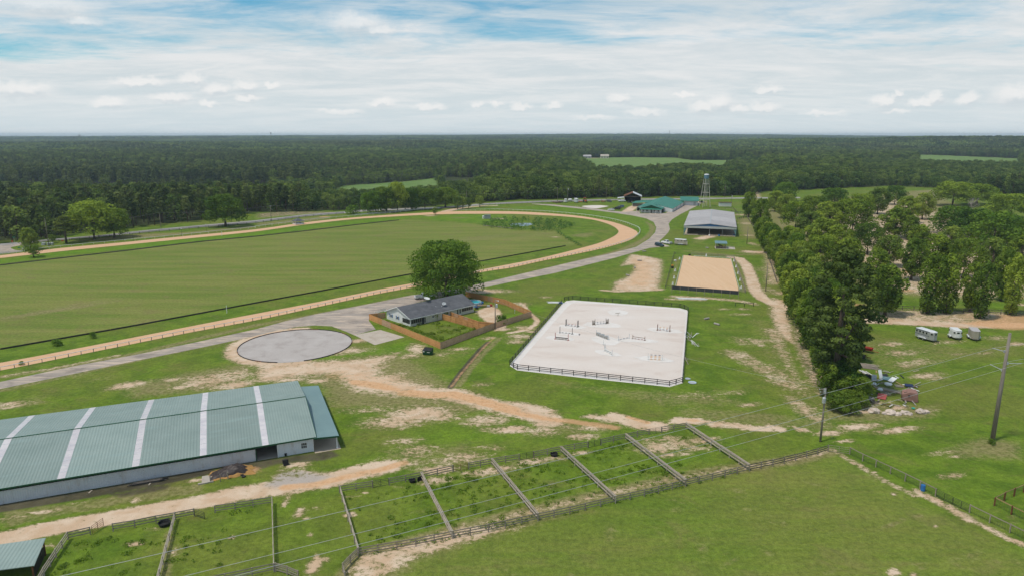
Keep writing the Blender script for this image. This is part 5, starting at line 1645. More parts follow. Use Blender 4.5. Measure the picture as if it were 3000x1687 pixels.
for k in range(7):
    y_ = 17 + k * 6
    x_ = 20.1 + (y_ - 12) * 3.1 / 48
    MB().box((x_ + .1, y_, 1.2), (.06, 1.3 if k in (2, 5) else .8, 2.1 if k in (2, 5) else .8)).build('door' if k in (2, 5) else 'window', 'dark_interior', gs)
MB().beam((-4.2, 12, 1.15), (-2.2, 60, 1.25), .15, 2.3).build('side_wall', 'white_paint', gs)
# left cross wing and far annexe
MB().slab([(-12.5, 40, 2.5), (-12.5, 58, 2.5), (0, 58, 3.7), (0, 40, 3.7)], .14).build('wing_roof', 'roof_teal', gs)
MB().box((-11.8, 49, 1.2), (.15, 17, 2.4)).build('wing_wall', 'white_paint', gs)
MB().box((-6., 40.6, 1.2), (11.5, .15, 2.4)).build('wing_wall', 'grey_wood_dark', gs)
an = thing('stable_annexe', 'white box annexe with green roof behind the stable block', 'building', P(1800 + 1300 * .15528, 500 + 660 * .15528), R(-14))
MB().box((5.4, 9, 1.75), (10., 17., 3.5)).build('walls', 'white_metal', an)
MB().slab([(-2.6, -.8, 3.55), (11.2, -.8, 3.55), (11.2, 18.4, 5.1), (-2.6, 18.4, 5.1)], .16).build('roof', 'roof_teal', an)
MB().box((-1.4, 1., 1.6), (3., .1, 3.2)).build('bay_shade_panel', 'dark_interior', an)  # solid near-black panel, coloured as the shade inside an open bay
MB().box((8.2, .42, 1.3), (1.6, .08, 2.6)).build('door', 'grey_board', an)
MB().box((10.44, 5, 1.3), (.08, 2.2, 2.6)).build('door', 'dark_interior', an)

# --- water tower
tw = thing('water_tower', 'tall white water tower with blue tank above the stables', 'water tower', P(2069, 607) + Vector((0, 4., 0)), R(10))
for sx, sy in ((-1, -1), (1, -1), (1, 1), (-1, 1)):
    MB().tube([(sx * 2.9, sy * 2.9, 0), (sx * 1.25, sy * 1.25, 20.4)], [.22, .17], 8).build('leg', 'old_or_shaded_white', tw)
for z_ in (5., 10.3, 16.6):
    r_ = 2.9 - (2.9 - 1.25) * z_ / 20.4
    fr = MB()
    for a_, b_ in (((-1, -1), (1, -1)), ((1, -1), (1, 1)), ((1, 1), (-1, 1)), ((-1, 1), (-1, -1))):
        fr.tube([(a_[0] * r_, a_[1] * r_, z_), (b_[0] * r_, b_[1] * r_, z_)], .10, 6)
    fr.build('brace_ring', 'old_or_shaded_white', tw)
MB().tube([(0, 0, 0), (0, 0, 20.4)], .16, 8).build('riser_pipe', 'old_or_shaded_white', tw)
MB().lathe((0, 0, 0), [(.4, 19.9), (1.5, 20.4), (1.75, 20.8), (1.75, 23.1)], 20).build('tank', 'tank_blue', tw, smooth=False)
MB().lathe((0, 0, 0), [(1.82, 23.1), (1.82, 23.35), (1.2, 23.75), (.1, 23.9)], 20).build('tank_roof', 'white_paint', tw)
for sx, sy in ((-1, -1), (1, -1), (1, 1), (-1, 1)):
    MB().box((sx * 2.9, sy * 2.9, .12), (.9, .9, .24)).build('footing', 'concrete', tw)

# --- old open machinery shed
oo = thing('machinery_shed', 'weathered open-fronted machinery shed with rusty metal roof', 'shed', P(1800 + 185 * .15528, 500 + 590 * .15528), R(-9.5))
OW, OD, OE, OR = 13.2, 15., 4.2, 7.2
for s_ in gable(oo, 0, OW, 0, OD, OE, OR, .5, 'old_or_shaded_white', .12, 'y'):
    pass
oo.children[0].data.materials[0] = MATS['rust']
oo.children[1].data.materials[0] = MATS['white_metal']
MB().box((0.06, OD / 2, OE / 2), (.12, OD, OE)).build('side_wall', 'white_metal', oo)
MB().box((OW - .06, OD / 2, OE / 2), (.12, OD, OE)).build('side_wall', 'cream_metal', oo)
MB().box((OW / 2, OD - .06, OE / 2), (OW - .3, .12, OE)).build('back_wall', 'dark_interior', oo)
tr = MB()
tr.beam((0, .1, OE), (OW / 2, .1, OR - .2), .18).beam((OW, .1, OE), (OW / 2, .1, OR - .2), .18).beam((0, .1, OE), (OW, .1, OE), .18)
for k in (1, 2, 3, 4, 5):
    x_ = OW * k / 6
    tr.beam((x_, .1, OE), (x_, .1, OE + (OR - .3 - OE) * (1 - abs(2 * k / 6 - 1))), .08)
tr.build('truss', 'lumber_pale', oo)
for x_ in (.1, OW - .1):
    MB().box((x_, .0, OE / 2), (.3, .3, OE)).build('post', 'cream_metal', oo)
MB().slab([(-5.4, .2, 2.7), (.1, .2, 3.4), (.1, 8, 3.4), (-5.4, 8, 2.7)], .1).build('lean_to_roof', 'white_metal', oo)
MB().box((-5.2, .4, 1.3), (.15, .15, 2.6)).build('post', 'white_paint', oo)

# --- gazebo beside the track, little sheds
gz = thing('judges_gazebo', 'small white gazebo with dark hipped roof beside the race track', 'gazebo', P(750 + 425 * K, 380 + 952 * K), R(38))
for sx in (-1, 1):
    for sy in (-1, 1):
        MB().box((sx * 2.4, sy * 2.4, 1.0), (.2, .2, 2.)).build('post', 'white_paint', gz)
for k in range(4):
    o = MB().box((0, -2.4, .45), (4.7, .08, .7)).build('balustrade', 'white_paint', gz)
    o.rotation_euler = (0, 0, k * math.pi / 2)
    rr_ = MB().add([(-3., -3., 1.95), (3., -3., 1.95), (.0, .0, 3.7)], [(0, 1, 2)]).build('roof_slope', 'asphalt_shingle', gz)
    rr_.rotation_euler = (0, 0, k * math.pi / 2)
MB().box((0, 0, .08), (5.2, 5.2, .16)).build('deck', 'concrete', gz)
ps = thing('pump_shed', 'tiny grey shed with flat roof beside the reedy pond', 'shed', P(1428, 641), R(8))
MB().box((0, 0, 1.1), (3.8, 2.6, 2.2)).build('walls', 'grey_board', ps)
MB().slab([(-2.2, -1.7, 2.5), (2.2, -1.7, 2.5), (2.2, 1.7, 2.2), (-2.2, 1.7, 2.2)], .12).build('roof', 'galv', ps)
MB().lathe((-2.6, .3, 0), [(.6, 0), (.62, 1.6), (.4, 1.8)], 12).build('pressure_tank', 'white_paint', ps)
wsd = thing('white_shed', 'white box shed with dark roof behind the covered arena', 'shed', P(2125, 606), R(-8))
MB().box((0, 2, 1.5), (8.6, 4, 3.)).build('walls', 'white_paint', wsd)
MB().slab([(-4.6, -.4, 3.3), (4.6, -.4, 3.3), (4.6, 4.4, 3.05), (-4.6, 4.4, 3.05)], .3).build('roof', 'rust', wsd)
MB().box((0, -.05, .45), (8.2, .06, .1)).build('rub_rail', 'grey_wood', wsd)

# --- far farm buildings
def farhouse(x, y, wd, dp, e_, r_, roofm, wallm, label, rot):
    p = P(x, y)
    t = thing('far_house', label, 'house', (p.x, p.y, T(p.x, p.y)), rot)
    MB().box((0, 0, e_ / 2), (wd, dp, e_)).build('walls', wallm, t)
    gable(t, -wd / 2, wd / 2, -dp / 2, dp / 2, e_, r_, .5, roofm, .2, 'x')
    for k in range(3):
        MB().box((-wd / 3 + k * wd / 3, -dp / 2 - .05, e_ * .5), (wd * .1, .1, e_ * .4)).build('window', 'glass', t)
farhouse(1717, 463, 22, 10, 4, 7.5, 'roof_grey', 'grey_board', 'low grey far farmhouse at the meadow edge', .1)
farhouse(1771, 464, 18, 12, 5, 9, 'concrete', 'cream_metal', 'cream far farmhouse under large trees at the meadow edge', -.05)
farhouse(1498, 524, 14, 9, 3, 5.4, 'white_metal', 'old_or_shaded_white', 'small pale shed among the trees by the dirt lane', .3)
farhouse(1510, 520, 16, 10, 3.4, 6, 'teal_sheet', 'grey_wood_dark', 'far green roofed shed half hidden in trees', -.2)
def mast(x, ytop, Y, wd, label, seg):
    p = PY(x, ytop, Y)
    z0 = T(p.x, p.y)
    t = thing('radio_mast', label, 'mast', (p.x, p.y, z0), 0)
    h_ = p.z - z0
    MB().tube([(0, 0, 0), (0, 0, h_)], [wd, wd * .5], 4).build('mast_pole', 'dark_steel', t)
    for k in seg:
        MB().box((0, 0, h_ * k), (wd * 4, wd * 4, wd * 2.4)).build('antenna', 'dark_steel', t)
mast(793, 389, 6200, 3., 'thin radio mast on the distant ridge beyond the polo field', (.92,))
mast(1962, 382, 7000, 2.2, 'slender radio mast rising above the distant wooded ridge', ())
gt = PY(233, 396, 7200)
gr = thing('grain_tower', 'distant pale silo tower on the horizon', 'tower', (gt.x, gt.y, T(gt.x, gt.y)), 0)
MB().box((0, 0, 25), (16, 16, 50)).build('silo', 'concrete', gr)
MB().box((12, 0, 14), (60, 20, 28)).build('base_block', 'concrete', gr)
MB().box((-4, 0, gt.z - gr.location.z - 4), (8, 8, 22)).build('headhouse', 'concrete', gr)
# ------------------------------------------------------------------ fences and rails
_pm, _rm = {}, {}
def post_mesh(w_, h_, m, cap=False):
    k = (w_, h_, m)
    if k not in _pm:
        mb = MB().box((0, 0, h_ / 2 - .05), (w_, w_, h_ + .1))
        _pm[k] = mb.mesh('post', m)
    return _pm[k]
def rail_mesh(w_, h_, m):
    k = (w_, h_, m)
    if k not in _rm:
        _rm[k] = MB().box((.5, 0, 0), (1., w_, h_)).mesh('rail', m)
    return _rm[k]
def fence(name, label, pts, h, rails, post=.13, rail=(.04, .14), m='grey_wood', pm=None, step=2.5, group=None, cat='fence', skip=(), jit=.015, closed=False, wire=None, off=0.):
    "posts at even steps along the line; in every bay its own rails"
    pts = [Vector((p[0], p[1], 0)) for p in pts]
    if closed:
        pts = pts + [pts[0]]
    t = thing(name, label, cat, pts[0], 0, group)
    o0 = pts[0]
    rr = random.Random(len(label))
    node = [pts[0]]
    for a, b in zip(pts, pts[1:]):
        n = max(1, int(round((b - a).length / step)))
        node += [a.lerp(b, k / n) for k in range(1, n + 1)]
    for i, p in enumerate(node):
        if closed and i == len(node) - 1:
            break
        o = obj('post', post_mesh(post, h, pm or m), t)
        o.location = p - o0
        o.rotation_euler = (rr.uniform(-jit, jit), rr.uniform(-jit, jit), heading(node[max(0, i - 1)], node[min(len(node) - 1, i + 1)]))
        o.scale = (1, 1, rr.uniform(.97, 1.04))
    for i in range(len(node) - 1):
        if i in skip:
            continue
        a, b = node[i], node[i + 1]
        L_ = (b - a).length
        hd = heading(a, b)
        nv_ = Vector((-math.sin(hd), math.cos(hd), 0)) * (off if off is not None else 0)
        for z in rails:
            o = obj('rail', rail_mesh(rail[0], rail[1], m), t)
            o.location = a - o0 + nv_ + Vector((0, 0, z + rr.uniform(-.02, .02)))
            o.scale = (L_ + .03, 1, 1)
            o.rotation_euler = (0, rr.uniform(-.008, .008), hd)
        if wire:
            wv = MB()
            for k in range(1, wire[0] + 1):
                z = wire[1] * k / (wire[0] + 1)
                wv.beam(a - o0 + Vector((0, 0, z)), b - o0 + Vector((0, 0, z)), .012)
            nvert = int(L_ / wire[2])
            for k in range(1, nvert):
                c = a.lerp(b, k / nvert) - o0
                wv.beam(c + Vector((0, 0, .05)), c + Vector((0, 0, wire[1])), .010)
            wv.build('wire_mesh', 'dark_steel' if len(wire) < 4 else wire[3], t)
    return t
def gate(a, b, h, label, m='dark_steel', bars=5, stays=1, group=None):
    a, b = Vector(a), Vector(b)
    t = thing('field_gate', label, 'gate', a, heading(a, b), group)
    L_ = (b - a).length
    for k in range(bars):
        MB().tube([(0, 0, .15 + (h - .15) * k / (bars - 1)), (L_, 0, .15 + (h - .15) * k / (bars - 1))], .028, 6).build('bar', m, t)
    for k in range(stays + 2):
        x = L_ * k / (stays + 1)
        MB().tube([(x, 0, .1), (x, 0, h + .03)], .032, 6).build('upright', m, t)
    return t
PH = 1.22
top = PX((994.8, 1443), (1091.5, 1428))
fence('paddock_fence', 'weathered three-rail fence along the dirt track side of the paddocks', PX((994.8, 1443), (1091.5, 1428)), PH, (.38, .75, 1.12))
gate(P(1093, 1428), P(1139, 1420), 1.15, 'dark metal gate beside the tyre-littered end paddock')
fence('paddock_fence', 'three-rail fence with two black tubs leaning beside it', PX((1141, 1420), (1235, 1402), (1326.7, 1381.5)), PH, (.38, .75, 1.12))
gate(P(1329, 1381), P(1371, 1374), 1.15, 'brown metal gate above the pale worn gateway', 'rust')
fence('paddock_fence', 'three-rail fence beside the brown metal gate', PX((1373.6, 1373.5), (1441, 1361), (1521, 1348)), PH, (.38, .75, 1.12))
gate(P(1524, 1347.5), P(1562, 1340.5), 1.15, 'black metal gate beside the single black feed tub')
fence('paddock_fence', 'three-rail fence with one black feed tub at its foot', PX((1563.7, 1340.4), (1643.5, 1325), (1722, 1311)), PH, (.38, .75, 1.12))
gate(P(1724, 1311), P(1759, 1303.5), 1.15, 'black metal gate onto the weediest paddock')
fence('paddock_fence', 'three-rail fence above the paddock with tall weeds', PX((1760.8, 1303), (1832.8, 1287), (1901, 1272.5)), PH, (.38, .75, 1.12))
gate(P(1904, 1272), P(1937, 1266.5), 1.15, 'slatted gate onto the bare sandy paddock', 'grey_wood_dark')
fence('paddock_fence', 'short three-rail fence above the bare sandy paddock', PX((1938.4, 1266.5), (2009.5, 1254.8)), PH, (.38, .75, 1.12))
low = PX((1049.5, 1627), (1107.7, 1617.8), (1218.6, 1599), (1324.6, 1577), (1430.6, 1557), (1576, 1524.7), (1669.3, 1505), (1802.8, 1473), (1928.8, 1444.3), (2008.5, 1424), (2086.5, 1406), (2194.8, 1379))
fence('paddock_fence', 'long weathered fence between the paddocks and the big pasture', low, PH, (.38, .75, 1.12), step=2.6)
for i, (a, b, lab) in enumerate((((994.8, 1443), (1049.5, 1627), 'leaning end fence between the grassy lane and the first paddock'), ((1235, 1402), (1324.6, 1577), 'double-railed divider ending beside two black tubs'), ((1441, 1361), (1576, 1524.7), 'double-railed divider crossing the darkest weed patch'),
                               ((1643.5, 1325), (1802.8, 1473), 'double-railed divider beside the single black feed tub'), ((1832.8, 1287), (2008.5, 1424), 'double-railed divider on the weedy side of the sandy paddock'), ((2009.5, 1254.8), (2194.8, 1379), 'double-railed end fence on the open-grass side of the sandy paddock'))):
    fence('divider_fence', lab, PX(a, b), PH, (.42, .78, 1.14), group='paddock dividers', step=2.6, off=.10, m='divider_wood', rail=(.07, .15))
    if i:
        aa, bb_ = P(*a), P(*b)
        hd = heading(aa, bb_)
        t_ = [o for o in bpy.data.objects if o.get('label') == lab][0]
        for z in (.60, 1.14):
            L_ = (bb_ - aa).length
            n_ = int(L_ / 2.6)
            for k in range(n_):
                o = obj('rail', rail_mesh(.07, .15, 'divider_wood'), t_)
                o.location = Vector((math.cos(hd), math.sin(hd), 0)) * L_ * k / n_ - Vector((-math.sin(hd), math.cos(hd), 0)) * .10 + Vector((0, 0, z))
                o.scale = (L_ / n_, 1, 1)
                o.rotation_euler = (0, 0, hd)
fence('pasture_fence', 'weathered fence running on towards the corner gate of the pasture', PX((2194.8, 1379), (2263.4, 1365), (2330.3, 1348.7), (2394.8, 1331), (2425.8, 1321.7)), PH, (.38, .75, 1.12), m='grey_wood_dark', pm='grey_wood')
gate(P(2427, 1322), P(2488, 1330), 1.2, 'grey board gate at the pasture corner below the utility pole', 'grey_wood', 4, 1)
fence('wire_fence', 'wire mesh fence with single top board along the pasture', PX((2489, 1330), (2526.7, 1349.8), (2565.4, 1367.4), (2607.7, 1387.4), (2651, 1408.5), (2694.6, 1430), (2740, 1452.5)), 1.3, (1.24,), m='grey_wood', step=2.6, wire=(6, 1.2, .3), jit=.01)
gate(P(2741, 1453), P(2789, 1477), 1.2, 'black mesh gate beside the wire fence corner post', 'black_paint', 6, 1, 'black mesh gates')
gate(P(2791, 1478), P(2838, 1500.5), 1.2, 'second black mesh gate beside the forked sandy path', 'black_paint', 6, 1, 'black mesh gates')
fence('wire_fence', 'wire mesh fence continuing past the black mesh gates', PX((2840, 1501.4), (2898.4, 1530.5), (2957.8, 1559.6), (3016, 1588), (3076, 1617)), 1.3, (1.24,), m='grey_wood', step=2.6, wire=(6, 1.2, .3))
fence('corner_pen', 'small mesh pen with brown posts beside the wire fence', PX((3056, 1412), (2998.6, 1440.8), (2941.5, 1465), (2912.4, 1480.4), (2962.5, 1506), (3010, 1529), (3060, 1552)), 1.35, (1.28,), m='lumber_tan', pm='rust', step=2.2, wire=(4, 1.2, .35), post=.17)
# lower-left paddocks
fence('lane_paddock_fence', 'short three-rail fence beside the open metal gate', PX((200.3, 1580.6), (265.5, 1565.4)), PH, (.38, .75, 1.12))
gate(P(271, 1564), P(304, 1540), 1.2, 'metal bar gate swung open onto the dirt track', 'rust', 5, 1)
fence('lane_paddock_fence', 'three-rail fence with a black round tub behind it', PX((331.9, 1555), (396, 1544.5), (457.7, 1531.7), (513.6, 1521.5), (569.5, 1510.7)), PH, (.38, .75, 1.12))
gate(P(571, 1511), P(600, 1521), 1.15, 'short black gate pushed inward beside broad weeds', 'black_paint', 5, 0)
fence('lane_paddock_fence', 'three-rail fence with broad weeds at its foot', PX((630.3, 1501.4), (689.7, 1493), (742, 1484), (798, 1475.8)), PH, (.38, .75, 1.12))
fence('side_fence', 'leaning three-rail fence beside the small green shed', PX((200.3, 1580.6), (165, 1632), (130, 1686), (100, 1740)), PH, (.42, .78, 1.14), m='divider_wood', rail=(.06, .15))
fence('side_fence', 'divider fence with a black round tub near its top', PX((513.6, 1521.5), (468, 1690), (455, 1740)), PH, (.42, .78, 1.14), m='divider_wood', rail=(.06, .15))
fence('side_fence', 'straight fence on the paddock side of the grassy lane', PX((798, 1475.8), (800, 1560), (803, 1673.7)), PH, (.42, .78, 1.14), m='divider_wood', rail=(.06, .15))
fence('bottom_fence', 'three-rail fence closing the lower lane paddock', PX((803.8, 1673.7), (739.7, 1687), (660, 1704), (560, 1726)), PH, (.38, .75, 1.12))
fence('bottom_fence', 'short angled fence funnelling into the grassy lane', PX((808, 1673), (842, 1683), (874, 1696)), PH, (.30, .62, .92, 1.15))
fence('bottom_fence', 'bent fence at the mouth of the lane by worn sand', PX((1049.5, 1627), (1027, 1649), (1005, 1673.7), (1012, 1700)), PH, (.30, .62, .92, 1.15))

# black board fence round the jumping arena
arena_line = PX((1645.5, 888.4), (1493.5, 1067.4), (1504.3, 1076.4), (1516, 1081), (1961.4, 1129.3), (1980.3, 1124.8), (1999, 1119), (2016, 909.8), (2004.6, 904), (1992, 900), (1677, 877), (1665.8, 878.7), (1653, 880.5))
fence('arena_fence', 'black three-board fence enclosing the pale jumping arena', arena_line, 1.22, (.34, .74, 1.14), m='black_paint', step=2.55, post=.14, jit=.006)
fence('hitching_rail', 'lone black hitching rail on the grass beside the dirt lane', PX((2154, 896), (2180.5, 898), (2207, 897)), 1.1, (1.05,), m='black_paint', step=5, post=.14)

# dressage arena: grey fence, windscreen, low white rails
fence('dressage_fence', 'thin grey fence on the green side of the dressage arena', PX((1978, 745.6), (1975, 745), (1949, 846), (1968, 846)), 1.15, (.5, 1.05), m='grey_wood_dark', step=3.2, post=.1, rail=(.035, .09))
fence('dressage_fence', 'grey fence on the dirt lane side of the dressage arena', PX((2025, 748), (2150, 757), (2184, 858), (2163, 856)), 1.2, (.45, .8, 1.1), m='grey_wood', step=2.9, post=.11)
scr = fence('windscreen_fence', 'tall dark windscreen fence along the dressage arena end', PX((1968, 858), (2163, 874)), 2.5, (), m='grey_wood', step=2.75, post=.12)
a_, b_ = P(1968, 858), P(2163, 874)
nb_ = 9
for k in range(nb_):
    p0, p1 = a_.lerp(b_, k / nb_) - a_, a_.lerp(b_, (k + 1) / nb_) - a_
    MB().beam(p0 + Vector((0, .12, 1.85)), p1 + Vector((0, .12, 1.85)), .05, 1.25).build('screen_panel', 'netting', scr)
def low_rail(name, label, a, b, n, m='white_paint'):
    t = thing(name, label, 'rail', a, heading(a, b), 'low white dressage rails')
    L_ = (Vector(b) - Vector(a)).length
    for k in range(n):
        x0, x1 = L_ * k / n + .12, L_ * (k + 1) / n - .12
        MB().box(((x0 + x1) / 2, 0, .28), (x1 - x0, .05, .14)).build('rail', m, t)
        MB().box((x0, 0, .17), (.14, .2, .34)).build('foot', m, t)
low_rail('dressage_rail', 'low white dressage rail on the green side of the sand', P(1979, 838), P(2001, 750), 26)
low_rail('dressage_rail', 'low white dressage rail on the dirt lane side of the sand', P(2167, 850), P(2141, 758), 26)
low_rail('dressage_rail', 'low white dressage rail along the far end of the sand', P(2033, 751), P(2140, 757.5), 9)
for side, lst in (('green', ((1991, 760), (1978, 794), (1975, 815), (1971, 834))), ('lane', ((2150, 766), (2156.5, 783), (2162, 802), (2168, 822), (2171.5, 845)))):
    for x, y in lst:
        t = thing('arena_marker', 'white dressage letter marker on the %s side of the sand' % side, 'marker', P(x, y), 0, 'dressage markers')
        MB().lathe((0, 0, 0), [(.32, 0), (.26, .5), (.2, .95), (.0, 1.0)], 4).build('cone', 'white_paint', t)
        MB().box((0, -.02, .02), (.8, .6, .05)).build('base', 'white_paint', t)
t = thing('arena_marker', 'white dressage letter marker at the far end of the sand', 'marker', P(2069, 752), 0)
MB().lathe((0, 0, 0), [(.4, 0), (.3, .6), (.2, 1.1), (.0, 1.15)], 4).build('cone', 'white_paint', t)

# race track rails
def offset_line(pts, d):
    pts = resample(smoothline(pts, 4), step=2.)
    out = []
    for i, p in enumerate(pts):
        a, b = pts[max(0, i - 1)], pts[min(len(pts) - 1, i + 1)]
        hd = heading(a, b)
        out.append(p + Vector((math.sin(hd), -math.cos(hd), 0)) * d)
    return out
near = B1((-300, 1100), (0, 1050), (700, 910), (1300, 788), (1900, 668), (2576, 543)) + B2((600, 415), (1200, 285), (1640, 201)) + A2((2270, 1438), (2576, 1391)) + A3((300, 1325), (600, 1266), (900, 1202), (1100, 1148))
fence('track_rail', 'white capped outer rail on wooden posts beside the farm road', resample(smoothline(near, 5), step=2.7), .95, (.92,), m='white_paint', pm='grey_wood', step=2.7, post=.13, rail=(.14, .10), jit=.01)
bend = A3((1100, 1150), (1200, 1112), (1265, 1072), (1288, 1035), (1275, 1003), (1230, 980), (1100, 935), (900, 892), (600, 855), (300, 831), (0, 818)) + A2((2330, 814), (1970, 826))
fence('track_rail', 'white rail sweeping round the outside of the track bend', resample(smoothline(bend, 6), step=3.4), 1.1, (1.02,), m='white_paint', pm='white_paint', step=3.4, post=.08, rail=(.16, .16), jit=.0)
farr = A2((1850, 800), (1500, 828), (1000, 875), (500, 925), (0, 988)) + A1((2576, 993), (1900, 1066), (1200, 1134), (600, 1190), (390, 1215))
fence('track_rail', 'white rail along the far straight of the race track', resample(smoothline(farr, 4), step=4.6), 1.1, (1.02,), m='white_paint', pm='white_paint', step=4.6, post=.08, rail=(.16, .16), jit=0.)
fence('track_rail', 'white plank rail at the driveway end of the track', A1((250, 1232), (0, 1262), (-300, 1295)), 1.1, (.4, .7, 1.0), m='white_paint', pm='white_paint', step=3.4, post=.1, jit=0.)
fence('roadside_fence', 'black board fence along the public road behind the track', A1((380, 1148), (700, 1122), (1000, 1092), (1500, 1042), (2000, 996), (2576, 946)) + A2((500, 882), (880, 850)), 1.3, (.45, .85, 1.2), m='black_paint', step=5.2, post=.16, rail=(.05, .14))
fence('roadside_fence', 'white board fence along the public road bend', A2((1000, 870), (1300, 848), (1600, 815), (1850, 800)), 1.2, (.5, 1.1), m='white_paint', step=4.5, post=.12)
fence('roadside_fence', 'dark field fence along the public road behind parked trailers', A2((2290, 765), (2576, 752)) + A3((400, 735), (900, 722), (1090, 716)), 1.25, (.5, 1.1), m='grey_wood_dark', step=4.5, post=.13)
fence('lane_fence', 'long grey mesh fence running beside the hedge trees', PX((2175, 605), (2190, 640), (2210, 672), (2232, 722)), 1.4, (1.3,), m='grey_wood', step=4., wire=(5, 1.25, .5))
fence('lane_fence', 'grey mesh fence close under the hedge', PX((2241, 735), (2258, 775), (2276, 830)), 1.4, (1.3,), m='grey_wood', step=3.2, wire=(5, 1.25, .5))
fence('corral_fence', 'wooden corral fence behind the covered arena', PX((2142, 622), (2182, 628), (2178, 640), (2160, 645)), 1.4, (.5, .9, 1.3), m='grey_wood_dark', step=4.)
fence('yard_fence', 'thin pasture fence in front of the white box shed', PX((2060, 612), (2100, 613), (2150, 614), (2162, 628)), 1.3, (.6, 1.2), m='grey_wood_dark', step=5.)
fence('paddock_edge_fence', 'dark fence in front of the paddock trees above the dirt road', B4((960, 415), (1350, 437), (1700, 455), (2100, 470), (2340, 480), (2600, 492)), 1.35, (.55, 1.25), m='grey_wood_dark', pm='grey_wood_dark', step=3.4, wire=(3, 1.2, .8), post=.16)
for i, (a, b) in enumerate((((2395, 690), (2560, 668)), ((2560, 668), (2740, 655)), ((2470, 735), (2640, 715)), ((2640, 690), (2790, 680)), ((2540, 640), (2620, 630)))):
    fence('paddock_edge_fence', 'thin wire fence crossing the sandy ground among paddock trees', PX(a, b), 1.3, (.6, 1.2), m='grey_wood', step=5., post=.11, rail=(.03, .07), group='thin fences among paddock trees')
# far meadow fences
for i, (a, b) in enumerate((((985, 516), (1270, 512)), ((1000, 527), (1180, 524)), ((1180, 524), (1280, 519)), ((1180, 505), (1170, 540)))):
    fence('meadow_fence', 'dark rail fence across the far green meadow', PX(a, b), 1.5, (.6, 1.3), m='grey_wood_dark', step=14., post=.2, rail=(.06, .16), group='meadow fences')

# polo side boards
def board_line(label, pts, h, m):
    pts = resample(pts, step=6.)
    t = thing('side_board', label, 'board', pts[0])
    for a, b in zip(pts, pts[1:]):
        o = obj('board', rail_mesh(.09, h, m), t)
        o.location = a - pts[0] + Vector((0, 0, h / 2))
        o.scale = ((b - a).length - .05, 1, 1)
        o.rotation_euler = (0, 0, heading(a, b))
board_line('low black side board along the near edge of the polo field', B1((-300, 893), (0, 838), (1300, 610), (2576, 372)) + B2((800, 225), (1560, 83)), .42, 'black_paint')
board_line('low black side board continuing beyond the shade tree', A2((2190, 1341), (2576, 1272)) + A3((540, 1172),), .42, 'black_paint')
board_line('low dark side board along the far edge of the polo field', A2((1440, 913), (1000, 962), (500, 1023)) + A1((2576, 1078), (2000, 1133), (1300, 1218), (600, 1298), (0, 1368)), .45, 'grey_wood_dark')
board_line('low timber board at the edge of the reedy pond', PX((1416, 662), (1460, 666), (1503, 671)), .5, 'grey_wood')
for x, y, nm_ in ((665, 917, 'white goal post beside the near side board'), (1398, 781, 'white goal post beyond the shade tree'), (1456, 604, 'white marker post outside the far track bend'), (650, 692, 'white marker post on the far straight')):
    t = thing('marker_post', nm_, 'post', P(x, y))
    MB().tube([(0, 0, -.05), (0, 0, 2.2)], .09, 8).build('shaft', 'white_paint', t)
    MB().lathe((0, 0, 0), [(.10, 2.2), (.13, 2.22), (.13, 2.3), (.02, 2.36)], 8).build('cap', 'white_paint', t)
for x, y in ((583 * .1553 + 300, 560 + 942 * .1553), (1500 * .1553 + 300, 560 + 862 * .1553), (1965 * .1553 + 300, 560 + 775 * .1553), (289, 698), (145, 727)):
    t = thing('rail_lamp', 'thin dark post standing behind the far track rail', 'post', P(x, y), 0, 'thin posts behind the far rail')
    MB().tube([(0, 0, -.05), (0, 0, 4.2)], .07, 6).build('shaft', 'dark_steel', t)
    MB().box((0, 0, 4.2), (.3, .3, .12)).build('head', 'white_paint', t)

# cedar privacy fence, plank by plank in panels
def privacy(label, pts, m, h=1.75, rails_in=True, side=1):
    pts = [Vector((p[0], p[1], 0)) for p in pts]
    t = thing('privacy_fence', label, 'fence', pts[0])
    o0 = pts[0]
    rr = random.Random(len(label) * 3)
    pan = None
    for a, b in zip(pts, pts[1:]):
        L_ = (b - a).length
        n = max(1, int(round(L_ / 2.44)))
        hd = heading(a, b)
        w_ = L_ / n
        for k in range(n):
            mb = MB()
            npl = 15
            for j in range(npl):
                hh = h + rr.uniform(-.025, .02)
                mb.box((w_ * (j + .5) / npl, rr.uniform(-.006, .006), hh / 2), (w_ / npl - .012, .022, hh))
            o = mb.build('fence_panel', m if rr.random() > .12 else 'cedar_pale', t)
            o.location = a.lerp(b, k / n) - o0
            o.rotation_euler = (0, 0, hd)
            rl = MB()
            for z in (.3, .95, 1.5):
                rl.box((w_ / 2, side * .05, z), (w_ - .02, .05, .09))
            rl.build('rail', m, o)
            ps_ = obj('post', post_mesh(.10, h - .05, m), t)
            ps_.location = a.lerp(b, k / n) - o0 + Vector((-math.sin(hd), math.cos(hd), 0)) * side * .09
            ps_.rotation_euler = (0, 0, hd)
privacy('orange cedar privacy fence facing the concrete pad', PX((1082, 936), (1291, 1022)), 'cedar', side=1)
privacy('weathered cedar privacy fence facing the jumping arena', PX((1291, 1022), (1450, 962), (1557, 928)), 'cedar_pale', side=1)  # paler, pinker cedar than the run facing the concrete pad
privacy('cedar privacy fence behind the pool facing the grass', PX((1557, 928), (1480, 893), (1364, 869)), 'cedar', side=1)
privacy('short cedar fence joining the house gable', PX((1082, 936), (1130, 931)), 'cedar', side=-1)
privacy('inner cedar fence dividing the two yards from the house wall', PX((1288, 933), (1420, 970)), 'cedar', side=-1)
privacy('second inner cedar fence behind the yard shrub', PX((1316, 928), (1402, 958), (1448, 962)), 'cedar', side=-1)
fence('porch_rail', 'small white railing behind the house gable', PX((1098, 924), (1130, 912)), 1.0, (.5, .95), m='white_paint', step=2., post=.08)

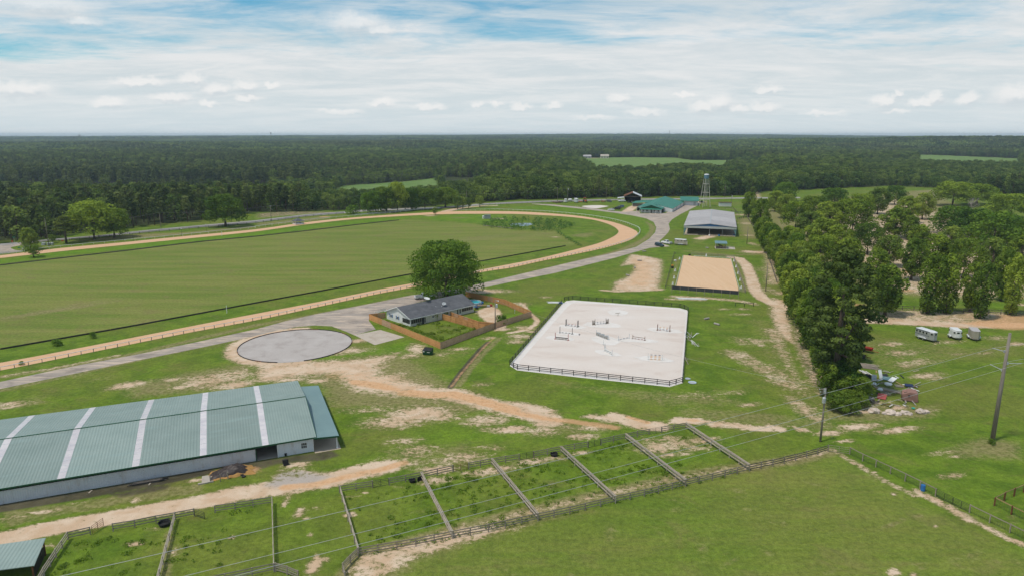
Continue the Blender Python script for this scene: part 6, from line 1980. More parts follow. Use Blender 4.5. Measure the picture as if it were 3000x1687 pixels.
# round pen kerb: low dark timber ring with a gap
rp_ = thing('round_pen_border', 'low dark timber border around the grey round pen', 'border', PENC)
nk = 44
for k in range(nk):
    a_ = 2 * math.pi * (k + .5) / nk
    ang = math.degrees(a_) % 360
    if 268 < ang < 292:
        continue
    o = MB().box((0, 0, .1), (.12, 2 * math.pi * PENR / nk - .04, .2)).build('timber', 'rust' if k % 5 == 0 else 'black_paint', rp_)
    o.location = (math.cos(a_) * PENR, math.sin(a_) * PENR, 0)
    o.rotation_euler = (0, 0, a_)
# ------------------------------------------------------------------ vehicles
def quad_on(c, u0, u1, v0, v1, off=.012):
    "a patch on a bilinear face: corners bottom-left, bottom-right, top-right, top-left"
    a, b, d, e = [Vector(x) for x in c]
    n = (b - a).cross(e - a).normalized()
    f = lambda u, v: a.lerp(b, u).lerp(e.lerp(d, u), v)
    return [f(u0, v0) + n * off, f(u1, v0) + n * off, f(u1, v1) + n * off, f(u0, v1) + n * off], n
def pane(par, c, u0, u1, v0, v1, m='glass', name='window', th=.02):
    q_, n = quad_on(c, u0, u1, v0, v1)
    vs = q_ + [p - n * th for p in q_]
    MB().add(vs, [(0, 1, 2, 3), (7, 6, 5, 4), (0, 4, 5, 1), (1, 5, 6, 2), (2, 6, 7, 3), (3, 7, 4, 0)]).build(name, m, par)
def cabin(par, x0, x1, z0, X0, X1, z1, w0, w1, m, splits=2):
    "glasshouse: sloped box with windscreen, rear window and side windows"
    b = [(x0, -w0 / 2, z0), (x1, -w0 / 2, z0), (x1, w0 / 2, z0), (x0, w0 / 2, z0)]
    t = [(X0, -w1 / 2, z1), (X1, -w1 / 2, z1), (X1, w1 / 2, z1), (X0, w1 / 2, z1)]
    c = MB().add(b + t, [(0, 1, 5, 4), (1, 2, 6, 5), (2, 3, 7, 6), (3, 0, 4, 7), (4, 5, 6, 7), (0, 3, 2, 1)]).build('cabin', m, par, bevel=.05)
    pane(c, (b[1], b[2], t[2], t[1]), .06, .94, .12, .92, name='windscreen')
    pane(c, (b[3], b[0], t[0], t[3]), .1, .9, .2, .88)
    for side in ((b[0], b[1], t[1], t[0]), (b[2], b[3], t[3], t[2])):
        for k in range(splits):
            pane(c, side, .07 + .88 * k / splits, .03 + .88 * (k + 1) / splits, .15, .86)
    return c
WHEEL = {}
def wheel(par, x, y, r, w=.24):
    k = (round(r, 2), w)
    if k not in WHEEL:
        WHEEL[k] = (MB().lathe((0, 0, 0), [(r * .6, -w / 2), (r * .93, -w / 2), (r, -w / 3), (r, w / 3), (r * .93, w / 2), (r * .6, w / 2)], 14, 'y').mesh('wheel', 'tyre'),
                    MB().lathe((0, 0, 0), [(.03, -w / 2 - .01), (r * .55, -w / 2 - .015), (r * .6, -w / 2 + .02), (r * .6, w / 2 - .02), (r * .55, w / 2 + .015), (.03, w / 2 + .01)], 12, 'y').mesh('rim', 'steel'))
    o = obj('wheel', WHEEL[k][0], par)
    o.location = (x, y, r)
    obj('rim', WHEEL[k][1], o)
def lights(par, xf, xr, wd, z, dz=.0):
    for s_ in (-1, 1):
        MB().box((xf, s_ * (wd / 2 - .22), z), (.06, .3, .16)).build('headlight', 'lamp_glass', par)
        MB().box((xr, s_ * (wd / 2 - .12), z + dz), (.06, .16, .26)).build('tail_light', 'sign_red', par)
def body_prof(par, prof, wd, m, bevel=.09):
    return MB().prism(prof, -wd / 2, wd / 2, 'y').build('body', m, par, bevel=bevel)
def pickup(loc, rz, m, label, L=5.9, group=None):
    t = thing('pickup_truck', label, 'pickup truck', loc, rz, group)
    h = L / 2
    body_prof(t, [(-h, .42), (h, .42), (h, .95), (h - .15, 1.08), (h * .42, 1.18), (-h * .22, 1.18), (-h * .22, .62), (-h, .62)], 1.95, m)
    for s_ in (-1, 1):
        MB().box((-h * .61, s_ * .93, .9), (h * .78, .09, .56)).build('bed_side', m, t)
    MB().box((-h + .05, 0, .9), (.09, 1.78, .56)).build('tailgate', m, t)
    MB().box((-h * .61, 0, .66), (h * .76, 1.74, .06)).build('bed_floor', 'dark_steel', t)
    cabin(t, -h * .24, h * .48, 1.16, -h * .17, h * .24, 1.88, 1.84, 1.55, m)
    for x in (-h * .6, h * .62):
        for y in (-.86, .86):
            wheel(t, x, y, .39)
    lights(t, h - .01, -h + .01, 1.95, .82)
    MB().box((h, 0, .52), (.12, 1.9, .2)).build('bumper', 'steel', t)
    MB().box((-h, 0, .52), (.12, 1.9, .18)).build('bumper', 'steel', t)
    return t
def car(loc, rz, m, label, kind='sedan', group=None, name='parked_car'):
    t = thing(name, label, {'van': 'minivan', 'suv': 'car', 'sedan': 'car'}[kind], loc, rz, group)
    if kind == 'van':
        h, wd = 2.5, 1.95
        body_prof(t, [(-h, .35), (h, .35), (h, .75), (h - .25, .92), (h * .52, 1.05), (-h, 1.05)], wd, m)
        cabin(t, -h + .04, h * .56, 1.03, -h + .28, h * .12, 1.74, wd - .08, wd - .5, m, 3)
    elif kind == 'suv':
        h, wd = 2.35, 1.9
        body_prof(t, [(-h, .4), (h, .4), (h, .85), (h - .2, 1.0), (h * .45, 1.08), (-h, 1.08)], wd, m)
        cabin(t, -h + .04, h * .48, 1.06, -h + .3, h * .14, 1.72, wd - .08, wd - .42, m, 3)
    else:
        h, wd = 2.35, 1.82
        body_prof(t, [(-h, .3), (h, .3), (h, .65), (h - .2, .8), (h * .4, .92), (-h * .62, .95), (-h, .88)], wd, m)
        cabin(t, -h * .7, h * .44, .92, -h * .4, h * .1, 1.42, wd - .1, wd - .5, m, 2)
    for x in (-h * .58, h * .62):
        for y in (-wd / 2 + .1, wd / 2 - .1):
            wheel(t, x, y, .33, .2)
    lights(t, h - .01, -h + .01, wd, .66, .12)
    return t
def horse_trailer(loc, rz, label, L=4.6, wd=2.05, hh=2.45, m='trailer_silver', roof='white_metal', stripe=None, nose=.55, wins=4, round_=.1, twowin=True, name='horse_trailer', cat='trailer', skirt=None, rear_open=False):
    "x points to the hitch"
    t = thing(name, label, cat, loc, rz)
    h = L / 2
    z0 = .45
    out = [(-h, -wd / 2), (h - nose, -wd / 2), (h, -wd * .28), (h, wd * .28), (h - nose, wd / 2), (-h, wd / 2)]
    n = len(out)
    vs = [(x, y, z0) for x, y in out] + [(x, y, hh) for x, y in out]
    MB().add(vs, [tuple(range(n)), tuple(range(n, 2 * n))] + [(i, (i + 1) % n, (i + 1) % n + n, i + n) for i in range(n)]).build('body', m, t, bevel=round_)
    k = 1.02
    vs = [(x * k, y * k, hh + .003) for x, y in out] + [(x * .96, y * .9, hh + .14) for x, y in out]
    MB().add(vs, [tuple(range(n)), tuple(range(n, 2 * n))] + [(i, (i + 1) % n, (i + 1) % n + n, i + n) for i in range(n)]).build('roof', roof, t, bevel=round_ * .5)
    for s_ in (-1, 1):
        if stripe:
            MB().box(((-h + h - nose) / 2, s_ * (wd / 2 + .012), hh - .10), (L - nose, .03, .1)).build('stripe', stripe, t)
            MB().box(((-h + h - nose) / 2, s_ * (wd / 2 + .012), 1.42), (L - nose, .03, .09)).build('stripe', stripe, t)
        for j in range(wins):
            x = -h + .45 + (L - nose - .7) * j / max(1, wins - .4)
            MB().box((x, s_ * (wd / 2 + .012), hh - .55), (.42, .03, .5)).build('window', 'glass', t)
        MB().prism([(-h * .62, .62), (-h * .5, .92), (h * .22, .92), (h * .34, .62)], s_ * (wd / 2 + .28) - .15, s_ * (wd / 2 + .28) + .15, 'y').build('fender', 'white_metal', t)
        for x in (-h * .42, h * .06):
            wheel(t, x, s_ * (wd / 2 + .24), .36, .2)
        if skirt:
            MB().box(((-h + h - nose) / 2, s_ * (wd / 2 + .02), .62), (L - nose, .05, .3)).build('skirt', skirt, t)
    if twowin:
        MB().box((h + .01, 0, hh - .5), (.03, .6, .4)).build('window', 'glass', t)
        for s_ in (-1, 1):
            c = Vector((h - nose / 2, s_ * wd * .39, hh - .5))
            o = MB().box((0, 0, 0), (.44, .03, .4)).build('window', 'glass', t)
            o.location = c + Vector((.03, s_ * .06, 0))
            o.rotation_euler = (0, 0, math.atan2(s_ * -wd * .22, nose))
    if rear_open:
        MB().box((-h - .02, 0, 1.35), (.04, wd - .3, 1.7)).build('rear_shade_panel', 'dark_interior', t)  # dark plate over the closed rear, coloured like the shaded inside
        MB().box((-h - .45, wd / 2, 1.35), (.9, .05, 1.8)).build('rear_door', m, t)
    else:
        MB().box((-h - .015, 0, 1.3), (.03, wd - .2, 1.6)).build('rear_door', roof, t)
    tg = MB().beam((h - .2, -.5, .42), (h + 1.15, 0, .45), .08).beam((h - .2, .5, .42), (h + 1.15, 0, .45), .08)
    tg.tube([(h + .95, 0, 0), (h + .95, 0, .75)], .05, 6)
    tg.build('hitch', 'dark_steel', t)
    return t
def flat_trailer(loc, rz, label, L, wd, m, name='flat_trailer'):
    t = thing(name, label, 'trailer', loc, rz)
    MB().box((0, 0, .6), (L, wd, .12)).build('deck', m, t)
    for s_ in (-1, 1):
        MB().box((0, s_ * wd / 2, .82), (L, .06, .32)).build('side_rail', m, t)
        wheel(t, -.3, s_ * (wd / 2 + .15), .34, .2)
        wheel(t, .5, s_ * (wd / 2 + .15), .34, .2)
    MB().beam((L / 2, 0, .55), (L / 2 + 1.2, 0, .5), .1).build('hitch', 'dark_steel', t)
    return t
def tractor(loc, rz, m, label, sc=1.):
    t = thing('farm_tractor', label, 'tractor', loc, rz)
    t.scale = (sc,) * 3
    MB().box((.9, 0, 1.0), (1.7, .7, .7)).build('bonnet', m, t, bevel=.08)
    MB().box((-.4, 0, .85), (1.2, .6, .6)).build('gearbox', 'dark_steel', t)
    MB().box((-.5, 0, 1.35), (.5, .5, .12)).build('seat', 'black_rubber', t)
    MB().box((-.75, 0, 1.65), (.1, .5, .5)).build('seat_back', 'black_rubber', t)
    for s_ in (-1, 1):
        wheel(t, -.7, s_ * .8, .75, .4)
        wheel(t, 1.45, s_ * .62, .42, .25)
        MB().box((-.7, s_ * .8, 1.58), (1.1, .45, .06)).build('mudguard', m, t)
        MB().tube([(-1., s_ * .6, 1.0), (-1., s_ * .6, 2.4)], .04, 6).build('roll_bar', 'dark_steel', t)
    MB().box((-.7, 0, 2.42), (1.3, 1.3, .08)).build('canopy', m, t)
    MB().tube([(1.1, .2, 1.3), (1.1, .2, 2.0)], .04, 6).build('exhaust', 'dark_steel', t)
    MB().lathe((.0, 0, 1.5), [(.2, 0), (.22, .03), (.2, .05)], 12).build('steering_wheel', 'black_rubber', t)
    return t
fh = heading(P(1230, 850), P(1420, 790))
# beside the house
pk = P(1238, 884)
pickup(P(1241, 874), heading(P(1218, 878), P(1262, 872)) - R(6), 'car_white', 'white pickup truck parked on the cracked lot behind the house')
car(P(1318, 868), fh, 'car_black', 'dark car half hidden under the big shade tree', 'suv')
# on the bend
car(P(1932, 722), heading(P(1918, 717), P(1947, 723)), 'car_teal', 'dark teal minivan parked at the road edge', 'van', name='minivan')
pickup(P(1953, 715), heading(P(1972, 716), P(1938, 710)), 'car_white', 'white pickup truck hitched to the tan horse trailer', 5.8)
horse_trailer(P(1993, 718), heading(P(2014, 721), P(1975, 718)), 'tan and white horse trailer hitched behind a white pickup', L=5.6, m='trailer_tan', roof='white_metal', wins=3, rear_open=True, hh=2.7)
# three trailers on the right meadow
horse_trailer(P(2713, 994), heading(P(2690, 988), P(2737, 1003)), 'blue and white slant-load horse trailer on the meadow', L=5.2, m='trailer_silver', roof='white_metal', stripe='navy', nose=1.0, wins=4, hh=2.6)
horse_trailer(P(2797, 990), heading(P(2785, 978), P(2811, 997)), 'rounded white two-horse trailer beside the grey cargo trailer', L=3.6, m='white_paint', roof='white_paint', nose=.35, wins=1, round_=.22, hh=2.45)
horse_trailer(P(2852, 992), heading(P(2842, 978), P(2862, 1002)), 'grey enclosed cargo trailer with wedge nose', L=4.2, m='trailer_tan', roof='roof_grey', nose=.7, wins=0, twowin=False, round_=.05, hh=2.55, skirt='white_metal', name='cargo_trailer')
# far yard
horse_trailer(P(1657, 594), R(-95), 'small white horse trailer parked by the far road fence', L=4., m='white_paint', roof='white_paint', wins=1, hh=2.7)
horse_trailer(P(1688, 594), R(-80), 'large white horse trailer with dark front by the far road fence', L=5.6, m='white_metal', roof='white_paint', wins=2, hh=3.1, stripe='navy')
flat_trailer(P(1630, 595.5), R(0), 'low rusty flatbed trailer by the far road fence', 6., 2.4, 'rust')
flat_trailer(P(1643, 594), R(80), 'black utility trailer by the far road fence', 4.5, 2.4, 'black_paint')
tractor(P(1714, 594), R(-80), 'orange_paint', 'orange tractor parked by the far road fence', 1.5)
tractor(P(1846, 595), R(-150), 'dark_steel', 'dark tractor parked before the machinery shed', 1.2)
flat_trailer(P(1768, 592.5), R(70), 'red wagon parked by the far road fence', 3.6, 2.6, 'red_paint', 'farm_wagon')
car(P(1785, 592.5), R(-60), 'car_grey', 'dark grey car parked alone before the machinery shed', 'suv')
car(P(1790, 617), R(176), 'car_white', 'white car parked at the end of the row by the drive', 'sedan')
pickup(P(1806, 614.5), R(170), 'car_black', 'black pickup truck parked between two cars', 5.6)
car(P(1812, 611), R(165), 'car_grey', 'charcoal car parked beside the black pickup', 'suv')
car(P(1819, 608), R(160), 'car_blue', 'slate blue car parked at the far end of the row', 'suv')
pickup(P(1822, 592), R(-170), 'car_white', 'white truck parked under the shed lean-to', 5.6)
car(P(2056, 594.5), R(-60), 'car_black', 'dark car parked beside the water tower', 'sedan')
# propane tank and small yard machines
t = thing('propane_tank', 'white propane tank on legs between the far trailers', 'tank', P(1670, 592), 0)
MB().lathe((0, 0, 1.6), [(.2, -1.6), (.8, -1.3), (.95, -.9), (.95, .9), (.8, 1.3), (.2, 1.6)], 14, 'x').build('vessel', 'white_paint', t, smooth=True)
for x in (-.9, .9):
    MB().box((x, 0, .4), (.2, 1.2, .8)).build('leg', 'dark_steel', t)
t = thing('orange_implement', 'low orange farm implement between far trailer and tractor', 'implement', P(1701, 593), 0)
MB().box((0, 0, .5), (3.4, 1.6, .35)).build('frame', 'orange_paint', t)
for k in range(4):
    MB().lathe((-1.2 + k * .8, -.9, .35), [(.05, -.03), (.35, -.01), (.35, .01), (.05, .03)], 10, 'x').build('disc', 'steel', t)
t = thing('green_implement', 'low green farm implement lying by the far fence', 'implement', P(1747, 592), 0)
MB().beam((-3., 0, .35), (3., 0, .45), .3).build('beam', 'green_bin', t)
for k in range(5):
    MB().beam((-2.4 + k * 1.2, 0, .3), (-2.4 + k * 1.2, -.5, .0), .08).build('tine', 'dark_steel', t)
# a white truck cab and boxes by the driveway on the left
pickup(P(85, 726), R(-20), 'car_white', 'white vehicle half hidden behind the pale young tree', 5.)
for x, y, w_ in ((128, 719, 1.6), (143, 718.5, 1.2), (153, 718, .9)):
    t = thing('utility_box', 'pale utility box on the grass before the black fence', 'box', P(x, y), 0, 'pale utility boxes')
    MB().box((0, 0, .55), (w_, 1., 1.1)).build('cabinet', 'galv', t, bevel=.04)
    MB().box((0, 0, 1.14), (w_ + .12, 1.1, .06)).build('lid', 'white_metal', t)
# ------------------------------------------------------------------ jumps, poles, wires, clutter
def striped(par, a, b, cols, r=.06, n=7):
    a, b = Vector(a), Vector(b)
    p_ = MB().tube([a, b], r, 8).build('pole', cols[0], par)
    if len(cols) > 1:
        for k in range(n):
            if k % 2 == 1:
                MB().tube([a.lerp(b, k / n), a.lerp(b, (k + 1) / n)], r + .006, 8).build('band', cols[1], p_)
    return p_
def jump(label, pa, pb, h, std, poles, wing=False, fill=None, back=None):
    pa, pb = P(*pa), P(*pb)
    t = thing('show_jump', label, 'jump', pa, heading(pa, pb))
    L_ = (pb - pa).length
    rows_ = [0.] + ([back] if back else [])
    for y in rows_:
        for x, s_ in ((0, -1), (L_, 1)):
            sm = MB()
            sm.box((x, y, h / 2), (.11, .11, h))
            if wing:
                sm.box((x + s_ * .8, y, h * .42), (.1, .1, h * .84))
                for k in range(5):
                    sm.box((x + s_ * .4, y, .25 + k * (h - .5) / 5), (.75, .05, .09))
                for k in range(3):
                    sm.box((x + s_ * (.2 + .2 * k), y, h * .4), (.07, .04, h * .75))
                sm.box((x + s_ * .4, y, .35), (.8, .05, .5))
            sm.build('standard', std, t)
            MB().box((x, y, .05), (.12, .8, .1)).box((x, y, .05), (.6, .12, .098)).build('foot', std, t)
    for c, z0, z1, y in poles:
        striped(t, (.05, y, z0), (L_ - .05, y, z1), c)
    if fill == 'wave':
        mb = MB()
        for k in range(9):
            x = L_ * (k + .5) / 9
            mb.tube([(x + math.cos(j * .7854) * .26, 0, .30 + math.sin(j * .7854) * .2) for j in range(9)], .05, 5)
        mb.box((L_ / 2, 0, .08), (L_ - .2, .08, .1))
        mb.box((L_ / 2, 0, .54), (L_ - .2, .08, .07))
        mb.build('lattice_filler', 'grey_wood_dark', t)
    if fill == 'wall':
        for k in range(6):
            x = L_ * (k + .5) / 6
            MB().box((x, 0, .45 + .1 * (k % 2)), (L_ / 6 - .06, .3, .9 + .2 * (k % 2))).build('wall_panel', 'grey_board', t, bevel=.03)
            MB().box((x, -.16, .45), (L_ / 12, .03, .5)).build('panel_face', 'grey_wood', t)
    if fill == 'spots':
        o = MB().box((L_ / 2, 0, .42), (L_ - .2, .06, .75)).build('plank_filler', 'white_paint', t)
        for k in range(7):
            MB().box((.3 + (L_ - .6) * k / 6, -.04, .25 + .3 * (k % 2)), (.2, .03, .2)).build('spot', 'dark_steel', o)
    return t
NW, RW, YW, GW = ('white_paint', 'navy'), ('white_paint', 'red_paint'), ('white_paint', 'yellow_paint'), ('white_paint', 'green_bin')
jump('show jump with red standards and dark scrolled filler', (1626.8, 992.2), (1664.6, 996.3), 1.75, 'red_paint', [(('grey_wood_dark',), .62, .62, 0)], fill='wave')
jump('show jump with tall black standards and one low dark pole', (1640.4, 974.2), (1676.5, 978.), 1.75, 'black_paint', [(('white_paint', 'black_paint'), .18, .18, 0)])
jump('double black-standard oxer with red and navy poles', (1657.6, 953.2), (1692., 957.3), 1.8, 'black_paint', [(RW, .42, .42, .5), (NW, .2, .2, 0)], back=.6)
jump('show jump with grey lattice wings and two navy striped poles', (1743, 951.), (1775, 948.), 1.7, 'grey_wood', [(NW, .75, .75, 0), (NW, .3, .3, -.05)], wing=True)
jump('grey panelled wall jump with white wings', (1747., 981.), (1782., 995.), 1.5, 'white_paint', [], fill='wall')
jump('low navy striped pole jump with white standards', (1811.3, 996.3), (1843.6, 990.), 1.3, 'white_paint', [(NW, .25, .25, 0)])
jump('show jump with brown plank above a red striped pole', (1853.7, 991.3), (1889., 996.3), 1.05, 'rust', [(('rust',), .62, .62, 0), (RW, .16, .16, 0)])
jump('cross-pole oxer with four dark red standards', (1925.7, 967.7), (1961.7, 970.8), 1.7, 'rust', [(NW, .75, .1, 0), (RW, .1, .75, .02), (YW, .8, .8, .7)], back=.8)
jump('triple yellow and navy striped jump with white standards', (1898.4, 1052), (1941.2, 1054.5), 1.6, 'white_paint', [(NW, 1.2, 1.2, 0), (YW, .85, .85, 0), (YW, .55, .55, .02), (YW, .2, .2, -.1)])
jump('white plank jump with dark spots standing aslant', (1771., 1028.), (1793., 1040.), 1.5, 'white_paint', [], fill='spots')
jump('small white upright standing before the spotted plank jump', (1768., 1008.), (1774., 1022.), 1.3, 'white_paint', [(('grey_board',), .2, .2, 0)])
t = thing('ground_pole', 'pair of grey poles lying on raked sand', 'pole', P(1809, 921), 0)
striped(t, (-.1, -1.6, .08), (.5, 1.8, .08), ('grey_wood',))
striped(t, (-.5, 1.2, .1), (1.0, 1.5, .2), ('grey_wood',))
# spare jump parts stacked behind the arena fence
rr = random.Random(77)
t = thing('jump_stack', 'tangle of spare white jump poles outside the arena fence', 'pile', P(2022, 1000))
for k in range(15):
    y = rr.uniform(-6, 7)
    x = rr.uniform(-.4, 1.2) + (-.10 * y) * -.6
    L_ = rr.uniform(1.2, 3.4)
    a_ = R(90) + rr.uniform(-.35, .35)
    z = rr.uniform(.08, .7)
    striped(t, (x, y, z), (x + math.cos(a_) * L_, y + math.sin(a_) * L_, z + rr.uniform(-.05, .6)), rr.choice([('white_paint',), ('white_paint',), ('white_paint', 'purple_paint'), ('grey_wood',)]), .07)
t = thing('leaning_standard', 'grey wooden jump wing leaning on the arena fence', 'jump part', P(2013, 1062))
MB().beam((0, -1.2, 0), (-.6, .3, 1.3), .12).beam((.9, .9, 0), (-.3, .5, 1.2), .12).beam((-.3, -.3, .7), (.4, .8, .6), .1).build('wing', 'grey_wood', t)
t = thing('leaning_standard', 'white jump standard leaning beside the spare poles', 'jump part', P(2028, 988))
MB().beam((0, 0, 0), (1.6, 1.2, .9), .14).beam((1.3, .8, .75), (1.9, .5, 1.1), .12).build('standard', 'white_paint', t)
for i, (x, y, n_, lab) in enumerate(((1632, 886, 9, 'flat stack of white and blue poles by the arena gateway'), (2010, 874, 8, 'white pipes laid along the windscreen fence'))):
    t = thing('pole_pile', lab, 'pile', P(x, y))
    for k in range(n_):
        striped(t, (-3 + rr.uniform(-.6, .6), (k - n_ / 2) * .22, .07 + .1 * (k % 2)), (2.4 + rr.uniform(-.8, .8) + (4 if i else 0), (k - n_ / 2) * .22 - (1.2 if i else .2), .07 + .1 * (k % 2)), ('white_paint',), .07)
t = thing('blue_crate', 'blue plastic crate beside the flat stack of poles', 'crate', P(1642, 889))
MB().box((0, 0, .25), (1.1, .7, .5)).build('shell', 'blue_drum', t, bevel=.04)
MB().box((0, 0, .46), (.95, .55, .1)).build('opening', 'navy', t)  # navy plate on top, painted as the shadowed hollow of the crate
for x, y, m_, lab in ((1970, 780, 'yellow_paint', 'yellow tub beside the dressage fence'), (1970, 786, 'black_rubber', 'black wheelbarrow tub beside the dressage fence'), (1978, 766, 'white_paint', 'white plastic chair beside the dressage rail'), (2020, 749, 'black_rubber', 'black bin at the far end of the dressage sand')):
    t = thing('arena_tub', lab, 'tub', P(x, y))
    MB().lathe((0, 0, 0), [(.35, 0), (.5, .1), (.55, .6), (.5, .62), (.4, .2)], 12).build('tub', m_, t)

# --- utility poles and wires
def catenary(a, b, sag, n=18):
    a, b = Vector(a), Vector(b)
    return [a.lerp(b, k / n) - Vector((0, 0, sag * 4 * (k / n) * (1 - k / n))) for k in range(n + 1)]
def upole(name, label, p, h, r=.15, arms=(), xf=None, lamp=False, group=None):
    t = thing(name, label, 'utility pole', p, 0, group)
    MB().tube([(0, 0, -.2), (0, 0, h * .5), (0, 0, h)], [r * 1.25, r, r * .72], 10).build('shaft', 'pole_wood', t, smooth=True)
    for z, a_, L_, m_ in arms:
        d = Vector((math.cos(a_), math.sin(a_), 0))
        o = MB().tube([Vector((0, 0, z)) + d * r * .8, Vector((0, 0, z + L_ * .08)) + d * L_], [.07, .055], 8).build('insulator_arm', m_, t)
        MB().box(Vector((0, 0, z)) + d * r, (.3, .3, .4)).build('bracket', 'galv', o)
        MB().lathe(Vector((0, 0, z + L_ * .08)) + d * L_, [(.04, -.1), (.09, -.06), (.09, .04), (.03, .1)], 8).build('insulator', 'grey_board', o)
    if xf:
        MB().lathe((xf[0], xf[1], xf[2]), [(.05, -.55), (.3, -.5), (.3, .4), (.2, .5), (.05, .55)], 12).build('transformer', 'galv', t)
    if lamp:
        MB().tube([(0, 0, h - .3), (.8, -.4, h - .1)], .03, 6).build('lamp_arm', 'galv', t)
        MB().lathe((.85, -.42, h - .25), [(.05, .15), (.22, 0), (.12, -.18)], 10).build('lamp_head', 'lamp_glass', t)
    return t
TP = P(2907, 1290)
TA = heading(P(2909, 1018.7, 18.), P(111.8, 1634, 18.))
side_l, side_r = TA - R(52), TA + R(128)
tall_h = ZAT(975, TP.y)
z1, z2, z3 = ZAT(1030, TP.y), ZAT(1063, TP.y), ZAT(1085, TP.y)
def arm_tip(px, py, zz):
    "arm end on the ray through the pixel at the arm's height"
    return P(px, py, zz)
tp = [arm_tip(2909.4, 1018.7, z1 + .2), arm_tip(2990, 1065, z2 + .1), arm_tip(2902, 1067, z3 + .2)]
arms = []
for z, e in zip((z1, z2, z3), tp):
    d = Vector((e.x - TP.x, e.y - TP.y, 0))
    arms.append((z, math.atan2(d.y, d.x), d.length, 'galv'))
upole('transmission_pole', 'tall round utility pole with three pale insulator arms on the meadow', TP, tall_h, .30, arms)
WD = Vector((math.cos(TA), math.sin(TA), 0))
for i, (z, e) in enumerate(zip((z1, z2, z3), tp)):
    st = Vector((e.x, e.y, z + arms[i][2] * .08))
    mb = MB().tube(catenary(st, st + WD * 230, 2.2, 30), .024, 5)
    mb.tube(catenary(st, st - WD * 60, .8, 8), .024, 5)
    o = mb.build('power_line', 'wire')
    tag(o, 'pale power line strung from the tall pole across the paddocks', 'cable', 'power lines from the tall pole')
sh_ = Vector((TP.x, TP.y, tall_h - .1))
jp = P(2403, 1293)
jh = ZAT(1135, jp.y)
upole('utility_pole', 'old wooden utility pole with small crossarm beside the scrap pile', jp, jh, .15, ((jh - .35, R(185), 1.1, 'grey_wood'), (jh - .75, R(190), 1.0, 'grey_wood')), (-.25, -.3, jh - 2.1))
hp = P(1451, 964)
hh_ = ZAT(877, hp.y)
upole('utility_pole', 'wooden utility pole with transformer and lamp inside the cedar fence', hp, hh_, .13, (), (.42, -.2, hh_ - 1.7), True)
for lab, a_, b_, sg in (('thin wire from the scrap pile pole towards the house pole', jp + Vector((0, 0, jh - .2)), hp + Vector((0, 0, hh_ - .2)), 1.6), ('thin guy wire beside the scrap pile pole', jp + Vector((0, 0, jh - 1.2)), jp + Vector((2.6, 1.2, 0)), 0.)):
    o = MB().tube(catenary(a_, b_, sg), .014, 4).build('thin_wire', 'wire')
    tag(o, lab, 'cable')
gp = 'wooden poles along the far road'
for x, y, top_, lab in ((472, 671, 625, 'leaning pale pole beside the public road wood edge'), (795, 648, 603, 'thin pole with small crossarm before the bare bank'), (1043, 612, 586, 'wooden crossarm pole behind the roadside bush'), (1367, 604, 559, 'wooden pole behind the young round trees'), (1633, 590, 549, 'wooden pole behind the parked trailers'), (1663, 590, 549, 'pale pole with transformer behind the white trailer'), (1776, 587, 547, 'thin wooden pole behind the red wagon'), (2142, 602, 570, 'pole with white transformer beside the white shed'), (2123, 580, 541, 'dark pole at the wood edge behind the white shed'), (2188, 716, 664, 'weathered pole between covered arena and hedge'), (2243, 853, 770, 'slim wooden pole beside the sandy lane under the hedge'), (36, 700, 655, 'grey pole at the wood edge by the driveway'), (143, 722, 640, 'slender pole standing behind the far track rail')):
    p = P(x, y)
    h_ = ZAT(top_, p.y)
    upole('utility_pole', lab, p, h_, .13, ((h_ - .3, R(10), .9, 'grey_wood'), (h_ - .3, R(190), .9, 'grey_wood')) if 'crossarm' in lab else (), (.4, -.2, h_ - 1.6) if 'transformer' in lab else None)
mb = MB()
pr_ = [P(143, 722), P(472, 671), P(795, 648), P(1043, 612), P(1367, 604), P(1633, 590), P(1776, 587)]
for a_, b_ in zip(pr_, pr_[1:]):
    mb.tube(catenary(a_ + Vector((0, 0, 9.3)), b_ + Vector((0, 0, 9.3)), 1.2, 10), .02, 4)
tag(mb.build('roadside_wire', 'wire'), 'thin overhead wire along the far public road', 'cable')
# signs by the driveway
t = thing('stop_sign', 'red octagonal stop sign at the driveway mouth', 'sign', P(38, 722))
MB().tube([(0, 0, 0), (0, 0, 2.3)], .04, 6).build('pole', 'galv', t)
sg_ = MB().lathe((0, 0, 2.4), [(.42, -.02), (.42, .02)], 8, 'y').build('plate', 'sign_red', t)
t = thing('street_sign', 'green street name blade on a thin pole', 'sign', P(43, 713))
MB().tube([(0, 0, 0), (0, 0, 2.9)], .04, 6).build('pole', 'galv', t)
MB().box((0, 0, 2.95), (1.4, .04, .28)).build('plate', 'sign_green', t)
for x, y, m_, lab in ((57, 731, 'sign_green', 'low green sign on the driveway island'), (69, 734, 'white_paint', 'low white sign on the driveway island'), (184, 711, 'orange_paint', 'orange warning sign under the broad pine')):
    t = thing('small_sign', lab, 'sign', P(x, y))
    MB().box((0, 0, .9), (1.3, .05, .5)).build('plate', m_, t)
    for dx in (-.5, .5):
        MB().box((dx, .04, .45), (.06, .06, .9)).build('leg', 'grey_wood', t)

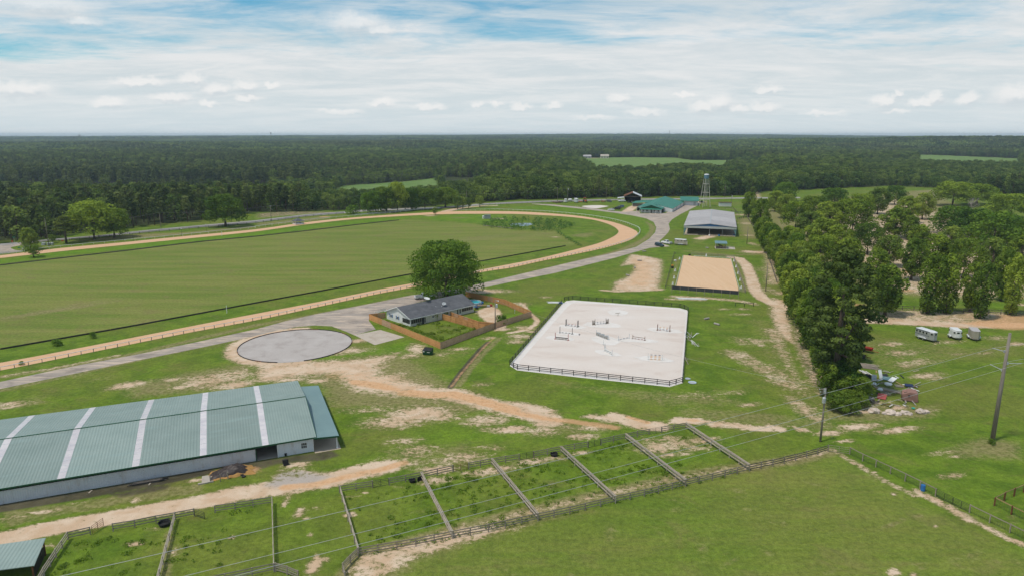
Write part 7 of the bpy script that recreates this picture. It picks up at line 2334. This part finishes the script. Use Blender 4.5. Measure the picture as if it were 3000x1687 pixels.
# --- dumpster
dp = thing('dumpster', 'dark green metal dumpster with black lid on the grass', 'dumpster', P(1254, 1037), R(-14))
MB().add([(-1.1, -.75, .12), (1.1, -.75, .12), (1.1, .65, .12), (-1.1, .65, .12), (-1.1, -.9, 1.15), (1.1, -.9, 1.15), (1.1, .8, 1.5), (-1.1, .8, 1.5)], [(0, 1, 2, 3), (4, 5, 6, 7), (0, 1, 5, 4), (1, 2, 6, 5), (2, 3, 7, 6), (3, 0, 4, 7)]).build('bin', 'green_bin', dp, bevel=.03)
for s_ in (-.55, .55):
    MB().slab([(s_ - .53, -.95, 1.19), (s_ + .53, -.95, 1.19), (s_ + .53, .82, 1.55), (s_ - .53, .82, 1.55)], .05).build('lid', 'black_rubber', dp)
for s_ in (-1, 1):
    MB().box((s_ * 1.16, 0, .85), (.12, 1.2, .16)).build('fork_pocket', 'green_bin', dp)
for k in (-.7, 0, .7):
    MB().box((k, -.86, .65), (.08, .08, .9)).build('rib', 'green_bin', dp)
MB().box((-.75, -.93, .95), (.4, .02, .28), rx=R(8)).build('sticker', 'white_paint', dp)
MB().box((.45, -.915, .8), (.7, .02, .14), rx=R(8)).build('sticker', 'lamp_glass', dp)

# --- tubs, barrel, bins
def tub(x, y, r, label, tilt=0., group=None):
    t = thing('feed_tub', label, 'tub', P(x, y) + Vector((0, 0, r * .4 if tilt else 0)), 0, group)
    t.rotation_euler = (tilt, 0, .3)
    MB().lathe((0, 0, 0), [(r * .8, 0), (r, .45), (r * 1.06, .47), (r * .96, .5), (r * .78, .08), (.02, .06)], 16).build('shell', 'black_rubber', t, smooth=False)
    for s_ in (-1, 1):
        MB().tube([(s_ * r, -.12, .4), (s_ * (r + .1), 0, .36), (s_ * r, .12, .4)], .025, 5).build('handle', 'black_rubber', t)
tub(1208, 1411, .5, 'black feed tub standing upright in the first paddock corner')
tub(1231, 1405, .5, 'black feed tub tipped on its side against the fence', R(72))
tub(1623, 1334, .62, 'single black feed tub by the paddock fence')
tub(482, 1537, .78, 'wide black round tub in the lane paddock')
for x, y, lab in ((833, 1356, 'upturned black bin lying before the barn office'), (837, 1334, 'small dark bucket against the barn office wall'), (2236, 722, 'dark green trash bin at the lane fence end')):
    t = thing('trash_bin', lab, 'bin', P(x, y), .4)
    MB().add([(-.3, -.35, 0), (.3, -.35, 0), (.3, .35, 0), (-.3, .35, 0), (-.38, -.42, .95), (.38, -.42, .95), (.38, .42, .95), (-.38, .42, .95)], [(0, 1, 2, 3), (4, 5, 6, 7), (0, 1, 5, 4), (1, 2, 6, 5), (2, 3, 7, 6), (3, 0, 4, 7)]).build('bin', 'black_rubber', t, bevel=.04)
    MB().box((0, 0, .98), (.84, .9, .07)).build('lid', 'black_rubber', t)
    if 'small' in lab:
        t.scale = (.5, .5, .5)
    if 'upturned' in lab:
        t.rotation_euler = (R(80), 0, .6)
        t.location.z = .36
t = thing('blue_barrel', 'blue plastic barrel against the wire mesh fence', 'barrel', P(2703, 1436))
MB().lathe((0, 0, 0), [(.29, 0), (.31, .05), (.31, .3), (.32, .31), (.31, .33), (.31, .62), (.32, .63), (.31, .65), (.31, .9), (.29, .94)], 18).build('drum', 'blue_drum', t)
MB().lathe((0, 0, .945), [(.27, 0), (.28, .03), (.1, .031)], 16).build('lid', 'blue_drum', t)

# --- covered heap with tyres beside the barn
hp_ = P(675, 1385)
th = thing('tarp_heap', 'brown tarpaulin draped over a heap beside the barn wall', 'heap', hp_, BT)
bm_v, bm_f = [], []
nx, ny = 34, 22
rz_ = random.Random(4)
def heap(u, v):
    d = (1 - min(1, (u * u) ** 1.4)) * (1 - min(1, (v * v) ** 1.3))
    z = 1.25 * d ** .7 * (.75 + .25 * math.sin(u * 3.1 + .6)) + .10 * math.sin(u * 11 + v * 5) * d + .08 * math.sin(v * 13 - u * 4) * d
    return max(.015, z)
for j in range(ny):
    for i in range(nx):
        u, v = -1 + 2 * i / (nx - 1), -1 + 2 * j / (ny - 1)
        rim = 1 + .07 * math.sin(7 * math.atan2(v, u)) + .04 * math.sin(13 * math.atan2(v, u))
        sq = max(abs(u), abs(v)) / max(1e-6, math.hypot(u, v)) if (u or v) else 1
        uu, vv = u * (sq ** -.0) * rim, v * rim
        bm_v.append((uu * 2.9, vv * 1.55, heap(u, v) + .03))
for j in range(ny - 1):
    for i in range(nx - 1):
        bm_f.append((j * nx + i, j * nx + i + 1, (j + 1) * nx + i + 1, (j + 1) * nx + i))
MB().add(bm_v, bm_f).build('tarp', 'tarp', th, smooth=True)
gh = MB().add([(x * 1.12 + .2, y * 1.14 + .05, z * .62 - .0) for x, y, z in bm_v], bm_f)
gh.build('heap', 'grain_heap', th, smooth=True)
def tyre(x, y, label, r=.33):
    t = thing('old_tyre', label, 'tyre', P(x, y), 0, 'old tyres beside the tarpaulin heap')
    MB().lathe((0, 0, 0), [(r * .55, .02), (r * .8, 0), (r, .06), (r, .16), (r * .8, .22), (r * .55, .2)], 14).build('tread', 'tyre', t)
    MB().lathe((0, 0, .0), [(r * .5, .05), (r * .5, .06)], 12).build('hub', 'dark_steel', t)
for x, y in ((723, 1365), (709, 1390), (714, 1396)):
    tyre(x, y, 'old black tyre lying beside the brown tarpaulin heap')
t = thing('heap_slab', 'pale concrete slab in front of the tarpaulin heap', 'slab', P(608, 1402), BT)
MB().box((0, 0, .05), (1.6, 2.2, .1)).build('plate', 'concrete', t)
t = thing('concrete_beam', 'pale concrete beam lying before the slab', 'beam', P(603, 1415), BT + .05)
MB().box((0, 0, .12), (2.2, .28, .24)).build('block', 'concrete', t, bevel=.03)
fence('heap_posts', 'row of short grey posts before the tarpaulin heap', PX((617, 1412), (646, 1410), (668, 1402)), 1.2, (), m='grey_wood', step=2.4)
t = thing('timber_stack', 'dark stack of old timber against the long barn wall', 'pile', P(435, 1408), BT)
for k in range(12):
    MB().box((rz_.uniform(-.4, .4), -.9 + .14 * (k % 4), .1 + .11 * (k // 4)), (rz_.uniform(3.4, 5.2), .13, .09), rz=rz_.uniform(-.04, .04)).build('timber', rz_.choice(['grey_wood_dark', 'black_paint', 'grey_wood_dark']), t)
for x, y in ((440, 1416), (265, 1440)):
    t = thing('short_plank', 'short pale plank lying by the barn wall', 'plank', P(x, y), BT + 1.2, 'short planks by the barn wall')
    MB().box((0, 0, .06), (.8, .2, .1)).build('plank', 'lumber_pale', t)

# --- scrap corner
def plankpile(x, y, n, L_, lab, m, rz, spread=.9, z=.08):
    t = thing('lumber_pile', lab, 'pile', P(x, y), rz)
    for k in range(n):
        MB().box((rr.uniform(-.8, .8), (k - n / 2) * spread / n * 2, z + .09 * (k % 3)), (L_ * rr.uniform(.7, 1.1), .2, .06), rz=rr.uniform(-.06, .06)).build('plank', rr.choice(m), t)
dl = heading(P(2460, 1063), P(2600, 1080))
plankpile(2520, 1070, 14, 7.5, 'long weathered planks stacked beside the thicket', ['lumber_pale', 'lumber_pale', 'grey_wood'], dl, 1.8)
plankpile(2600, 1143, 9, 5.2, 'tan roof timbers lying beside the mauve shell', ['lumber_tan', 'lumber_pale'], heading(P(2560, 1135), P(2635, 1152)), .8)
plankpile(2535, 1092, 6, 2.6, 'pale crossed boards behind the white doors', ['lumber_pale', 'white_paint'], heading(P(2530, 1082), P(2555, 1098)), .6)
plankpile(2540, 1172, 12, 2.6, 'jumbled grey sticks at the thicket edge', ['grey_wood', 'lumber_pale', 'dead_wood'], R(60), 1.2, .25)
def sheetthing(x, y, w_, h_, m, lab, rz, tilt, zoff=.25, name='scrap_sheet', cat='sheet'):
    t = thing(name, lab, cat, P(x, y) + Vector((0, 0, zoff)), 0)
    t.rotation_euler = (tilt, 0, rz)
    MB().box((0, 0, 0), (w_, h_, .05)).build('panel', m, t)
    MB().box((0, h_ * .46, .035), (w_ * .98, .06, .03)).box((0, -h_ * .46, .035), (w_ * .98, .06, .03)).build('edge', m, t)
    return t
sheetthing(2560, 1113, .95, 1.8, 'grey_board', 'pale grey broken door on the scrap pile', R(-25), R(30), .6)
sheetthing(2578, 1107, .75, 1.9, 'white_paint', 'upright white door on the scrap pile', R(5), R(62), .95)
sheetthing(2597, 1112, 1.7, 1.4, 'teal_sheet', 'teal metal sheet on the scrap pile', R(-40), R(14), .35)
sheetthing(2614, 1117, 1.1, 1.9, 'white_paint', 'white door lying across the teal sheet', R(-55), R(16), .5)
sheetthing(2592, 1102, 1.4, .7, 'dark_steel', 'dark slatted crate behind the upright door', R(10), R(20), .35, 'slatted_crate', 'crate')
sheetthing(2583, 1166, 1.6, 1.6, 'pinkred_sheet', 'faded red metal sheet tilted on the ground', R(-35), R(24), .45)
sheetthing(2662, 1134, 1.6, .9, 'navy', 'dark blue sheet behind the mauve shell', R(-20), R(20), .5)
sheetthing(2572, 1155, .6, .5, 'black_rubber', 'black scrap box behind the faded red sheet', R(-20), R(10), .3)
for x, y, n_, lab in ((2594, 1155, 6, 'white slatted pallet lying on the grass'), (2634, 1131, 8, 'pale slatted pallet at the end of the roof timbers'), (2540, 1115, 5, 'broken white frame at the thicket edge')):
    t = thing('wooden_pallet', lab, 'pallet', P(x, y), R(-15))
    for k in range(n_):
        MB().box((-.7 + 1.4 * k / (n_ - 1), 0, .16), (.12, 1.3, .04)).build('slat', 'lumber_pale', t)
    for y_ in (-.55, .55):
        MB().box((0, y_, .07), (1.55, .1, .12)).build('bearer', 'grey_wood', t)
for x, y, s_, lab in ((2560, 1125, .6, 'crumpled white sack before the grey door'), (2602, 1126, .8, 'white plastic bag among the roof timbers'), (2579, 1141, .6, 'torn pale sack beside the timbers'), (2675, 1197, .35, 'turquoise plastic bowl on the bare ground')):
    t = thing('scrap_bag', lab, 'bag' if 'turq' not in lab else 'bowl', P(x, y), rr.uniform(0, 3))
    mb = MB()
    if 'turq' in lab:
        mb.lathe((0, 0, 0), [(s_ * .6, 0), (s_, .22), (s_ * .95, .24), (s_ * .55, .05)], 14)
        mb.build('bowl', 'turquoise', t)
    else:
        bmx = bmesh.new()
        bmesh.ops.create_icosphere(bmx, subdivisions=2, radius=s_)
        for v in bmx.verts:
            v.co *= 1 + .3 * mnoise.noise(v.co * 3 + Vector((x, y, 0)))
            v.co.z = max(0, v.co.z * .55 + .1)
        me = bpy.data.meshes.new('sack')
        bmx.to_mesh(me)
        bmx.free()
        me.materials.append(MATS['white_paint'])
        obj('sack', me, t)
t = thing('black_tank', 'dark plastic tank tucked under the thicket', 'tank', P(2512, 1117), .2)
MB().box((0, 0, .8), (2.2, 1.2, 1.6)).build('shell', 'black_rubber', t, bevel=.15)
MB().lathe((0, 0, 1.6), [(.25, 0), (.25, .12), (.1, .13)], 10).build('cap', 'dark_steel', t)
t = thing('black_drum', 'round black drum lying beside the dark tank', 'drum', P(2542, 1108), .2)
MB().lathe((0, 0, .5), [(.4, -.55), (.5, -.5), (.5, .5), (.4, .55)], 14, 'y').build('drum', 'black_rubber', t)
MB().tube([(-.2, -.5, .98), (0, -.5, 1.1), (.2, -.5, .98)], .03, 5).build('handle', 'black_rubber', t)
# mauve fibreglass shell: a tapered wedge with slots
ms = thing('fibreglass_shell', 'mauve fibreglass trailer shell with slotted vents tipped on its end', 'trailer shell', P(2664, 1172), R(-12))
vs = [(-1.5, -.8, .25), (1.3, -1.1, 0), (1.5, 1.0, 0), (-1.3, 1., .1), (-1.75, -.75, 1.5), (1.05, -1.0, 2.0), (1.1, .55, 2.25), (-1.4, .6, 1.9), (-.3, -1.0, 2.05), (-.2, .58, 2.35)]
MB().add(vs, [(0, 1, 2, 3), (0, 4, 8, 5, 1), (1, 5, 6, 2), (2, 6, 9, 7, 3), (3, 7, 4, 0), (4, 7, 9, 8), (8, 9, 6, 5)]).build('shell', 'mauve_shell', ms, bevel=.08)
for k in range(2):
    o = MB().box((0, 0, 0), (.75, .16, .05)).build('vent_slot', 'dark_interior', ms)
    o.location = (-.95 + .06 * k, -.35 + .42 * k - .1, 1.87 + .05 * k)
    o.rotation_euler = (R(6), R(-17), .03)
o = MB().box((0, 0, 0), (.34, .06, .22)).build('hatch', 'dark_interior', ms)
o.location = (-.5, -.99, 1.35)
o.rotation_euler = (R(-8), 0, -.06)
for x, y, s_ in ((2560, 1206, 1.15), (2591, 1211, .55), (2608, 1211, 1.05), (2629, 1214, .7), (2650, 1210, .8), (2665, 1213, .55), (2697, 1208, 1.0), (2712, 1207, .7), (2600, 1205, .45)):
    bmx = bmesh.new()
    bmesh.ops.create_icosphere(bmx, subdivisions=3, radius=s_)
    for v in bmx.verts:
        v.co *= 1 + .35 * mnoise.noise(v.co / s_ * 1.7 + Vector((x, y, 0))) + .1 * mnoise.noise(v.co / s_ * 5 + Vector((x, 0, y)))
        v.co.z = max(-.05, v.co.z * .62 + .15 * s_)
        v.co.y *= .8
    me = bpy.data.meshes.new('boulder')
    bmx.to_mesh(me)
    bmx.free()
    me.materials.append(MATS['rock'])
    o = obj('boulder', me)
    o.location = P(x, y)
    tag(o, 'pale boulder in the row below the scrap pile', 'rock', 'boulders below the scrap pile')
t = thing('scrap_heap', 'loose litter of broken boards and pipes round the scrap pile', 'pile', P(2600, 1140))
rs_ = random.Random(8)
for k in range(70):
    p_ = P(rs_.uniform(2530, 2690), rs_.uniform(1088, 1195)) - t.location
    L_ = rs_.uniform(.5, 2.4)
    MB().box((p_.x, p_.y, rs_.uniform(.05, .4)), (L_, rs_.uniform(.08, .3), .06), rz=rs_.uniform(0, 3.1), ry=rs_.uniform(-.25, .25)).build('board', rs_.choice(['lumber_pale', 'grey_board', 'white_paint', 'grey_wood', 'lumber_tan', 'dead_wood', 'dark_steel', 'rust']), t)
# red spreader and black implement
sp_ = thing('manure_spreader', 'red manure spreader wagon under the big pine', 'wagon', P(2535, 1030), heading(P(2510, 1024), P(2560, 1034)))
MB().add([(-1.5, -.55, .6), (1.5, -.55, .6), (1.5, .55, .6), (-1.5, .55, .6), (-1.7, -.8, 1.25), (1.6, -.8, 1.25), (1.6, .8, 1.25), (-1.7, .8, 1.25)], [(0, 1, 2, 3), (0, 1, 5, 4), (1, 2, 6, 5), (2, 3, 7, 6), (3, 0, 4, 7)]).build('box', 'red_paint', sp_)
for s_ in (-1, 1):
    wheel(sp_, -.5, s_ * .85, .42, .22)
MB().beam((1.5, 0, .6), (3.0, 0, .5), .1).build('drawbar', 'red_paint', sp_)
im = thing('black_implement', 'rusty black tangle of farm machinery before the spreader', 'implement', P(2524, 1050), .4)
for k in range(16):
    a_ = Vector((rr.uniform(-1.6, 1.6), rr.uniform(-.8, .8), rr.uniform(.1, .8)))
    MB().beam(a_, a_ + Vector((rr.uniform(-1, 1), rr.uniform(-.6, .6), rr.uniform(-.2, .8))), .12).build('bar', rr.choice(['dark_steel', 'black_paint', 'rust']), im)
for x in (-.8, .3):
    MB().lathe((x, -.3, .55), [(.05, -.1), (.5, -.08), (.55, 0), (.5, .08), (.05, .1)], 14, 'y').build('wheel', 'dark_steel', im)

# --- shelter with pad and a horse
sh2 = thing('hitch_shelter', 'small green roofed hitching shelter on a concrete pad', 'shelter', P(2096, 729), R(-14))
MB().box((4.4, 3.2, .05), (9., 6.8, .1)).build('pad', 'concrete', sh2)
for x in (.2, 4.8):
    for y in (.2, 5.6):
        MB().box((x, y, 1.35), (.2, .2, 2.5)).build('post', 'lumber_pale', sh2)
MB().slab([(-.3, -.2, 2.55), (5.2, -.2, 2.55), (5.2, 6., 2.9), (-.3, 6., 2.9)], .14).build('roof', 'teal_sheet', sh2)
for z in (.6, 1.1):
    MB().box((2.5, .2, z), (4.4, .08, .14)).build('rail', 'rust', sh2)
    MB().box((2.5, 5.6, z), (4.4, .08, .14)).build('rail', 'grey_wood', sh2)
MB().box((.2, 3., 1.2), (.08, 5.2, 2.2)).build('side_panel', 'lumber_pale', sh2)
for y in (2., 4.):
    MB().box((6.6, y, .75), (3.4, .07, .08)).build('hitch_rail', 'steel', sh2)
    for x in (5., 8.2):
        MB().box((x, y, .42), (.07, .07, .72)).build('hitch_post', 'steel', sh2)
def horse(loc, rz, label):
    t = thing('horse', label, 'horse', loc, rz)
    me = bpy.data.meshes.new('body')
    V = [(-.70, 0, 1.28), (-.35, 0, 1.22), (.1, 0, 1.18), (.5, 0, 1.26), (.78, 0, 1.50), (.98, 0, 1.78), (1.18, 0, 1.82), (1.42, 0, 1.58), (1.50, 0, 1.48)]
    Rr = [.27, .31, .32, .29, .20, .14, .14, .10, .075]
    E_ = [(i, i + 1) for i in range(8)]
    def leg(root, pts, rs):
        p = root
        for c, r_ in zip(pts, rs):
            V.append(c)
            Rr.append(r_)
            E_.append((p, len(V) - 1))
            p = len(V) - 1
    for s_ in (-1, 1):
        leg(3, [(.52, s_ * .16, 1.0), (.54, s_ * .17, .78), (.54, s_ * .17, .45), (.52, s_ * .17, .16), (.56, s_ * .17, .04)], [.14, .10, .065, .045, .06])
        leg(0, [(-.66, s_ * .17, 1.0), (-.52, s_ * .18, .80), (-.78, s_ * .18, .52), (-.72, s_ * .18, .18), (-.68, s_ * .18, .04)], [.19, .13, .07, .048, .06])
        V.append((1.10, s_ * .08, 2.0))
        Rr.append(.03)
        E_.append((6, len(V) - 1))
    me.from_pydata(V, E_, [])
    o = obj('body', me, t)
    me.materials.append(MATS['horse_brown'])
    sk_ = o.modifiers.new('skin', 'SKIN')
    sv = me.skin_vertices[0].data
    for i, r_ in enumerate(Rr):
        sv[i].radius = (r_, r_ * (.85 if i < 4 else 1.))
    sv[2].use_root = True
    o.modifiers.new('smooth', 'SUBSURF').levels = 1
    o.modifiers['smooth'].render_levels = 2
    MB().tube([(-.92, 0, 1.32), (-1.08, 0, 1.1), (-1.08, 0, .75), (-1.04, 0, .45)], [.05, .09, .10, .03], 6).build('tail', 'mane', t)
    MB().tube([(.72, 0, 1.66), (.88, 0, 1.86), (1.06, 0, 1.98)], [.04, .06, .05], 5).build('mane', 'mane', t)
    return t
horse(sh2.location + Matrix.Rotation(R(-14), 3, 'Z') @ Vector((2.3, 2.4, .1)), R(150), 'dark brown horse tied under the small green roofed shelter').location.z = .1
# --- yard clutter by the pool
t = thing('picnic_bench', 'wooden bench frame on the sand beside the pool', 'bench', P(1412, 900), R(10))
MB().box((0, 0, .75), (2.8, .9, .06)).build('top', 'lumber_tan', t)
for x in (-1.3, 1.3):
    for y in (-.35, .35):
        MB().box((x, y, .37), (.1, .1, .74)).build('leg', 'lumber_tan', t)
MB().box((0, .4, .35), (2.6, .06, .12)).build('brace', 'lumber_tan', t)
for x, y, m_, lab in ((1438, 897, 'red_paint', 'red toy tub beside the cedar fence'), (1431, 899, 'grey_board', 'grey cooler beside the red toy tub'), (1397, 905, 'black_rubber', 'black pot beside the porch corner'), (1412, 889, 'blue_drum', 'blue cushion box beside the pool')):
    t = thing('yard_tub', lab, 'tub', P(x, y))
    MB().box((0, 0, .3), (1., .7, .6)).build('shell', m_, t, bevel=.1)
    MB().box((0, 0, .63), (.8, .5, .05)).build('lid', m_, t)
t = thing('meter_post', 'short white meter post in the fenced grass yard', 'post', P(1508, 918))
MB().box((0, 0, .55), (.1, .1, 1.1)).build('post', 'white_metal', t)
MB().box((0, -.08, 1.05), (.3, .15, .4)).build('meter_box', 'galv', t)
for x, y, r_, lab in ((2028, 1120, .9, 'low blue-grey puddle tray beside the arena corner'), (2015, 1109, .6, 'pale tarp scrap beside the arena corner')):
    t = thing('ground_tray', lab, 'tray', P(x, y))
    MB().lathe((0, 0, 0), [(r_ * .8, 0), (r_, .1), (r_ * .95, .12), (r_ * .7, .03)], 16).build('tray', 'pool_wall', t)
    MB().lathe((0, 0, 0), [(r_ * .68, .035), (r_ * .68, .045)], 16).build('water', 'grey_board', t)
for x, y in ((2100, 951), (2070, 935), (1887, 738), (2072, 728), (1874, 765), (1860, 785), (1839, 808)):
    t = thing('log_obstacle', 'grey log obstacle lying on the open grass', 'log', P(x, y), rr.uniform(0, 3), 'log obstacles on the grass')
    MB().lathe((0, 0, .28), [(.24, -.9), (.28, -.85), (.30, 0), (.27, .9), (.2, .92)], 9, 'x').build('log', 'dead_wood', t)
    MB().box((.5, 0, .08), (.2, .7, .16)).build('chock', 'grey_wood', t)

# --- weeds, reeds and rough grass
def tufts(name, label, cat, spots, size, mt, seed, per=26):
    r = np.random.default_rng(seed)
    lb = []
    for x, y, rad, h_ in spots:
        lb.append(((x, y, h_ * .4), (rad, rad, h_ * .6)))
    me = cards(name, lb, per * len(spots), size, mt, seed, .6, .25, .6)
    co = np.empty(len(me.vertices) * 3, np.float32)
    me.vertices.foreach_get('co', co)
    co[2::3] = np.maximum(co[2::3], .02)
    me.vertices.foreach_set('co', co)
    me.update()
    o = obj(name, me)
    tag(o, label, cat, None, 'stuff')
    return o
rw = random.Random(31)
spots = []
pond_poly = PX((1410, 660), (1440, 645), (1500, 640), (1600, 645), (1660, 652), (1690, 660), (1650, 675), (1600, 680), (1500, 674), (1420, 666))
wat = PX((1490, 658), (1510, 654), (1555, 654), (1565, 658), (1540, 663), (1500, 663))
for i in range(520):
    x, y = rw.uniform(1405, 1695), rw.uniform(638, 682)
    p = P(x, y)
    pa_ = np.array([p.x]), np.array([p.y])
    if inside(*pa_, [(k.x, k.y) for k in pond_poly])[0] and not inside(*pa_, [(k.x, k.y) for k in wat])[0]:
        spots.append((p.x, p.y, rw.uniform(.9, 1.6), rw.uniform(1.2, 2.2)))
for p in resample(PX((1625, 675), (1645, 690), (1672, 705), (1700, 720)), step=1.6):
    spots.append((p.x + rw.uniform(-1, 1), p.y + rw.uniform(-1.5, 1.5), rw.uniform(.8, 1.3), rw.uniform(.6, 1.2)))
tufts('pond_reeds', 'tall green reeds crowding round the small pond', 'reeds', spots, .55, 'leaf_reed', 5, 16)
spots = []
pads = [PX((1000, 1450), (1232, 1408), (1318, 1572), (1055, 1620)), PX((1240, 1405), (1438, 1366), (1568, 1520), (1330, 1570)), PX((1445, 1365), (1640, 1330), (1795, 1470), (1580, 1520)), PX((1648, 1328), (1830, 1292), (2000, 1420), (1808, 1468)), PX((1838, 1290), (2005, 1260), (2185, 1378), (2012, 1420)), PX((205, 1590), (510, 1530), (470, 1687), (140, 1687)), PX((520, 1525), (795, 1482), (800, 1665), (475, 1687))]
dens = (50, 110, 90, 110, 25, 45, 30)
for pp, nn_ in zip(pads, dens):
    xs, ys = [p.x for p in pp], [p.y for p in pp]
    cl_ = [(rw.uniform(min(xs), max(xs)), rw.uniform(min(ys), max(ys))) for k in range(9)]
    k = 0
    while k < nn_:
        c = rw.choice(cl_)
        x, y = (rw.gauss(c[0], 1.7), rw.gauss(c[1], 1.2)) if rw.random() < .7 else (rw.uniform(min(xs), max(xs)), rw.uniform(min(ys), max(ys)))
        if inside(np.array([x]), np.array([y]), [(q_.x, q_.y) for q_ in pp])[0]:
            spots.append((x, y, rw.uniform(.2, .6), rw.uniform(.08, .38)))
            k += 1
for p in resample(low, step=1.1):
    if rw.random() < .7:
        spots.append((p.x + rw.uniform(-.3, .3), p.y + rw.uniform(-.1, .5), rw.uniform(.2, .5), rw.uniform(.2, .45)))
tufts('paddock_weeds', 'weeds and rough grass growing in the small paddocks', 'weeds', spots, .20, 'leaf_bright', 6, 22)
spots = [(p.x + rw.uniform(-.4, .4), p.y + rw.uniform(-.4, .4), rw.uniform(.3, .6), rw.uniform(.2, .5)) for p in resample(PX((1100, 935), (1200, 960), (1300, 1000), (1400, 960)), step=1.) for k in range(3)]
yp = B2((1270, 545), (1560, 600), (1850, 570), (2150, 630), (1870, 750), (1500, 640))
for i in range(260):
    x, y = rw.uniform(-38, -5), rw.uniform(155, 190)
    if inside(np.array([x]), np.array([y]), [(q_.x, q_.y) for q_ in yp])[0]:
        spots.append((x, y, rw.uniform(.4, .9), rw.uniform(.3, .7)))
tufts('yard_weeds', 'overgrown rough grass in the fenced yard', 'weeds', spots, .3, 'leaf_oak', 7, 26)
# ------------------------------------------------------------------ haze
hz = bpy.data.materials.new('haze_air')
hz.use_nodes = True
q = NT(hz.node_tree)
q.n.clear()
pv = q.new('ShaderNodeVolumePrincipled')
pv.inputs['Color'].default_value = (.72, .88, 1., 1)
pv.inputs['Density'].default_value = 9.0e-5
pv.inputs['Anisotropy'].default_value = .2
o_ = q.new('ShaderNodeOutputMaterial')
q.l.new(pv.outputs[0], o_.inputs['Volume'])
zmin, zmax = float(GZ.min()) - 1.5, max(float(GZ[GY < 11800].max()) + 33., CAMZ + 8)
print('haze', zmin, zmax)
hb = MB().box((0, 5025, (zmin + zmax) / 2), (60000, 14050, zmax - zmin)).build('haze', hz)
tag(hb, kind='stuff')
